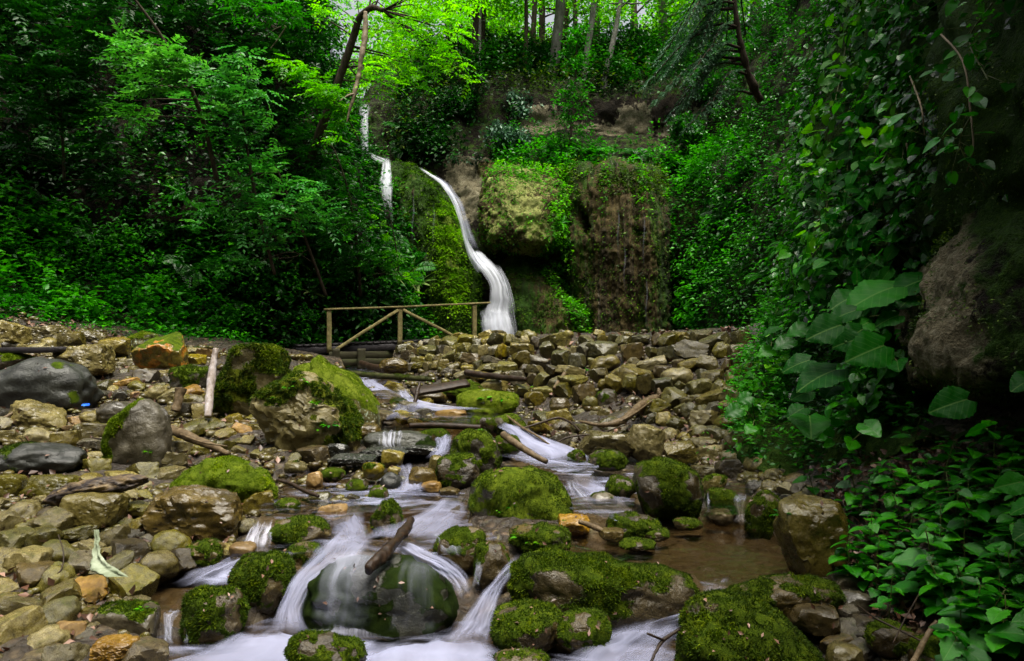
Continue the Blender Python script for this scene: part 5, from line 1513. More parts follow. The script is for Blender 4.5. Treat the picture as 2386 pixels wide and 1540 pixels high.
for k, (x, y0, y1, Y) in enumerate([(1455, 560, 690, 20.0), (1500, 480, 640, 19.9), (1506, 640, 780, 19.6), (1440, 470, 610, 20.2), (962, 440, 600, 21.2), (1010, 470, 590, 21.0)]):
    fall('dripping_streak', [(x - 4, y0, x + 1, y0, Y - .25), (x - 1, y0 * .7 + y1 * .3, x + 5, y0 * .7 + y1 * .3, Y - .3), (x - 5, y0 * .4 + y1 * .6, x + 2, y0 * .4 + y1 * .6, Y - .35), (x - 3, y1, x + 6, y1, Y - .35)], M_THIN, FALL, nu=8, nv=40, dens=(.30, .42, .25, .3), ends=(.3, .4), seed=20 + k)

# rapids and little falls
wb = next(o.name for o in bpy.data.objects if o.name.startswith('water_boulder'))
wr = next(o.name for o in bpy.data.objects if o.name.startswith('weir_rock'))


def rapid(rows, mat=M_VEIL, **k): return ribbon('rapid', rows, mat, STREAM, **k)


rapid([(800, 866, 860, 872, 13.2), (818, 885, 880, 885, 12.0), (850, 905, 905, 900, 10.8), (875, 925, 935, 915, 10.0), (920, 940, 985, 932, 9.2)], dens=(.6, .9, 1, .9), seed=31)
rapid([(920, 905, 952, 905, 9.8), (930, 925, 965, 922, 9.4), (955, 945, 1010, 938, 8.9), (1000, 958, 1080, 950, 8.5), (1070, 962, 1180, 955, 8.3)], dens=(.7, 1, 1.1, 1, .6), seed=32)
rapid([(905, 940, 990, 938, 9.0), (890, 962, 1000, 965, 8.45), (880, 985, 990, 985, 7.9)], dens=(.4, .55, .3), seed=33)
rapid([(862, 1003, 966, 1003, 7.0), (866, 1010, 964, 1010, 6.86), (868, 1030, 962, 1030, 6.72), (866, 1048, 962, 1050, 6.66), (860, 1056, 970, 1056, 6.6)], fall_mat('weir_strands', 13, .50, (.66, .68, .80), .3, .50, .70), drape=[wr], dens=(.25, .85, .95, .9, .5), seed=34, nu=40)
rapid([(1000, 1010, 1062, 1012, 7.2), (1010, 1030, 1058, 1026, 6.95), (1002, 1052, 1050, 1048, 6.7), (985, 1072, 1040, 1068, 6.5)], dens=(.7, 1.0, .9, .5), seed=35)
rapid([(918, 1080, 965, 1078, 6.35), (922, 1105, 968, 1100, 6.05), (920, 1135, 990, 1128, 5.8), (880, 1160, 1010, 1155, 5.55)], dens=(.6, .75, .95, .5), seed=36)
rapid([(1148, 985, 1184, 982, 7.75), (1175, 1005, 1235, 1000, 7.3), (1205, 1035, 1310, 1030, 6.9), (1230, 1055, 1380, 1060, 6.55), (1262, 1085, 1400, 1090, 6.3)], dens=(.9, 1.3, 1.35, 1.2, .8), seed=37, nu=40)
rapid([(1150, 1060, 1210, 1056, 6.5), (1200, 1078, 1300, 1076, 6.3), (1280, 1092, 1400, 1096, 6.15)], dens=(.5, .9, .7), seed=38)
rapid([(1320, 1105, 1400, 1100, 6.1), (1330, 1135, 1412, 1128, 5.75), (1338, 1148, 1480, 1150, 5.6), (1345, 1180, 1490, 1186, 5.35), (1380, 1212, 1560, 1214, 5.0)], dens=(.4, .85, .8, .95, .5), seed=39, nu=40)
rapid([(1310, 1118, 1345, 1112, 5.9), (1330, 1160, 1370, 1150, 5.5), (1350, 1185, 1420, 1190, 5.3)], M_THIN, dens=(.6, .8, .4), seed=40)
rapid([(1015, 1160, 1100, 1166, 5.5), (950, 1195, 1100, 1205, 5.1), (860, 1235, 1090, 1240, 4.75), (780, 1262, 1060, 1270, 4.5)], dens=(.6, .8, .85, .8), seed=41, nu=40)
rapid([(770, 1180, 860, 1172, 5.4), (762, 1215, 860, 1205, 5.05), (775, 1240, 862, 1236, 4.8), (770, 1262, 880, 1262, 4.55)], dens=(.5, .75, .9, .7), seed=42)
rapid([(586, 1212, 656, 1208, 4.85), (572, 1232, 652, 1228, 4.7), (560, 1265, 648, 1262, 4.55), (555, 1290, 645, 1286, 4.5)], fall_mat('side_strands', 10, .52, (.64, .64, .76), .35, .38, .74), dens=(.5, .9, .95, .9), seed=43, nu=30)
rapid([(545, 1285, 640, 1290, 4.5), (500, 1310, 590, 1325, 4.35), (440, 1335, 560, 1350, 4.2), (360, 1360, 520, 1392, 4.05)], dens=(.9, 1, .8, .3), seed=44, nu=34)
rapid([(752, 1254, 905, 1262, 4.45), (715, 1290, 850, 1302, 4.2), (672, 1350, 745, 1360, 3.98), (640, 1420, 712, 1430, 3.86), (606, 1490, 745, 1496, 3.76)], dens=(.95, 1.05, 1.05, 1.1, .9), seed=45, nu=44, nv=80, bulge=.10)
rapid([(720, 1292, 960, 1290, 4.2), (735, 1340, 900, 1345, 3.9), (715, 1400, 900, 1420, 3.85), (700, 1455, 900, 1480, 3.8)], M_THIN, drape=[wb], dens=(1.0, .75, .5, .6), seed=46, nu=50, nv=70)
rapid([(690, 1440, 900, 1462, 3.8), (664, 1470, 930, 1480, 3.74), (640, 1500, 960, 1500, 3.66)], fall_mat('splash_strands', 24, .62, (.66, .66, .78), .3, .42, .8), drape=[wb], dens=(.35, .8, 1), seed=47, nu=60)
rapid([(880, 1275, 960, 1262, 4.4), (935, 1300, 1000, 1282, 4.2), (1010, 1335, 1060, 1305, 4.05), (1050, 1370, 1098, 1340, 3.95), (1066, 1410, 1112, 1380, 3.85)], dens=(.9, 1.1, 1.1, .9, .7), seed=48, nu=34, nv=70, bulge=.12)
rapid([(1000, 1240, 1050, 1236, 4.6), (1010, 1262, 1072, 1262, 4.45), (1020, 1290, 1090, 1300, 4.25)], M_THIN, dens=(.7, .8, .5), seed=49)
rapid([(1196, 1290, 1232, 1300, 4.25), (1158, 1330, 1200, 1342, 4.0), (1120, 1372, 1175, 1378, 3.85), (1085, 1420, 1158, 1420, 3.75), (1040, 1475, 1150, 1470, 3.68), (1005, 1515, 1160, 1505, 3.6)], M_VEIL, dens=(.45, .6, .85, 1, 1, .8), seed=50, nu=44, nv=80, bulge=.10)
rapid([(1108, 1290, 1140, 1295, 4.3), (1100, 1330, 1128, 1335, 4.1), (1094, 1370, 1120, 1372, 3.95)], M_THIN, dens=(.4, .5, .5), seed=51, nu=10)
rapid([(378, 1420, 438, 1425, 3.9), (376, 1440, 410, 1444, 3.82), (380, 1480, 406, 1480, 3.75), (372, 1512, 410, 1512, 3.68)], M_THIN, dens=(.9, .95, .8, .7), seed=52, nu=20)
rapid([(424, 1424, 442, 1424, 3.88), (426, 1460, 440, 1460, 3.78), (428, 1505, 444, 1505, 3.7)], M_THIN, dens=(.8, .8, .6), seed=53, nu=10)
rapid([(1628, 1345, 1720, 1350, 4.0), (1630, 1372, 1700, 1372, 3.9), (1625, 1400, 1690, 1392, 3.8), (1560, 1440, 1650, 1425, 3.72), (1440, 1470, 1600, 1455, 3.68)], dens=(.5, .85, .9, .9, .7), seed=54, nu=34)
rapid([(1700, 1155, 1752, 1150, 5.4), (1706, 1180, 1740, 1180, 5.25), (1710, 1205, 1745, 1206, 5.1), (1690, 1222, 1770, 1226, 4.95)], M_THIN, dens=(.7, .8, .8, .4), seed=55)
rapid([(1646, 1148, 1654, 1148, 5.35), (1647, 1180, 1655, 1180, 5.2)], M_THIN, dens=(.7, .7), seed=56, nu=8)
rapid([(930, 1300, 1030, 1320, 4.1), (900, 1350, 1062, 1385, 3.9), (890, 1410, 1070, 1440, 3.85), (880, 1470, 1066, 1490, 3.8)], M_THIN, drape=[wb], dens=(.7, .3, .2, .45), seed=61, nu=40, nv=60)
# white water drifting over the lowest pool
rapid([(560, 1478, 700, 1474, 3.78), (450, 1505, 900, 1500, 3.66), (330, 1560, 1000, 1560, 3.42), (250, 1650, 1000, 1650, 3.1)], dens=(.9, 1.25, 1.05, 1.2), seed=57, nu=40, bulge=.02)
rapid([(880, 1510, 1160, 1488, 3.63), (820, 1530, 1200, 1525, 3.52), (800, 1580, 1230, 1580, 3.35), (800, 1650, 1230, 1650, 3.1)], dens=(.8, 1.2, 1.2, 1.2), seed=58, nu=40, bulge=.03)
rapid([(1420, 1450, 1610, 1440, 3.72), (1380, 1490, 1600, 1480, 3.6), (1300, 1530, 1580, 1530, 3.5), (1250, 1600, 1560, 1600, 3.3)], dens=(.6, .9, .85, .9), seed=59, nu=40, bulge=.02)

# ================================================================== footbridge
BR = empty('footbridge', P(950, 800, 17.2))
tag(BR, 'small wooden footbridge with a yellowish braced handrail over the stream', 'footbridge')


def bpart(name, arrs, mat):
    mm = Mesh()
    for a in arrs: mm.add(*a)
    o = link(name, mm.build(name, MAT[mat], False), BR, -BR.location)
    return o


DL, DR = np.array(P(690, 806, 16.2)), np.array(P(1200, 786, 18.3))
fd = norm(DR - DL); bk = np.array([-fd[1], fd[0], 0]); bk = bk / np.linalg.norm(bk)
pl = []
nP = 34
for k in range(nP):
    c = DL + (DR - DL) * (k + .5) / nP
    jit = random.uniform(-.03, .03)
    pl.append(beam(c + bk * (-.06 + jit), c + bk * (1.15 + jit), np.linalg.norm(DR - DL) / nP * .86, .045, .1, k, n=5))
bpart('deck', pl, 'deckwood')
bpart('deck_beam', [beam(DL + np.array([0, 0, -.12]), DR + np.array([0, 0, -.12]), .14, .17, .1, 3)], 'deckwood')
bpart('deck_beam', [beam(DL + bk * 1.0 + np.array([0, 0, -.12]), DR + bk * 1.0 + np.array([0, 0, -.12]), .14, .17, .1, 4)], 'deckwood')


def at_deck(px, py):
    """point of the railing plane (just in front of the deck edge)"""
    s = np.linspace(-.3, 1.3, 600)
    q = DL + (DR - DL) * s[:, None] - bk * .13
    x = 1193 + F * q[:, 0] / q[:, 1]
    i = np.argmin(np.abs(x - px))
    return np.array(P(px, py, q[i, 1]))


fw = -bk * .055
bpart('post', [beam(at_deck(767, 822), at_deck(767, 720), .11, .09, .1, 1, up=-bk)], 'rail')
bpart('post', [beam(at_deck(931.5, 803), at_deck(932.5, 715), .11, .09, .1, 2, up=-bk)], 'rail')
bpart('post', [beam(at_deck(1105.5, 802), at_deck(1105.5, 708), .11, .09, .1, 3, up=-bk)], 'rail')
bpart('handrail', [beam(at_deck(755, 721) , at_deck(948, 714.5), .14, .045, .12, 4), beam(at_deck(948.5, 714.3), at_deck(1141, 705.5), .14, .045, .12, 5)], 'rail')
bpart('brace', [beam(at_deck(775, 819) + fw * .2, at_deck(927, 722) + fw * .2, .07, .11, .1, 6, up=-bk)], 'rail')
bpart('brace', [beam(at_deck(938, 722) + fw * .2, at_deck(1080, 794) + fw * .2, .07, .11, .1, 7, up=-bk)], 'rail')
ab = []
for k in range(2):
    ab.append(beam(np.array(P(768, 828 + k * 17, 15.9)), np.array(P(915, 826 + k * 16, 17.1)), .06, .17, .08, 30 + k, n=8))
ab.append(beam(np.array(P(783, 860, 15.8)), np.array(P(783, 812, 15.8)), .16, .12, .1, 40, up=-bk))
ab.append(beam(np.array(P(842, 860, 16.3)), np.array(P(842, 812, 16.3)), .18, .12, .1, 41, up=-bk))
bpart('abutment', ab, 'abutment')

# ================================================================== wood lying about


def log(name, label, pts, radii, mat, cat='log', ns=16, rough_=.16, seed=0, extra=None, group=None, furl=0):
    pts = [np.array(P(*q)) for q in pts]
    base = pts[0].copy()
    mm = Mesh(); mm.tube([q - base for q in pts], radii, ns, max(len(pts) * 14, 30), rough_, seed)
    for e, r in (extra or []):
        mm.tube([np.array(P(*q)) - base for q in e], r, max(5, ns - 3), len(e) * 5, rough_, seed + 1)
    o = link(name, mm.build(name, MAT[mat]), None, tuple(base))
    tag(o, label, cat, group)
    if furl:
        v = np.concatenate(mm.v); f = np.concatenate(mm.q); f = np.concatenate([f[:, :3], f[:, [0, 2, 3]]])
        n = vnormals(v, f)
        fur(o, v, f, sstep(-.2, .5, n[:, 2]), 9000, furl, 'moss_fur', seed)
    return o


log('peeled_log', 'pale peeled log propped upright beside the tall mossy rock', [(484, 972, 7.6), (490, 900, 7.75), (497, 850, 7.85), (503, 812, 7.9)], [.040, .044, .042, .036], 'peeled', ns=18, rough_=.16, seed=1)
log('driftwood_log', 'dark wet driftwood log with a blunt end over the veiled boulder', [(858, 1328, 3.72), (885, 1300, 3.85), (915, 1270, 4.05), (940, 1238, 4.35), (958, 1212, 4.6)], [.030, .040, .029, .033, .024], 'wetwood', ns=22, rough_=.32, seed=2)
log('wood_stub', 'short brown branch stub standing in the soil left of the peeled log', [(408, 958, 7.9), (416, 935, 7.95), (420, 906, 8.0)], [.055, .05, .06], 'driftwood', ns=10, rough_=.25, seed=3)
log('fallen_branch', 'barked branch lying between the dark upright boulder and the stream', [(396, 1000, 6.7), (440, 1018, 6.5), (490, 1038, 6.35), (534, 1058, 6.2)], [.05, .045, .035, .02], 'driftwood', seed=4, extra=[([(420, 1012, 6.4), (470, 1030, 6.2), (530, 1040, 6.1)], [.012, .01, .006])])
log('mossy_log', 'thin mossy log lying across the stream below the bridge', [(790, 866, 12.6), (860, 874, 12.0), (930, 879, 11.5), (1004, 884, 11.1)], [.045, .052, .05, .04], 'bark_moss', seed=5, furl=.02)
log('mossy_log', 'short dark log behind the thin mossy one', [(842, 846, 14.5), (880, 858, 13.6), (925, 866, 12.8)], [.06, .07, .05], 'wetwood', seed=6)
log('stream_log', 'straight dark wet log spanning the stream above the weir', [(955, 992, 7.45), (1010, 991, 7.4), (1060, 993, 7.35), (1120, 996, 7.3)], [.03, .034, .034, .03], 'wetwood', seed=7, rough_=.06)
log('bank_log', 'grey brown log lying along the foot of the dry stone wall', [(1086, 868, 10.9), (1140, 876, 10.6), (1200, 882, 10.2), (1225, 884, 10.0)], [.055, .05, .045, .035], 'wetwood', seed=8)
log('brown_stick', 'smooth tan stick slanting through the white rapid', [(1172, 1012, 6.5), (1200, 1032, 6.35), (1240, 1058, 6.2), (1274, 1076, 6.1)], [.034, .034, .028, .022], 'driftwood', cat='stick', seed=9, rough_=.05)
log('curved_branch', 'long curved bare branch resting on the stones of the wall foot', [(1352, 982, 7.9), (1400, 990, 7.75), (1445, 982, 7.8), (1478, 958, 8.1), (1505, 938, 8.4), (1540, 924, 8.6)], [.012, .028, .04, .05, .06, .055], 'driftwood', cat='branch', seed=10, extra=[([(1440, 984, 7.75), (1480, 962, 7.9), (1530, 925, 8.4), (1556, 905, 8.7)], [.015, .012, .008, .005]), ([(1535, 926, 8.55), (1536, 916, 8.55), (1534, 906, 8.6)], [.035, .03, .02])])
log('forked_stick', 'pale forked stick hanging down the wall by the right bank', [(1660, 952, 8.2), (1664, 975, 8.0), (1655, 995, 7.8), (1640, 1012, 7.6)], [.04, .035, .03, .015], 'driftwood', cat='stick', seed=11, extra=[([(1655, 993, 7.8), (1650, 1005, 7.65), (1640, 1022, 7.5)], [.025, .02, .012]), ([(1652, 996, 7.8), (1610, 1002, 7.6), (1585, 1020, 7.5)], [.018, .014, .008])])
log('grey_twig', 'thin lichened twig leaning into the stream from the wall foot', [(1180, 968, 7.8), (1215, 995, 7.3), (1250, 1015, 7.0), (1285, 1040, 6.8)], [.012, .014, .013, .010], 'driftwood', cat='twig', ns=7, seed=12)
log('dark_branch', 'dark bent branch arching over the gravel above the square ochre block', [(1212, 1000, 7.4), (1260, 985, 7.5), (1300, 974, 7.6), (1330, 985, 7.4), (1352, 1005, 7.2)], [.010, .014, .015, .012, .008], 'wetwood', cat='branch', ns=7, seed=13, extra=[([(1280, 1046, 6.8), (1320, 1020, 7.0), (1400, 1008, 7.1), (1470, 985, 7.3)], [.006, .010, .009, .005])])
log('wet_twig', 'black forked twig sticking out of the white water at the bottom edge', [(1516, 1545, 3.15), (1530, 1515, 3.2), (1545, 1492, 3.25), (1580, 1468, 3.3), (1602, 1456, 3.3)], [.006, .007, .009, .008, .006], 'wetwood', cat='twig', ns=7, seed=14, extra=[([(1546, 1492, 3.25), (1530, 1485, 3.22), (1508, 1476, 3.2)], [.007, .006, .005])])
log('bank_stick', 'straight bare stick poking up at the bottom right', [(2125, 1548, 2.85), (2150, 1500, 2.95), (2170, 1465, 3.0), (2182, 1448, 3.02)], [.012, .012, .011, .009], 'driftwood', cat='stick', ns=8, seed=15)
log('bank_twig', 'thin dark twig arching over the wet ground at the bottom right', [(1998, 1410, 3.35), (2040, 1440, 3.2), (2100, 1470, 3.1), (2155, 1498, 3.0)], [.004, .005, .005, .004], 'wetwood', cat='twig', ns=6, seed=16, extra=[([(2080, 1500, 3.05), (2110, 1440, 3.15), (2150, 1370, 3.3)], [.003, .004, .003])])
log('shallow_stick', 'dark little stick lying in the shallows by the low domed boulder', [(646, 1118, 5.7), (680, 1128, 5.6), (716, 1146, 5.45), (742, 1156, 5.35)], [.012, .016, .018, .012], 'wetwood', cat='stick', seed=17)
log('leaning_post', 'rusty brown splinter of wood standing in the riffle', [(966, 940, 9.0), (972, 915, 9.1), (978, 892, 9.2)], [.025, .028, .02], 'wetwood', cat='wood splinter', seed=18)
log('wall_stick', 'short broken stick leaning on the middle of the wall', [(1290, 905, 9.6), (1302, 890, 9.8), (1316, 870, 10.0)], [.02, .03, .035], 'driftwood', cat='stick', seed=19)
log('bank_twig', 'thin twig among the stones left of the dark upright boulder', [(215, 1020, 6.5), (260, 1028, 6.4), (305, 1042, 6.3), (352, 1052, 6.2)], [.006, .012, .012, .006], 'wetwood', cat='twig', ns=6, seed=20)
log('bank_twig', 'short branch end at the left edge above the pale stones', [(-10, 985, 7.0), (20, 968, 7.1), (44, 952, 7.2)], [.02, .018, .012], 'driftwood', cat='twig', ns=7, seed=21)
log('bank_twig', 'hair thin twig hanging between the stones of the lower left bank', [(136, 1246, 4.2), (148, 1290, 4.1), (140, 1330, 4.0), (100, 1352, 3.95)], [.003, .004, .004, .003], 'wetwood', cat='twig', ns=6, seed=22)
log('pool_stick', 'knotted brown stick beside the bright yellow stone', [(1350, 1215, 4.8), (1385, 1228, 4.72), (1412, 1240, 4.65)], [.016, .020, .012], 'driftwood', cat='stick', seed=23)

# rotten wood chunk, grey board, tipped slab
o = boulder('rotten_wood', 'rotten black and tan chunk of wood lying on the left bank', (98, 344, 1103, 1182), 'slate', 4.95, .5, 'none', dr=.28, cat='driftwood', roll=16, rough_a=.10,
            outline=[(98, 1172), (110, 1150), (150, 1128), (230, 1112), (320, 1103), (344, 1112), (335, 1135), (270, 1150), (190, 1172), (120, 1182)], sink=.02)
o.data.materials.clear(); o.data.materials.append(MAT['rotwood'])
mm = Mesh(); b0 = np.array(P(-60, 818, 10.0)); mm.add(*beam(b0 * 0, np.array(P(143, 814, 9.6)) - b0, .28, .08, .1, 51, n=14))
tag(link('weathered_board', mm.build('weathered_board', MAT['deckwood'], False), None, tuple(b0)), 'weathered grey board lying at the upper left edge', 'board')
mm = Mesh(); b0 = np.array(P(960, 915, 9.2)); mm.add(*beam(b0 * 0, np.array(P(1090, 892, 9.6)) - b0, .16, .05, .1, 52, up=(0, -.5, .9), n=14))
ts = link('timber_slab', mm.build('timber_slab', MAT['wetwood'], False), None, tuple(b0))
tag(ts, 'tipped slab of dark timber with moss lying on the riffle', 'timber')
v = np.concatenate(mm.v); f = np.concatenate(mm.q); f = np.concatenate([f[:, :3], f[:, [0, 2, 3]]])
fur(ts, v, f, sstep(.2, .8, vnormals(v, f)[:, 2]), 9000, .02, 'moss_fur_bright', 3)

# torn pale rag and blue scrap
rows = [[(222, 1234), (229, 1234)], [(220, 1262), (229, 1260)], [(214, 1296), (236, 1290)], [(208, 1318), (250, 1310)], [(216, 1334), (276, 1326)], [(244, 1344), (300, 1344)]]
n1, n2 = 14, 40
A = catmull([P(*r[0], 4.05 - .06 * i) for i, r in enumerate(rows)], n2); Bq = catmull([P(*r[1], 4.05 - .06 * i) for i, r in enumerate(rows)], n2)
u = np.linspace(0, 1, n1)[:, None, None]
V = A[None] * (1 - u) + Bq[None] * u
V = V + np.array([0, -1, .3]) * (.010 * np.sin(u * 9 + V[..., 2:3] * 14) + .012 * fbm(V * 30, 3, 4)[..., None])
tag(link('pale_rag', mk_mesh('pale_rag', V.reshape(-1, 3), grid_faces(n1, n2), MAT['cloth'])), 'torn pale greenish rag caught between stones of the lower left bank', 'rag')
V = loft([[(190, 945, 7.1), (200, 947, 7.08), (208, 945, 7.06)], [(191, 942, 7.14), (200, 943, 7.12), (209, 942, 7.10)], [(194, 941, 7.2), (202, 940, 7.18), (208, 941, 7.16)]], 12, 14)
V = V + .006 * fbm(V * 60, 2, 2)[..., None]
tag(link('blue_scrap', mk_mesh('blue_scrap', V.reshape(-1, 3), grid_faces(12, 14), MAT['bluefoil'])), 'crumpled scrap of blue plastic lying below the long dark boulder', 'litter')

# ================================================================== vegetation
UPV = np.array([0, 0, 1.0])


def scatter(surf, mask, n, lo, hi, out, seed, clump=.9, gap=-.1, width=.6, shape='kite', up=.8, droop=.35, tries=4):
    """leaves standing off a slope in clumps; returns arrays for Leaves.add"""
    rng = np.random.default_rng(seed)
    v, f = SURF[surf]
    P_, N_ = [], []
    got = 0
    for _ in range(tries):
        p, nr, _t, _w = sample_tris(v, f, n * 3, rng)
        px, py = to_px(p)
        cl = fbm(p / clump, 3, seed)
        k = (rng.random(len(p)) < mask(px, py)) & (cl + rng.normal(size=len(p)) * .12 > gap)
        k &= (p[:, 1] > .6) & (px > -420) & (px < 2820) & (py > -420) & (py < 1700)
        P_.append(p[k]); N_.append(nr[k]); got += k.sum()
        if got >= n: break
    p = np.concatenate(P_)[:n]; nr = np.concatenate(N_)[:n]; n = len(p)
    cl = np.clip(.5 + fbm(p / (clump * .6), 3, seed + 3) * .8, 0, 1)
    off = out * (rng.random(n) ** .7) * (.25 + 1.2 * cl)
    pos = p + nr * off[:, None] + np.array([0, 0, 1]) * (off * .25)[:, None]
    hd = rand_dirs(n, rng); hd[:, 2] *= .3
    ax = norm(nr * .8 + hd + np.array([0, 0, -droop]))
    nm = norm(UPV * up + nr * .35 + rand_dirs(n, rng) * .45)
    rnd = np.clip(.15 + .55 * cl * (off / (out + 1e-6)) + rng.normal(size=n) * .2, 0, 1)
    return pos, ax, nm, rng.uniform(lo, hi, n), width, shape, rnd


def cover(name, label, mat, specs, cat='undergrowth'):
    L = Leaves()
    for s in specs: L.add(*scatter(*s[0], **s[1]))
    return tag(link(name, L.build(name, MAT[mat])), label, cat, None, 'stuff')


def box_mask(*boxes, base=0.0, soft=30):
    """density by picture region: (x0, x1, y0, y1, density)"""
    def fn(px, py):
        d = np.full(px.shape, base)
        for x0, x1, y0, y1, q in boxes:
            w = sstep(x0 - soft, x0 + soft, px) * (1 - sstep(x1 - soft, x1 + soft, px)) * sstep(y0 - soft, y0 + soft, py) * (1 - sstep(y1 - soft, y1 + soft, py))
            d = np.maximum(d, w * q)
        return d
    return fn


# ---- left hillside
cover('undergrowth', 'lush bright ground plants over the foot of the left hillside', 'leaf_lush', [
    (('hillside', box_mask((-300, 600, 500, 800, 1.0), (500, 1010, 560, 860, .45), (150, 420, 720, 800, 1)), 34000, .07, .16, .5, 201), dict(clump=1.0, gap=-.35)),
    (('hillside', box_mask((-300, 560, 430, 790, .8)), 7000, .13, .24, .6, 202), dict(clump=1.4, gap=-.05)),
])
cover('undergrowth', 'dark glossy ivy leaves over the steep upper left hillside', 'leaf_dark', [
    (('hillside', box_mask((-400, 1010, -300, 470, .9), (560, 1010, 420, 860, .8)), 52000, .08, .19, .6, 203), dict(clump=1.2, gap=-.6)),
])
cover('undergrowth', 'mid green creeping plants between the ivy of the left hillside', 'leaf_mid', [
    (('hillside', box_mask((-400, 1010, -300, 800, .7)), 20000, .07, .16, .6, 204), dict(clump=1.7, gap=.12)),
    (('hillside', box_mask((700, 1010, 260, 860, 1.0)), 9000, .08, .18, .7, 205), dict(clump=.9, gap=0.0)),
])
cover('undergrowth', 'low bright plants where the stone field meets the hillside', 'leaf_lush', [
    (('ground', lambda px, py: ((py < np.interp(px, [0, 150, 330, 480, 690, 760], [740, 775, 792, 800, 812, 815])) & (py > 640) & (px > 60) & (px < 900)) * 1.0, 5200, .05, .11, .14, 207), dict(clump=.8, gap=-.35, tries=30)),
])
# ---- back wall
cover('undergrowth', 'dark bushes clothing the ledges beside the upper fall', 'leaf_dark', [
    (('rock_wall', box_mask((940, 1220, 170, 385, 1.0), (1000, 1560, 105, 215, .8), (700, 800, 240, 480, .8)), 26000, .10, .2, .8, 211), dict(clump=1.3, gap=-.2)),
])
cover('undergrowth', 'lush green plants covering the shelf below the limestone band', 'leaf_lush', [
    (('rock_wall', box_mask((1160, 1760, 350, 415, 1.0), (1180, 1300, 335, 400, 1), (1550, 1720, 330, 800, .35)), 22000, .08, .18, .45, 212), dict(clump=.9, gap=-.4)),
    (('rock_wall', box_mask((1550, 1900, 380, 800, .8)), 5000, .06, .16, .45, 213), dict(clump=.8, gap=.1)),
])
cover('undergrowth', 'olive shoots and dead fern on the slope under the wood', 'leaf_olive', [
    (('rock_wall', box_mask((880, 1700, 110, 235, .8), (900, 1010, 200, 370, .8)), 9000, .08, .18, .6, 214), dict(clump=1.1, gap=.05)),
])
cover('undergrowth', 'dark creepers on the shaded right part of the back wall', 'leaf_mid', [
    (('rock_wall', box_mask((1580, 2050, -300, 420, .8), (1640, 2000, 300, 850, .9)), 24000, .05, .13, .45, 215), dict(clump=1.0, gap=-.15)),
    (('rock_wall', box_mask((1350, 1720, 60, 200, .9)), 6000, .1, .2, 1.0, 216), dict(clump=1.2, gap=-.2)),
])
cover('undergrowth', 'bright green leaves growing down the rib beside the fall foot', 'leaf_bright', [
    (('rock_rib', lambda px, py: sstep(0, 30, px - (1225 + (py - 600) * .62)) * (1 - sstep(60, 110, px - (1225 + (py - 600) * .62))), 5200, .06, .13, .22, 217), dict(clump=.6, gap=-.5)),
    (('overhanging_block', box_mask((1275, 1330, 400, 620, 1), (1150, 1330, 395, 430, .8), soft=15), 2600, .06, .13, .22, 218), dict(clump=.6, gap=-.4)),
    (('tufa_curtain', lambda px, py: (np.abs(px - (1318 + 10 * np.sin(py / 30))) < 20 - (py - 400) * .02) * (py > 380) * (py < 640) * 1.0, 2200, .06, .14, .2, 223), dict(clump=.5, gap=-.2)),
    (('tufa_curtain', lambda px, py: (np.sin(px / 9.0 + 2 * np.sin(px / 31.0)) > .55) * (py > 385) * (py < 470 + 60 * np.sin(px / 17.0)) * 1.0, 1800, .05, .12, .15, 224), dict(clump=.5, gap=-.1)),
    (('overhanging_block', box_mask((1130, 1330, 400, 590, .6)), 1100, .05, .10, .1, 219), dict(clump=.5, gap=.1)),
])
cover('moss', 'mossy fringe on top of the fluted rock curtain', 'leaf_olive', [
    (('tufa_curtain', box_mask((1320, 1560, 395, 450, 1), soft=20), 2600, .05, .12, .15, 220), dict(clump=.6, gap=-.3)),
    (('tufa_curtain', box_mask((1320, 1560, 440, 800, .5)), 700, .04, .09, .08, 221), dict(clump=.5, gap=.15)),
    (('tufa_dome', box_mask((950, 1130, 390, 800, .7)), 2000, .03, .07, .05, 222), dict(clump=.5, gap=.0)),
], 'moss')
cover('moss', 'cushions of green moss on the rounded dome and the rock faces by the fall', 'moss_cliff', [
    (('tufa_dome', lambda px, py: 1.0 * (px > 925), 15000, .05, .11, .06, 225), dict(clump=.45, gap=-.12, width=.4)),
    (('rock_rib', lambda px, py: 1.0 + 0 * px, 6000, .05, .11, .06, 226), dict(clump=.45, gap=-.05, width=.4)),
    (('tufa_curtain', box_mask((1310, 1570, 390, 800, .8)), 2600, .05, .11, .06, 227), dict(clump=.4, gap=.02, width=.4)),
    (('overhanging_block', box_mask((1120, 1340, 390, 600, .8)), 2200, .04, .09, .05, 228), dict(clump=.4, gap=.0, width=.4)),
], 'moss')
cover('moss', 'vivid yellow green moss stripe running down the dome beside the main fall', 'moss_vivid', [
    (('tufa_dome', lambda px, py: np.exp(-((px - (1040 + (py - 540) * .12)) / 24) ** 2) * sstep(450, 520, py) * (1 - sstep(660, 780, py)), 8000, .05, .10, .07, 229), dict(clump=.4, gap=-.3, width=.4, tries=20)),
], 'moss')
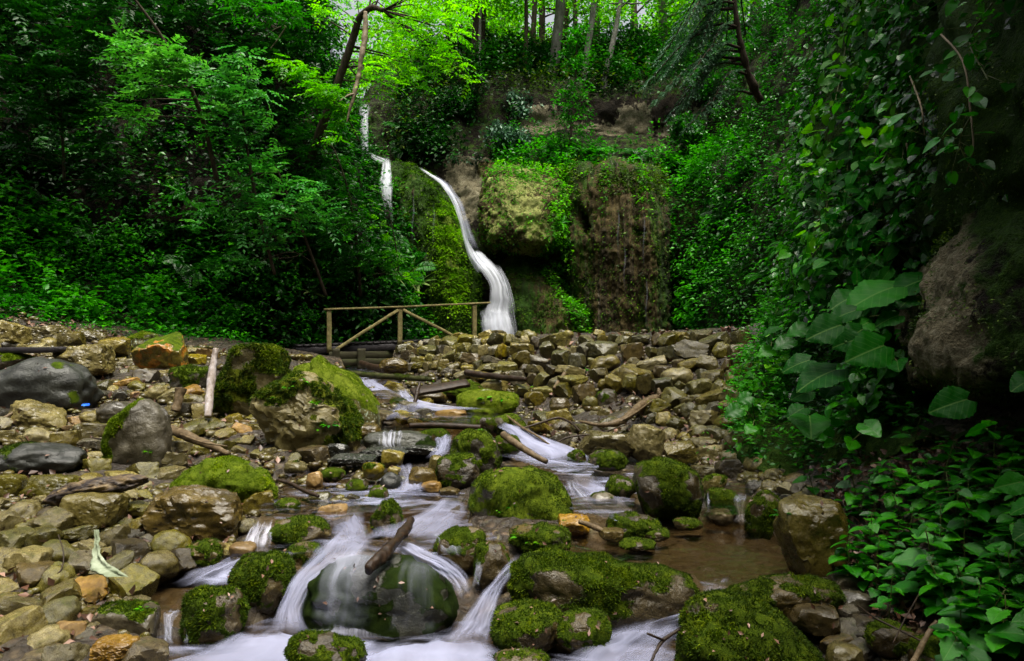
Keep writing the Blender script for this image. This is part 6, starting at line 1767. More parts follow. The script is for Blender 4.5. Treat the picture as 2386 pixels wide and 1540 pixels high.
# ---- right cliff
cover('ivy', 'small leaved creepers matting the right cliff', 'leaf_mid', [
    (('right_cliff', box_mask((1720, 1960, -300, 1130, 1.0), (1900, 2100, -300, 1100, .35)), 15000, .030, .075, .22, 231), dict(clump=.6, gap=-.15)),
], 'ivy')
cover('ivy', 'dark glossy ivy hanging in layers on the right cliff', 'leaf_ivy', [
    (('right_cliff', box_mask((1850, 2190, -300, 1000, 1.0)), 9000, .045, .11, .30, 236), dict(clump=.7, gap=-.12, width=.75, shape='ovate', up=.55, droop=.8)),
    (('right_cliff', box_mask((2150, 2600, -300, 480, .6)), 2600, .03, .07, .14, 232), dict(clump=.6, gap=.1, width=.7)),
], 'ivy')
cover('undergrowth', 'lush herbs at the foot of the right cliff', 'leaf_lush', [
    (('right_cliff', box_mask((1720, 2130, 700, 1120, 1.0)), 12000, .035, .08, .3, 233), dict(clump=.5, gap=-.2)),
])
cover('moss', 'mossy crust on the right cliff and the jutting rock', 'leaf_olive', [
    (('right_cliff', box_mask((2000, 2500, 150, 560, .9)), 14000, .015, .035, .06, 234), dict(clump=.35, gap=.0, width=.4)),
    (('overhanging_rock', lambda px, py: .25 + .75 * np.exp(-((py - (690 - (px - 2130) * 1.75)) / 70) ** 2), 3500, .012, .03, .04, 235), dict(clump=.3, gap=.0, width=.4)),
], 'moss')


# ---- builders for single plants
def pinnate(L, base, d, length, pairs, ll, lw, rng, shape='kite', up=.9):
    """compound leaves: base (N,3), direction (N,3)"""
    n = len(base)
    d = norm(d); side = norm(np.cross(d, UPV + rng.normal(size=(n, 3)) * .25)); nrm = np.cross(side, d)
    r = rng.random(n)
    for k in range(pairs + 1):
        t = (k + .6) / (pairs + .6)
        p = base + d * (length * t)[:, None] + np.array([0, 0, -1]) * (length * .22 * t * t)[:, None]
        for s in ((-1, 1) if k < pairs else (0,)):
            ax = norm(d * (.65 if s else 1.0) + side * s + np.array([0, 0, -.25 * t]))
            L.add(p, ax, norm(nrm * up + rng.normal(size=(n, 3)) * .25), ll * rng.uniform(.75, 1.2, n) * (1 - .25 * abs(t - .5)), lw, shape, np.clip(r * .7 + rng.random(n) * .4, 0, 1), rng)


def blob_points(blobs, per_r, Y0, Y1, rng):
    """points filling picture blobs (x, y, radius) at distances Y0..Y1"""
    out = []
    for x, y, r in blobs:
        n = max(int(per_r * r * r / 1000), 3)
        a = rng.uniform(0, TAU, n); q = r * np.sqrt(rng.random(n))
        Y = rng.uniform(Y0, Y1) + rng.normal(size=n) * r / F * Y0 * .5
        out.append(Pn(x + q * np.cos(a), y + q * np.sin(a) * .8, Y))
    return np.concatenate(out)


def branches(mm, start, ends, r0, rng, bend=.12, sub=0):
    for e in ends:
        e = np.array(e); s = np.array(start)
        m = (s + e) / 2 + rng.normal(size=3) * np.linalg.norm(e - s) * bend + np.array([0, 0, .1 * np.linalg.norm(e - s)])
        mm.tube([s, m, e], [r0, r0 * .6, r0 * .2], 6, 9, .1, int(rng.integers(999)))


# ---- ferns
def fern_mesh(seed, fronds=8, R=.5):
    rng = np.random.default_rng(seed); L = Leaves()
    for k in range(fronds):
        a = k / fronds * TAU + rng.uniform(-.25, .25); ln = R * rng.uniform(.8, 1.15)
        el = rng.uniform(.55, 1.1)
        t = np.linspace(.015, 1, 26)
        hd = np.array([math.cos(a), math.sin(a), 0])
        c = hd * (ln * t * math.cos(el * .8))[:, None] + UPV * (ln * (t * math.sin(el) - .62 * t ** 2.2))[:, None]
        d = norm(np.gradient(c, axis=0)); side = norm(np.cross(d, UPV)); nr = np.cross(side, d)
        w = ln * .21 * np.sin(np.pi * np.clip(t * .9 + .08, 0, 1)) ** .8
        for s in (-1, 1):
            L.add(c, norm(side * s + d * .35), nr + .15 * rng.normal(size=c.shape), w, .28, 'kite', np.clip(.4 + rng.normal(size=26) * .15 + .25 * t, 0, 1), rng)
    return L


FERN = [fern_mesh(300 + k, 7 + k % 4, 1.0).build('fern', MAT['leaf_mid'] if k % 2 else MAT['leaf_lush']) for k in range(5)]


def surf_hit(names, px, py):
    d = Vector(P(px, py, 1.0)) - Vector((0, 0, CZ)); d.normalize()
    best = None
    for nm in names:
        if nm not in BVH:
            v, f = SURF[nm]; BVH[nm] = BVHTree.FromPolygons(v.tolist(), f.tolist())
        h = BVH[nm].ray_cast(Vector((0, 0, CZ)), d)
        if h[0] is not None and (best is None or h[3] < best[1]): best = (np.array(h[0]), h[3], np.array(h[1]))
    return best


ALLS = ['hillside', 'rock_wall', 'right_cliff', 'overhanging_block', 'rock_rib', 'tufa_curtain', 'tufa_dome', 'overhanging_rock']
_fl = [
    (215, 540, 70, 'fern with two long pale fronds on the left hillside'), (435, 610, 95, 'wide bright fern in the middle of the lower left hillside'), (520, 585, 80, 'fern beside the wide bright one on the lower left hillside'),
    (190, 225, 90, 'shaded fern high on the left hillside under the shrub'), (95, 190, 80, 'dark fern at the upper left of the hillside'), (150, 330, 80, 'half hidden fern below the high shaded one'), (820, 130, 60, 'fern crown by the leaning trunk'),
    (780, 430, 60, 'fern under the dark glossy bush'), (900, 560, 70, 'fern on the hillside edge beside the side drop'), (960, 620, 70, 'fern hanging over the edge above the footbridge'), (810, 600, 80, 'broad dark fern above the left end of the handrail'), (870, 690, 60, 'fern behind the middle of the handrail'),
    (640, 660, 70, 'fern low on the hillside left of the footbridge'), (560, 700, 60, 'fern near the pale bare earth patch'), (1300, 345, 50, 'fern on the shelf beside the sapling'), (1390, 352, 50, 'fern on the shelf under the limestone band'), (1480, 360, 55, 'fern further right on the shelf'),
    (1560, 380, 55, 'fern where the shelf bends down to the right'), (1680, 480, 70, 'fern on the green right wall'), (1640, 400, 60, 'fern at the top of the green right wall'), (1850, 560, 70, 'fern high on the near right cliff'), (1900, 420, 60, 'yellowish fern tuft on the right cliff edge'), (1880, 300, 55, 'small fern high on the right cliff'),
    (1940, 740, 60, 'fern between the big leaves and the cliff'), (930, 290, 45, 'yellow green fern right of the upper drop'), (1790, 640, 60, 'fern on the right wall above the wall end'), (940, 340, 45, 'fern above the mossy dome'),
]
for k, (px, py, w_, lab) in enumerate(_fl):
    h = surf_hit(ALLS, px, py + w_ * .2)
    if h is None: continue
    o = link('fern', FERN[k % 5], None, tuple(h[0] + h[2] * .03))
    s = w_ / F * h[0][1] * 1.15
    nn = norm(h[2] * .9 + UPV * .7)
    o.scale = (s, s, s)
    o.rotation_euler = Vector(nn).to_track_quat('Z', 'Y').to_euler()
    tag(o, lab, 'fern', 'ferns on the gorge sides')

# ---- pale hart's tongue ferns
HT = []
for k in range(3):
    rng = np.random.default_rng(340 + k); L = Leaves(); n = 11
    a = np.linspace(0, TAU, n, endpoint=False) + rng.uniform(-.3, .3, n)
    ax = np.stack([np.cos(a), np.sin(a), rng.uniform(.2, 1.0, n)], 1)
    L.add(np.zeros((n, 3)), ax, norm(UPV - .3 * ax), rng.uniform(.7, 1.1, n), .17, 'strap', None, rng)
    HT.append((L.v, L.f, L.r, L.build('strap_fern', MAT['leaf_pale' if k < 2 else 'leaf_lush'])))
for k, (px, py, w_, lab, m_) in enumerate([
        (905, 650, 34, 'pale strap leaved fern above the middle of the handrail', 0), (960, 640, 40, 'pale strap leaved fern at the edge beside the mossy dome', 1), (985, 665, 34, 'strap leaved fern drooping in front of the mossy dome', 0), (890, 480, 36, 'pale leafy tuft by the side drop', 1), (860, 400, 30, 'pale tuft under the upper drop', 0),
        (680, 610, 36, 'pale strap leaved fern on the dark lower hillside', 1), (400, 425, 26, 'pale strap leaved fern under the shrub', 0), (1300, 520, 30, 'strap leaved fern on the edge of the overhanging block', 2), (1800, 700, 40, 'strap leaved fern on the right cliff edge', 2), (1880, 640, 44, 'strap leaved fern among the right cliff creepers', 2), (560, 690, 30, 'strap leaved fern on the pale bare earth patch', 2), (720, 690, 32, 'strap leaved fern above the left bridge end', 1), (505, 700, 22, 'small strap leaved tuft beside the bare earth', 0)]):
    h = surf_hit(ALLS, px, py)
    if h is None: continue
    o = link('strap_fern', HT[m_][3], None, tuple(h[0] + h[2] * .12)); s = w_ / F * h[0][1] * 1.1
    o.scale = (s, s, s); o.rotation_euler = Vector(norm(h[2] + UPV * .5)).to_track_quat('Z', 'Y').to_euler()
    tag(o, lab, 'fern', 'strap leaved ferns on the gorge sides')


# ---- shrubs and overhanging sprays on the left
def shrub(name, label, trunk, radii, blobs, Y0, Y1, mat, per_r, seed, length=.42, ll=.13, lw=.5, pairs=4, cat='shrub', bark='bark', toward=(-.2, -.5, .1), twigs=True):
    rng = np.random.default_rng(seed)
    tp = [np.array(P(*q)) for q in trunk]
    root = empty(name, tuple(tp[0]))
    tag(root, label, cat)
    mm = Mesh(); mm.tube([q - tp[0] for q in tp], radii if cat == 'tree' else [r * .6 for r in radii], 8, len(tp) * 8, .12, seed)
    tc = catmull(tp, 40)
    if twigs:
        for x, y, r in blobs:
            e = np.array(P(x, y, (Y0 + Y1) / 2))
            i = np.argmin(np.linalg.norm(tc - e, axis=1) + .02 * np.arange(40))
            branches(mm, tc[i] - tp[0], [e - tp[0]], max(radii[-1] * .5, .008), rng)
    link('stem' if cat != 'tree' else 'trunk', mm.build('stem', MAT[bark]), root)
    b = blob_points(blobs, per_r, Y0, Y1, rng)
    n = len(b)
    d = norm(rng.normal(size=(n, 3)) * np.array([1, .8, .35]) + np.array(toward))
    L = Leaves(); pinnate(L, b - tp[0], d, length * rng.uniform(.7, 1.2, n), pairs, ll, lw, rng)
    link('foliage' if cat != 'tree' else 'crown', L.build('foliage', MAT[mat]), root)
    return root


shrub('shrub', 'pale leaved shrub spreading from a thin leaning trunk high on the left', [(505, 420, 15.3), (478, 300, 15.0), (440, 195, 14.6), (372, 78, 14.2), (300, -20, 13.8)], [.09, .08, .07, .055, .04],
      [(290, 95, 30), (340, 125, 42), (300, 130, 35), (400, 120, 42), (430, 160, 36), (370, 165, 34), (300, 195, 26), (285, 265, 26), (330, 270, 34), (310, 235, 22), (390, 200, 28), (345, 215, 24), (470, 165, 28)], 13.3, 14.6, 'leaf_spray', 15, 401, .40, .145, .48)
shrub('shrub', 'bluish leaved elder like shrub in the middle of the left hillside', [(640, 640, 15.8), (600, 480, 15.6), (570, 300, 15.3), (560, 120, 15.1)], [.07, .06, .045, .03],
      [(555, 125, 28), (545, 165, 34), (500, 200, 40), (580, 200, 40), (530, 240, 40), (610, 235, 36), (450, 240, 30), (590, 270, 36), (510, 290, 30), (625, 300, 28), (560, 330, 34)], 14.4, 15.6, 'leaf_blue', 14, 402, .44, .15, .5)
shrub('shrub', 'large bluish leaved shrub leaning out over the lower left hillside', [(760, 690, 17.0), (720, 580, 16.6), (680, 480, 16.3), (640, 380, 16.0)], [.07, .06, .045, .03],
      [(560, 410, 40), (620, 375, 34), (640, 420, 44), (590, 455, 44), (540, 480, 36), (680, 450, 48), (640, 500, 46), (730, 470, 44), (770, 500, 42), (700, 515, 44), (560, 530, 34), (480, 490, 24), (420, 450, 22), (460, 530, 24), (640, 560, 30), (560, 600, 26), (540, 640, 20)], 15.3, 16.6, 'leaf_blue', 14, 403, .42, .15, .5)
shrub('shrub', 'dark glossy bush hanging over the edge left of the falls', [(840, 690, 18.4), (830, 560, 18.0), (810, 440, 17.8), (780, 350, 17.7)], [.08, .07, .05, .03],
      [(760, 380, 44), (795, 420, 36), (720, 420, 46), (815, 480, 40), (770, 470, 46), (840, 530, 34), (800, 540, 44), (740, 560, 46), (870, 590, 26), (840, 600, 36), (780, 620, 46), (905, 640, 22), (700, 330, 44), (740, 310, 36), (660, 370, 36)], 17.4, 18.4, 'leaf_mid', 22, 404, .40, .15, .42)
shrub('shrub', 'bright leafy sapling at the hillside edge beside the side drop', [(930, 640, 18.6), (920, 560, 18.4), (905, 490, 18.3)], [.03, .025, .012],
      [(868, 480, 13), (885, 520, 16), (905, 560, 18), (925, 600, 20), (950, 650, 22), (968, 690, 16), (900, 610, 20), (856, 440, 12)], 18.2, 18.8, 'leaf_bright', 26, 405, .3, .11, .5)
shrub('shrub', 'dark leaved holly like bush at the top left behind the sprays', [(640, 330, 18.5), (660, 200, 18.3), (650, 60, 18.2)], [.08, .06, .04],
      [(650, 60, 50), (580, 40, 46), (710, 90, 46), (640, 130, 50), (560, 110, 40), (700, 160, 40), (740, 40, 40), (600, 200, 44), (680, 240, 44), (500, 40, 44), (420, 30, 40), (730, 230, 36)], 17.6, 18.8, 'leaf_dark', 20, 406, .45, .17, .5)
shrub('shrub', 'thin leafy shoots hanging into the top edge left of the leaning tree', [(560, -60, 13.0), (600, -20, 12.9), (660, 20, 12.8)], [.02, .015, .008],
      [(600, 12, 24), (640, 26, 22), (560, 8, 22), (670, 18, 18), (700, 40, 20), (620, 60, 16), (540, 30, 14)], 12.5, 13.2, 'leaf_lush', 24, 407, .35, .12, .5)

shrub('shrub', 'shaded broad leaved shrub filling the dark top left corner', [(150, 420, 15.5), (140, 250, 15.2), (110, 60, 15.0)], [.06, .05, .03],
      [(60, 60, 60), (130, 40, 60), (200, 70, 50), (40, 160, 60), (120, 160, 60), (190, 170, 44), (230, 120, 40), (60, 260, 50), (150, 270, 50), (220, 260, 44), (30, 350, 50), (120, 360, 50), (230, 340, 44), (20, 20, 50), (260, 20, 44), (330, 20, 40), (250, 420, 44)], 14.4, 15.8, 'leaf_dark', 15, 408, .45, .17, .5)
# leaning tree over the falls
shrub('leaning_tree', 'dark crooked tree leaning right with a bright spreading crown over the falls', [(718, 385, 18.0), (758, 275, 17.4), (795, 172, 17.1), (822, 90, 16.9), (838, 42, 16.7), (866, 18, 16.5), (892, 24, 16.3)], [.115, .11, .10, .095, .085, .07, .05],
      [(900, 20, 46), (960, 35, 50), (860, 60, 40), (920, 80, 50), (1010, 30, 46), (1050, 60, 40), (980, 95, 46), (1030, 110, 34), (900, 130, 44), (950, 150, 40), (870, 170, 34), (1000, 150, 34), (1060, 140, 28), (1085, 165, 22), (1100, 190, 18), (920, 190, 30), (975, 195, 26), (1055, 105, 22), (1090, 20, 36), (870, 205, 26), (780, 15, 34), (740, 20, 30), (830, -10, 40), (1000, -30, 50), (1060, -20, 50), (900, -40, 50)], 15.9, 18.0, 'leaf_canopy', 15, 411, .40, .115, .5, cat='tree', toward=(.3, -.2, -.1))
shrub('leafy_bough', 'bright maple like bough drooping leftward across the leaning trunk', [(838, 330, 17.0), (800, 260, 16.9), (740, 200, 16.7), (670, 148, 16.5)], [.035, .03, .02, .01],
      [(668, 148, 18), (700, 158, 24), (690, 175, 18), (730, 180, 26), (750, 205, 26), (785, 215, 26), (780, 245, 24), (815, 255, 22), (800, 285, 20), (760, 230, 18), (790, 320, 16)], 16.2, 17.0, 'leaf_bright', 34, 412, .38, .12, .55, cat='branch', toward=(-.6, -.4, 0))
log('dead_branch', 'pale dead branch dangling in front of the leaning tree', [(852, 28, 16.5), (850, 85, 16.4), (843, 130, 16.3), (836, 175, 16.3), (824, 225, 16.2), (815, 255, 16.2), (808, 285, 16.2)], [.05, .075, .06, .055, .05, .03, .012], 'twig', cat='branch', seed=31, rough_=.25, extra=[([(826, 218, 16.2), (812, 222, 16.1), (790, 236, 16.0)], [.03, .025, .01])])
log('mossy_bough', 'crooked mossy bough reaching out of the dark at the upper left', [(612, 95, 17.4), (640, 70, 17.2), (665, 62, 17.0), (652, 85, 17.0), (625, 120, 16.9)], [.03, .03, .025, .02, .012], 'bark_moss', cat='branch', seed=32)


# ---- the wood on the ridge
SKYGAP = [(1275, 40, 48, 42), (1440, 78, 62, 26), (1490, 20, 26, 34), (1340, 60, 26, 34), (1018, 70, 24, 28), (1465, 60, 40, 34), (1235, 45, 22, 30)]


def in_gap(px, py, rng):
    g = np.zeros(len(px))
    for x, y, a, b in SKYGAP: g = np.maximum(g, np.exp(-(((px - x) / a) ** 2 + ((py - y) / b) ** 2)))
    return rng.random(len(px)) < g * 1.05


def tree(label, base, top, r0, crown, nleaf, mat, seed, bark='bark', size=(.14, .26), mid=None, limbs=7):
    rng = np.random.default_rng(seed)
    b = np.array(P(*base)); t = np.array(P(*top)); root = empty('tree', tuple(b)); tag(root, label, 'tree', 'trees of the wood on the ridge')
    m = (b + t) / 2 + rng.normal(size=3) * np.array([.25, .2, 0]) if mid is None else np.array(P(*mid))
    mm = Mesh(); mm.tube([b - b - UPV * .5, (b * .8 + m * .2) - b, m - b, t - b], [r0 * 1.35, r0, r0 * .85, r0 * .45], 10, 30, .07, seed)
    trunk = catmull([b, m, t], 40)
    cc, rad = np.array(P(*crown[:3])), np.array(crown[3:6])
    ends = cc + rand_dirs(limbs, rng) * rad * .75
    ends = ends[ends[:, 2] > b[2] + 2.2] if len(ends) else ends
    for e in ends:
        i = np.argmin(np.abs(trunk[:, 2] - (e[2] - .35 * np.linalg.norm(e[:2] - trunk[20, :2]))))
        branches(mm, trunk[i] - b, [e - b], r0 * .32, rng, .08)
    link('trunk', mm.build('trunk', MAT[bark]), root)
    nc = max(nleaf // 45, 6)
    c = cc + norm(rng.normal(size=(nc, 3))) * (rng.random((nc, 1)) ** .4) * rad
    p = np.repeat(c, 45, 0) + rng.normal(size=(nc * 45, 3)) * np.array([.55, .55, .22])
    px, py = to_px(p)
    p = p[~in_gap(px, py, rng) & (p[:, 2] > b[2] + .3)]
    n = len(p)
    L = Leaves(); ax = rng.normal(size=(n, 3)); ax[:, 2] = ax[:, 2] * .3 - .35
    L.add(p - b, ax, norm(UPV * .8 + rng.normal(size=(n, 3)) * .5), rng.uniform(*size, n), .6, 'kite', None, rng)
    link('crown', L.build('crown', MAT[mat]), root)
    return root


_trees = [
    ('thick dark trunked tree at the left end of the ridge', (1112, 150, 29), (1108, -260, 29), .30, (1110, -60, 29, 3.2, 3, 2.6), 2600, 'leaf_canopy', 'bark', None),
    ('slim pale stemmed tree hugging the thick dark trunk', (1120, 235, 27.5), (1128, -200, 28.5), .07, (1150, -40, 29, 2.4, 2, 2.4), 1500, 'leaf_canopy', 'bark_grey', (1118, 80, 28)),
    ('thin black crooked trunk in front of the bright gap', (1220, 205, 28), (1222, -200, 28), .10, (1210, -90, 28, 2.4, 2.4, 1.8), 1500, 'leaf_bright', 'bark', (1226, 60, 28)),
    ('slender trunk just right of the black crooked one', (1240, 150, 33), (1248, -240, 33), .14, (1240, 60, 34, 2.5, 2.4, 2.8), 1700, 'leaf_canopy', 'bark', None),
    ('second slender trunk nearer the grey barked tree', (1262, 140, 34), (1268, -240, 34), .17, (1260, -40, 35, 2.8, 2.4, 2.6), 1700, 'leaf_canopy', 'bark', None),
    ('straight grey barked tree in the middle of the ridge', (1288, 190, 28.5), (1290, -260, 28.5), .22, (1290, -120, 28.5, 3.0, 3, 2.2), 1600, 'leaf_canopy', 'bark_grey', None),
    ('dark trunk behind the grey barked tree', (1312, 130, 34), (1318, -240, 34), .24, (1330, 20, 35, 2.8, 3, 2.8), 1900, 'leaf_canopy', 'bark', None),
    ('thin trunk above the sapling', (1342, 120, 33), (1346, -240, 33), .12, (1350, 50, 34, 2.6, 2.4, 2.6), 1800, 'leaf_bright', 'bark', None),
    ('pale streaked trunk right of the sapling', (1358, 195, 27.5), (1372, -240, 28), .13, (1370, -70, 28, 2.6, 2.6, 2.2), 1600, 'leaf_canopy', 'bark_grey', None),
    ('dark double trunk in the right part of the wood', (1388, 120, 32), (1396, -240, 32), .20, (1400, -20, 33, 3, 2.6, 2.6), 1900, 'leaf_canopy', 'bark', None),
    ('leaning grey trunk bent to the right over the limestone band', (1405, 200, 26.5), (1475, -160, 27.5), .12, (1460, -60, 27.5, 2.4, 2.4, 2.0), 1400, 'leaf_canopy', 'bark_grey', (1432, 80, 27)),
    ('broad bright crowned tree right of the white gap', (1545, 130, 30), (1555, -240, 30), .20, (1560, 20, 30, 3.2, 3, 2.8), 3600, 'leaf_canopy', 'bark_grey', None),
    ('bright tree behind the yew', (1640, 120, 29), (1640, -240, 29), .20, (1660, 0, 29, 3.2, 3, 2.8), 3400, 'leaf_canopy', 'bark', None),
    ('tree filling the top right of the wood', (1760, 60, 27), (1770, -260, 27), .22, (1770, -20, 27, 3.0, 3, 2.8), 3000, 'leaf_bright', 'bark', None),
    ('far tree closing the wood behind the thick dark trunk', (1050, 140, 40), (1050, -200, 40), .25, (1060, 40, 40, 4.0, 3, 3.2), 3000, 'leaf_canopy', 'bark', None),
    ('far tree left of the bright gap', (1180, 125, 42), (1180, -200, 42), .22, (1180, 40, 42, 3.4, 3, 3.2), 2600, 'leaf_canopy', 'bark', None),
    ('far tree below the bright gap', (1300, 118, 44), (1300, -180, 44), .22, (1300, 85, 44, 4, 3, 1.6), 1800, 'leaf_canopy', 'bark', None),
    ('far tree right of the leaning grey trunk', (1480, 110, 42), (1480, -180, 42), .22, (1500, 60, 42, 3.4, 3, 3), 2200, 'leaf_canopy', 'bark', None),
    ('far tree above the stream head', (930, 210, 38), (930, -200, 38), .22, (930, 120, 37, 3.4, 3, 3.0), 2600, 'leaf_canopy', 'bark', None),
    ('low leafy tree right behind the top of the falls', (880, 250, 31), (880, 60, 31), .10, (890, 200, 31, 2.2, 2, 1.6), 2400, 'leaf_canopy', 'bark', None),
    ('far tree closing the wood at the right', (1620, 100, 42), (1620, -180, 42), .22, (1620, 30, 42, 4, 3, 3), 2600, 'leaf_canopy', 'bark', None),
]
for k, (lab, b, t, r0, cr, nl, mt, bk_, mid) in enumerate(_trees):
    tree(lab, b, t, r0, cr, nl, mt, 500 + k, bk_, (.13, .24) if b[2] < 36 else (.2, .32), mid)

# bushes along the ridge edge
for k, (px, py, Y, w_, lab, mt) in enumerate([
        (1180, 130, 30, 80, 'dark bush at the foot of the thick dark trunk', 'leaf_dark'), (1260, 150, 30, 80, 'dark bush under the black crooked trunk', 'leaf_dark'), (1420, 120, 30, 90, 'dark bush below the white gap', 'leaf_dark'), (1490, 110, 29, 90, 'rounded dark bush right of the leaning grey trunk', 'leaf_mid'), (1570, 150, 27, 90, 'mid green bush above the limestone band', 'leaf_mid'), (1000, 150, 30, 90, 'dark bush on the ridge above the dome', 'leaf_dark'), (1350, 150, 29, 70, 'low bush behind the sapling', 'leaf_mid'), (1440, 160, 27, 60, 'bright sprig bush at the edge of the slope', 'leaf_lush'), (1650, 190, 24, 90, 'green bush under the yew', 'leaf_lush'),
        (1210, 250, 25.6, 70, 'grey green bush at the left end of the limestone band', 'leaf_yew'), (1180, 320, 24.6, 80, 'grey green bush above the split rocks', 'leaf_yew'), (1000, 330, 24.5, 90, 'black green bush above the main chute', 'leaf_dark'), (1050, 250, 25.4, 90, 'black green bush on the upper ledges', 'leaf_dark'), (1600, 300, 23, 70, 'green bush at the right end of the limestone band', 'leaf_mid')]):
    rng = np.random.default_rng(560 + k)
    root = empty('bush', P(px, py + w_ * .3, Y)); tag(root, lab, 'bush', 'bushes on the ridge and ledges')
    s = w_ / F * Y
    n = 1500
    nc = 30; c = rand_dirs(nc, rng) * rng.random((nc, 1)) ** .4 * np.array([.55, .45, .42]) * s + np.array([0, 0, .3 * s])
    p = np.repeat(c, n // nc, 0) + rng.normal(size=(n // nc * nc, 3)) * .1 * s
    L = Leaves(); nn_ = len(p)
    L.add(p, rng.normal(size=(nn_, 3)) + np.array([0, -.3, -.3]), norm(UPV * .8 + rng.normal(size=(nn_, 3)) * .5), rng.uniform(.1, .2, nn_), .5, 'kite', None, rng)
    link('foliage', L.build('foliage', MAT[mt]), root)
    mm = Mesh(); branches(mm, np.zeros(3), c[:7], .035, rng); link('stem', mm.build('stem', MAT['bark']), root)


# yew on the right
def yew():
    rng = np.random.default_rng(601)
    tp = [np.array(P(*q)) for q in [(1772, 235, 12.5), (1757, 205, 12.4), (1742, 165, 12.3), (1728, 110, 12.2), (1716, 40, 12.1), (1705, -60, 12)]]
    root = empty('yew_tree', tuple(tp[0])); tag(root, 'dark blue green yew with drooping feathery boughs on the right', 'tree')
    mm = Mesh(); mm.tube([q - tp[0] for q in tp], [.08, .075, .06, .055, .045, .03], 10, 40, .3, 3)
    tc = catmull(tp, 40); L = Leaves()
    tips = [(1500, 205), (1520, 240), (1545, 180), (1530, 150), (1560, 110), (1590, 70), (1620, 40), (1560, 275), (1585, 250), (1600, 300), (1620, 220), (1640, 160), (1650, 260), (1660, 90), (1690, 130), (1600, 190), (1580, 140), (1630, 110), (1680, 50), (1640, 10), (1740, 100)]
    for k, (x, y) in enumerate(tips):
        e = np.array(P(x, y, rng.uniform(11.6, 13.2)))
        i = int(np.clip(np.argmin(np.abs(tc[:, 2] - (e[2] + .8))), 4, 39)); s = tc[i]
        m = (s + e) / 2 + np.array([0, 0, .35])
        pts = catmull([s, m, e], 26)
        mm.tube([q - tp[0] for q in (s, m, e)], [.03, .018, .006], 6, 10, .1, k)
        for j in range(6, 26, 2):
            for sgn in (-1, 1):
                d = norm(pts[min(j + 1, 25)] - pts[j - 1]); sd = norm(np.cross(d, UPV)) * sgn
                tl = .42 * (1 - .5 * (j / 26)) * rng.uniform(.6, 1.2)
                t = np.linspace(.05, 1, 14)
                q = pts[j] + (d * .6 + sd * .8) * (t * tl)[:, None] - UPV * (.35 * tl * t ** 1.6)[:, None]
                for s2 in (-1, 1):
                    L.add(q - tp[0], norm(np.tile(d * .5 + sd * .5, (14, 1)) + np.cross(d, sd) * 0 + s2 * np.cross(norm(d * .6 + sd * .8), UPV) + rng.normal(size=(14, 3)) * .2), UPV + rng.normal(size=(14, 3)) * .3, .07, .22, 'kite', None, rng)
    link('trunk', mm.build('trunk', MAT['bark']), root); link('crown', L.build('crown', MAT['leaf_yew']), root)


yew()


def sapling():
    rng = np.random.default_rng(611)
    b = np.array(P(1328, 335, 23.8)); root = empty('sapling', tuple(b)); tag(root, 'slim bright sapling standing in front of the limestone band', 'sapling')
    t = np.array(P(1345, 60, 23.8)); mm = Mesh(); mm.tube([b - b, (t - b) * .5 + np.array([.06, 0, 0]), t - b], [.05, .035, .012], 7, 20, .1, 2)
    L = Leaves()
    for k in range(120):
        u = rng.random(); s = (t - b) * u
        a = rng.uniform(0, TAU); w = (.95 - .45 * u) * (.55 + .45 * abs(math.sin(u * 14)))
        d = np.array([math.cos(a), math.sin(a), .05]); n = 16; q = np.linspace(.15, 1, n)
        p = s + d * (q * w)[:, None] - UPV * (.25 * w * q ** 2)[:, None] + rng.normal(size=(n, 3)) * .05
        L.add(p, np.tile(d, (n, 1)) + rng.normal(size=(n, 3)) * .7, UPV + rng.normal(size=(n, 3)) * .4, rng.uniform(.09, .16, n), .5, 'kite', None, rng)
    link('stem', mm.build('stem', MAT['bark']), root); link('foliage', L.build('foliage', MAT['leaf_lush']), root)


sapling()


# ---- hanging vines on the right cliff
def vine(label, pts, n, lo, hi, mat, seed, spread=.12, group='vines hanging down the right cliff', shape='heart'):
    rng = np.random.default_rng(seed)
    q = []
    for px, py in pts:
        h = surf_hit(['right_cliff', 'overhanging_rock', 'rock_wall'], px, py)
        q.append(h[0] + h[2] * .10)
    q = np.array(q); root = empty('vine', tuple(q[0])); tag(root, label, 'vine', group)
    mm = Mesh(); mm.tube(q - q[0], [.007, .006, .004], 5, len(q) * 10, .1, seed)
    c = catmull(q, 200)
    i = rng.integers(0, 200, n)
    toc = norm(np.array([0, 0, CZ]) - c[i])
    p = c[i] + rng.normal(size=(n, 3)) * spread + toc * rng.uniform(.02, .22, (n, 1))
    ax = norm(np.array([-.35, -.25, -.55]) + rng.normal(size=(n, 3)) * .45)
    nm = norm(np.array([-.35, -.35, .75]) + rng.normal(size=(n, 3)) * .45)
    L = Leaves(); L.add(p - q[0], ax, nm, rng.uniform(lo, hi, n) * 1.2, .8, shape, None, rng)
    for k in range(0, n, 2): mm.tube([c[i[k]] - q[0], p[k] - q[0]], [.0025, .0015], 4, 3, 0)
    link('stem', mm.build('stem', MAT['stem']), root); link('leaves', L.build('leaves', MAT[mat], True), root)


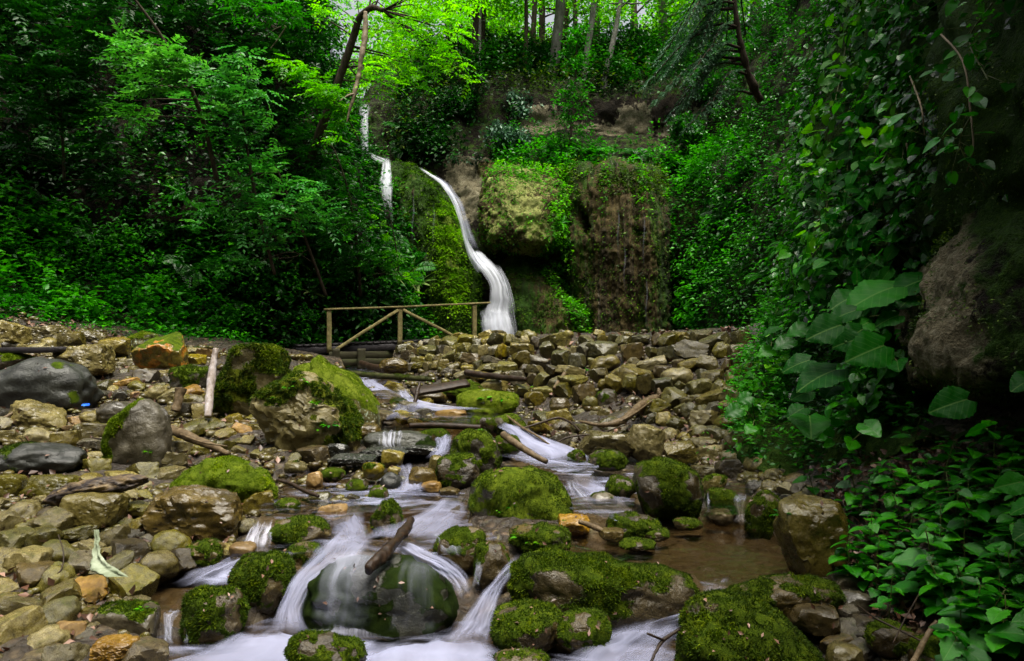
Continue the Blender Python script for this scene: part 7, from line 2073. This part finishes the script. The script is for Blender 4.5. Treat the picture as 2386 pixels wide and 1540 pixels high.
for k, (lab, pts, n, lo, hi, mt) in enumerate([
        ('vine starting at the top edge with pale yellow green leaves', [(2020, -20), (1985, 110), (1960, 230), (1935, 350)], 75, .07, .13, 'leaf_bright'),
        ('broad leaved vine right of the yellow green one', [(2060, 10), (2030, 130), (2010, 260), (1990, 380), (1985, 480)], 95, .08, .14, 'leaf_big'),
        ('dark glossy vine hanging beside the mossy bulge', [(2090, 80), (2060, 210), (2050, 330), (2060, 440), (2040, 560)], 95, .07, .13, 'leaf_big'),
        ('vine trailing down the edge of the cliff at mid height', [(1960, 330), (1950, 430), (1935, 540), (1900, 640)], 80, .06, .11, 'leaf_nettle'),
        ('dense glossy vine in the middle of the right cliff', [(2030, 480), (2010, 570), (1980, 650), (1950, 740)], 110, .06, .12, 'leaf_big'),
        ('vine above the largest leaves beside the jutting rock', [(2100, 520), (2080, 600), (2050, 680), (2020, 740)], 100, .06, .11, 'leaf_big'),
        ('light green trailing stems high on the right near the top', [(2150, 10), (2120, 80), (2100, 160), (2085, 240)], 50, .05, .10, 'leaf_lush'),
        ('vine dropping from the mossy bulge', [(2130, 250), (2110, 330), (2080, 380)], 34, .07, .12, 'leaf_bright'),
        ('sparse vine on the cliff above the wall end', [(1900, 480), (1870, 590), (1830, 700), (1800, 780)], 80, .05, .09, 'leaf_lush'),
        ('vine running low along the cliff foot above the stones', [(1860, 800), (1810, 880), (1770, 960), (1755, 1030)], 120, .05, .09, 'leaf_nettle'),
        ('vine over the dark recess below the jutting rock', [(2060, 760), (2050, 850), (2030, 930), (1990, 1010)], 70, .06, .10, 'leaf_nettle'),
        ('creeper on the shaded top right corner', [(2350, 10), (2300, 90), (2330, 200)], 22, .06, .10, 'leaf_lush'),
        ('loose creeper in the shade right of the mossy bulge', [(2290, 240), (2270, 330), (2330, 420)], 18, .05, .09, 'leaf_nettle')]):
    vine(lab, pts, int(n * 1.35), lo, hi, {'leaf_nettle': 'leaf_vine'}.get(mt, mt) if k % 2 else mt, 650 + k)

for k, (lab, pts) in enumerate([('bare pale root hanging over the mossy bulge', [(2160, 170), (2190, 240), (2200, 300)]), ('long bare root curving down the shaded right cliff', [(2230, 60), (2280, 170), (2290, 260), (2310, 330), (2300, 400)]), ('forked bare rootlet below the mossy bulge', [(2140, 350), (2148, 400), (2138, 440)])]):
    q = []
    for px, py in pts:
        h = surf_hit(['right_cliff', 'overhanging_rock'], px, py); q.append(h[0] + h[2] * .12)
    q = np.array(q); mm = Mesh(); mm.tube(q - q[0], [.007, .006, .003], 6, 30, .2, k)
    tag(link('root', mm.build('root', MAT['twig']), None, tuple(q[0])), lab, 'root')


# ---- big leaved plants, each leaf on its own stalk
def bigleaf(label, base, leaves, mat='leaf_big', seed=0, name='broad_leaved_plant', group='broad leaved plants of the right bank'):
    """leaves: (px, py, Y, width px, yaw of the tip in degrees seen from above, tilt toward the viewer)"""
    rng = np.random.default_rng(seed)
    b = np.array(base); root = empty(name, tuple(b)); tag(root, label, 'plant', group)
    for (px, py, Y, w_, yaw, tilt) in leaves:
        p = np.array(P(px, py, Y)); ln = w_ / F * Y
        ax = np.array([math.cos(math.radians(yaw)), math.sin(math.radians(yaw)), -.28])
        nm = norm(np.array([0, -tilt, 1.0]) + rng.normal(size=3) * .30)
        L = Leaves(); L.add((p - b - ax * ln * .5)[None], ax[None], nm[None], [ln * .82], .95, 'broad', np.array([rng.uniform(.2, .9)]), rng)
        lf = link('leaf', L.build('leaf', MAT[mat], True), root)
        mm = Mesh(); e = p - b - ax * ln * .42
        mm.tube([np.zeros(3), e * .5 + np.array([0, 0, .04]), e], [.006, .005, .004], 6, 12, 0, 1)
        link('stalk', mm.build('stalk', MAT['stem']), root)


def cl(px, py):
    h = surf_hit(['right_cliff', 'overhanging_rock'], px, py)
    return h[0]


bigleaf('clump with the largest wavy leaf beside the jutting rock', cl(2060, 730), [(2010, 690, 4.7, 150, 185, .75), (2090, 668, 4.8, 130, 170, .55), (1960, 700, 4.9, 90, 200, .8), (2110, 700, 4.7, 80, 210, .5)], seed=1)
bigleaf('broad oval leaf plant hanging left of the wavy leaved clump', cl(1980, 760), [(1912, 772, 4.6, 105, 190, 1.1), (1990, 778, 4.5, 80, 215, .8), (1950, 735, 4.7, 80, 170, .7), (2060, 745, 4.6, 70, 185, .5)], seed=2)
bigleaf('plant with a torn pale leaf in front of the dark recess', cl(2060, 830), [(2010, 822, 4.3, 120, 195, .7), (1960, 800, 4.5, 70, 160, .7), (2090, 850, 4.4, 60, 240, .6), (2000, 760, 4.6, 64, 200, .6)], seed=3)
bigleaf('wet leaved plant on the cliff foot left of the torn leaf', cl(1930, 880), [(1890, 880, 4.6, 130, 190, .6), (1845, 850, 4.9, 80, 175, .6), (1930, 910, 4.6, 70, 220, .7), (1860, 920, 4.9, 60, 190, .7)], seed=4)
bigleaf('single great round leaf under the jutting rock', cl(2190, 975), [(2200, 945, 3.6, 105, 178, 1.0)], seed=5)
bigleaf('pair of round leaves right of the great round leaf', cl(2290, 1010), [(2262, 1004, 3.4, 56, 160, .5), (2318, 1008, 3.4, 60, 20, .5), (2300, 985, 3.5, 40, 80, .4)], 'leaf_nettle', seed=6)
bigleaf('leaf reaching in at the right edge', cl(2384, 930), [(2380, 890, 3.2, 90, 190, .5)], seed=7)
bigleaf('dark broad leaf over the stream bank stones', cl(1900, 1010), [(1890, 990, 4.9, 110, 250, 1.2), (1850, 960, 5.1, 60, 200, .7)], seed=8)
bigleaf('pale mottled leaf among the dark stems of the bank', cl(2050, 1000), [(2035, 1000, 4.3, 66, 280, .9), (1985, 1035, 4.5, 50, 240, .7)], 'leaf_nettle', seed=9)
bigleaf('small paddle leaf leaning over the wall end', cl(1760, 985), [(1704, 960, 6.2, 52, 200, .9), (1745, 1000, 6.2, 40, 220, .8), (1730, 930, 6.4, 44, 190, .7)], 'leaf_lush', seed=10)
bigleaf('leafy clump on the cliff edge above the wall end', cl(1800, 800), [(1790, 770, 6.4, 50, 185, .7), (1820, 800, 6.2, 60, 195, .7), (1850, 770, 6.0, 60, 180, .6), (1780, 820, 6.4, 46, 200, .7)], 'leaf_lush', seed=11)
bigleaf('broad bright leaves at mid height of the right cliff', cl(1900, 620), [(1870, 610, 6.0, 50, 190, .7), (1910, 640, 5.8, 56, 200, .6), (1950, 610, 5.7, 60, 180, .6), (1930, 570, 5.8, 46, 190, .7)], 'leaf_lush', seed=12)
bigleaf('glossy leaves on the mossy bulge', cl(2110, 320), [(2060, 330, 5.3, 60, 195, .6), (2100, 300, 5.2, 64, 170, .6), (2080, 380, 5.3, 60, 190, .8), (2040, 385, 5.4, 46, 215, .7)], 'leaf_lush', seed=13)
bigleaf('large leaves at the lower right edge behind the nettles', np.array(at_ground(2380, 1200)), [(2340, 1130, 3.1, 70, 160, .5), (2375, 1180, 3.0, 80, 170, .6), (2384, 1240, 2.9, 80, 190, .6)], 'leaf_big', seed=14)
# strap fern under the rock
rng = np.random.default_rng(20)
b = cl(2020, 975); n = 9
L = Leaves(); a = np.linspace(-.9, .9, n)
L.add(np.zeros((n, 3)) + np.stack([a * .08, 0 * a, 0 * a], 1), np.stack([np.sin(a) * .7, -.25 + 0 * a, 1.0 + 0 * a], 1), np.array([[0, -1.0, .2]] * n), rng.uniform(.16, .26, n), .17, 'strap', None, rng)
tag(link('strap_fern', L.build('strap_fern', MAT['leaf_lush'], True), None, tuple(b + np.array([-.05, -.2, 0]))), 'upright strap leaved fern in the dark below the big leaves', 'fern')


# ---- leafy herbs on the right bank
def herb(seed, h=1.0, nodes=5, ls=.30):
    rng = np.random.default_rng(seed); L = Leaves(); mm = Mesh()
    lean = rng.normal(size=2) * .12
    pts = [np.array([lean[0] * t * t, lean[1] * t * t, t * h]) for t in np.linspace(0, 1, 5)]
    mm.tube(pts, [.014, .010, .006], 5, 10, .05, seed)
    c = catmull(pts, 40)
    for k in range(nodes):
        t = .38 + .62 * k / (nodes - 1); p = c[int(t * 39)]
        a0 = k * math.pi / 2 + rng.uniform(-.3, .3)
        for s in (0, math.pi):
            a = a0 + s + rng.uniform(-.2, .2)
            d = np.array([math.cos(a), math.sin(a), rng.uniform(.0, .35)])
            sz = ls * (1.15 - .6 * (k / (nodes - 1)) ** 1.5) * rng.uniform(.8, 1.2)
            L.add((p + d * sz * .25)[None], d[None] + np.array([[0, 0, -.25]]), (UPV + rng.normal(size=3) * .2)[None], [sz], .78, 'serrate', np.array([rng.random()]), rng)
            mm.tube([p, p + d * sz * .27], [.006, .004], 4, 3, 0)
    return mm.build('stem', MAT['stem']), L.build('leaves', MAT['leaf_nettle'], True)


HERB = [herb(700 + k, 1.0, 4 + k % 3, .30 + .05 * (k % 3)) for k in range(8)]
NP = [(1945, 1150), (2010, 1110), (2090, 1085), (2180, 1075), (2280, 1075), (2400, 1090), (2420, 1540), (2330, 1545), (2240, 1520), (2180, 1440), (2090, 1400), (2010, 1345), (1960, 1300)]
LAND.update({'the great round leaf': (2200, 945), 'the mossy stones of the bottom corner': (2190, 1530), 'the right picture edge': (2384, 1300), 'the bare stick': (2155, 1495)})
rng = np.random.default_rng(33)
pl_ = []
while len(pl_) < 92:
    px, py = rng.uniform(1940, 2420), rng.uniform(1075, 1545)
    if not inside(NP, np.array([px]), np.array([py]))[0]: continue
    if any((px - a) ** 2 + (py - b) ** 2 < 30 ** 2 for a, b in pl_): continue
    pl_.append((px, py))
pl_ += [(1960, 1265), (1985, 1345), (2260, 1490), (2245, 1540), (2070, 1420), (2240, 1470), (2340, 1510), (1905, 1130), (1935, 1085), (1985, 1050), (2120, 1040), (2200, 1030), (2330, 1040)]
for k, (px, py) in enumerate(pl_):
    g = at_ground(px, py + 40)
    st, lv = HERB[k % 8]
    root = empty('leafy_herb', (g[0], g[1], ground_z(g[0], g[1]) - .02))
    hgt = rng.uniform(.16, .36); s = hgt
    root.scale = (s * rng.uniform(.9, 1.25),) * 2 + (s,); root.rotation_euler = (rng.normal() * .18, rng.normal() * .18, rng.uniform(0, TAU))
    link('stem', st, root); link('leaves', lv, root)
    near = sorted([q for q in ('the square brown rock', 'the great round leaf', 'the mossy stones of the bottom corner', 'the right picture edge', 'the bare stick', 'the flat moss slab')], key=lambda q: (LAND[q][0] - px) ** 2 + (LAND[q][1] - py) ** 2)
    tall = 'tall' if hgt > .29 else 'short' if hgt < .21 else 'middling'

    def rel2(q):
        dx, dy = px - LAND[q][0], py - LAND[q][1]
        return (('right of ' if dx > 0 else 'left of ') if abs(dx) > abs(dy) else ('below ' if dy > 0 else 'above ')) + q
    opts = [f"{tall} toothed leaf herb {rel2(near[0])}"] + [f"{tall} toothed leaf herb {rel2(near[0])} and {rel2(q)}" for q in near[1:]]
    opts = [q for q in opts if len(q.split()) <= 16]
    lab = next((q for q in opts if q not in _used), opts[-1]); _used.add(lab)
    tag(root, lab, 'plant', 'toothed leaf herbs of the right bank')

# little plants on stones and gravel
SEED_ = []
for k in range(3):
    r_ = np.random.default_rng(760 + k); L = Leaves(); n = 10
    a = r_.uniform(0, TAU, n); d = np.stack([np.cos(a), np.sin(a), r_.uniform(.2, .9, n)], 1)
    L.add(d * r_.uniform(.1, .5, (n, 1)), d + np.array([0, 0, -.4]), UPV + .3 * r_.normal(size=(n, 3)), r_.uniform(.35, .6, n), .6, 'ovate', None, r_)
    SEED_.append(L.build('seedling', MAT['leaf_bright' if k else 'leaf_lush'], True))
for k, (px, py, w_, Y, lab) in enumerate([
        (700, 885, 34, 6.75, 'bright seedling on top of the largest tan boulder'), (672, 900, 24, 6.7, 'small sprig on the shoulder of the largest tan boulder'), (735, 935, 26, 6.6, 'sprig in the moss of the largest tan boulder'), (768, 985, 34, 6.5, 'leafy seedling low on the largest tan boulder'), (750, 1000, 30, 6.5, 'drooping seedling under the largest tan boulder'),
        (1130, 925, 34, 8.3, 'fresh green tuft on the tufted slab'), (1175, 928, 22, 8.3, 'second small tuft on the tufted slab'), (940, 885, 24, 9.2, 'green tuft on the tipped timber'), (1000, 886, 26, 9.4, 'mossy tuft at the end of the tipped timber'), (1065, 885, 22, 10.0, 'tuft left of the wall log'), (1375, 858, 26, 9.9, 'round green tuft growing in the middle of the wall'), (1255, 900, 30, 9.3, 'little leafy plant low in the wall'), (1240, 880, 16, 9.7, 'sprig in the wall above the little leafy plant'),
        (1215, 1250, 40, 4.25, 'bright liverwort tuft on the flat mossy rock'), (1238, 1262, 30, 4.2, 'second bright tuft beside the liverwort'), (1190, 1180, 18, 4.7, 'clover like sprig on the large moss cushion boulder'), (1165, 1190, 14, 4.7, 'tiny sprig on the left of the large moss cushion boulder'), (345, 1050, 20, 5.8, 'seedling among the stones below the dark upright boulder'), (215, 1070, 26, 5.4, 'green sprig by the rounded wet boulder'), (640, 925, 16, 7.6, 'seedling at the foot of the tall mossy rock'), (1120, 1000, 14, 6.1, 'tiny sprig on the upright moss boulder'), (470, 810, 34, 11.8, 'low bright plant at the hillside edge above the grey oval boulder'), (110, 700, 34, 13.2, 'green plant on the stony slope at the left edge'), (1245, 960, 22, 8.3, 'green sprig on the gravel below the wall'), (1820, 1195, 40, 4.7, 'ferny tuft on the moss hump'), (1050, 1330, 12, 3.9, 'tiny floating sprig beside the veiled boulder'), (330, 1415, 26, 3.62, 'green tuft on the grey blocky boulder')]):
    g = np.array(P(px, py + w_ * .25, Y))
    best = None
    dv = Vector(P(px, py + w_ * .2, 1.0)) - Vector((0, 0, CZ)); dv.normalize()
    for nm, bv in BVH.items():
        h = bv.ray_cast(Vector((0, 0, CZ)), dv)
        if h[0] is not None and (best is None or h[3] < best[1]): best = (np.array(h[0]), h[3])
    gg = at_ground(px, py + w_ * .2)
    if best is None or np.linalg.norm(gg - np.array([0, 0, CZ])) < best[1]: best = (gg, 0)
    o = link('seedling', SEED_[k % 3], None, tuple(best[0])); s = w_ / F * best[0][1] * .75
    o.scale = (s, s, s); o.rotation_euler = (0, 0, k * 1.3)
    tag(o, lab, 'plant', 'small plants growing on the stones')
SKY, SUNE, SUNA, EXPO = .12, 3.0, 28.0, .92

# ================================================================== light and camera
w = bpy.data.worlds.new("World"); SC.world = w; w.use_nodes = True
nt = w.node_tree; nt.nodes.clear()
sky = nt.nodes.new('ShaderNodeTexSky'); sky.sky_type = 'NISHITA'; sky.sun_disc = False
SUN_EL, SUN_AZ = 77.0, 150.0      # from the horizon; clockwise from straight ahead
sky.sun_elevation = math.radians(SUN_EL); sky.sun_rotation = math.radians(SUN_AZ)
sky.dust_density = 10.0; sky.air_density = 1.4; sky.ozone_density = .6
hs = nt.nodes.new('ShaderNodeHueSaturation'); hs.inputs['Saturation'].default_value = .35     # overcast: nearly white
bg = nt.nodes.new('ShaderNodeBackground'); bg.inputs['Strength'].default_value = SKY
out = nt.nodes.new('ShaderNodeOutputWorld')
nt.links.new(sky.outputs[0], hs.inputs['Color']); nt.links.new(hs.outputs[0], bg.inputs['Color']); nt.links.new(bg.outputs[0], out.inputs['Surface'])
ld = bpy.data.lights.new('sun', 'SUN'); ld.energy = SUNE; ld.angle = math.radians(SUNA); ld.color = (1.0, .95, .80)
lo = bpy.data.objects.new('sun', ld); COL.objects.link(lo)
az, el = math.radians(SUN_AZ), math.radians(SUN_EL)
d = Vector((math.sin(az) * math.cos(el), math.cos(az) * math.cos(el), math.sin(el)))
lo.rotation_euler = (-d).to_track_quat('-Z', 'Y').to_euler()
cd = bpy.data.cameras.new('camera'); cd.sensor_width = 36.0; cd.lens = 24.0; cd.clip_end = 500; cd.clip_start = .05
co = bpy.data.objects.new('camera', cd); COL.objects.link(co)
co.location = (0, 0, CZ); co.rotation_euler = (math.radians(90), 0, 0)
SC.camera = co
SC.view_settings.view_transform = 'Standard'; SC.view_settings.look = 'None'; SC.view_settings.exposure = EXPO; SC.view_settings.gamma = 1
cy = SC.cycles
cy.max_bounces = 8; cy.diffuse_bounces = 3; cy.glossy_bounces = 2; cy.transmission_bounces = 4; cy.transparent_max_bounces = 12
cy.use_denoising = True
cy.caustics_reflective = False; cy.caustics_refractive = False
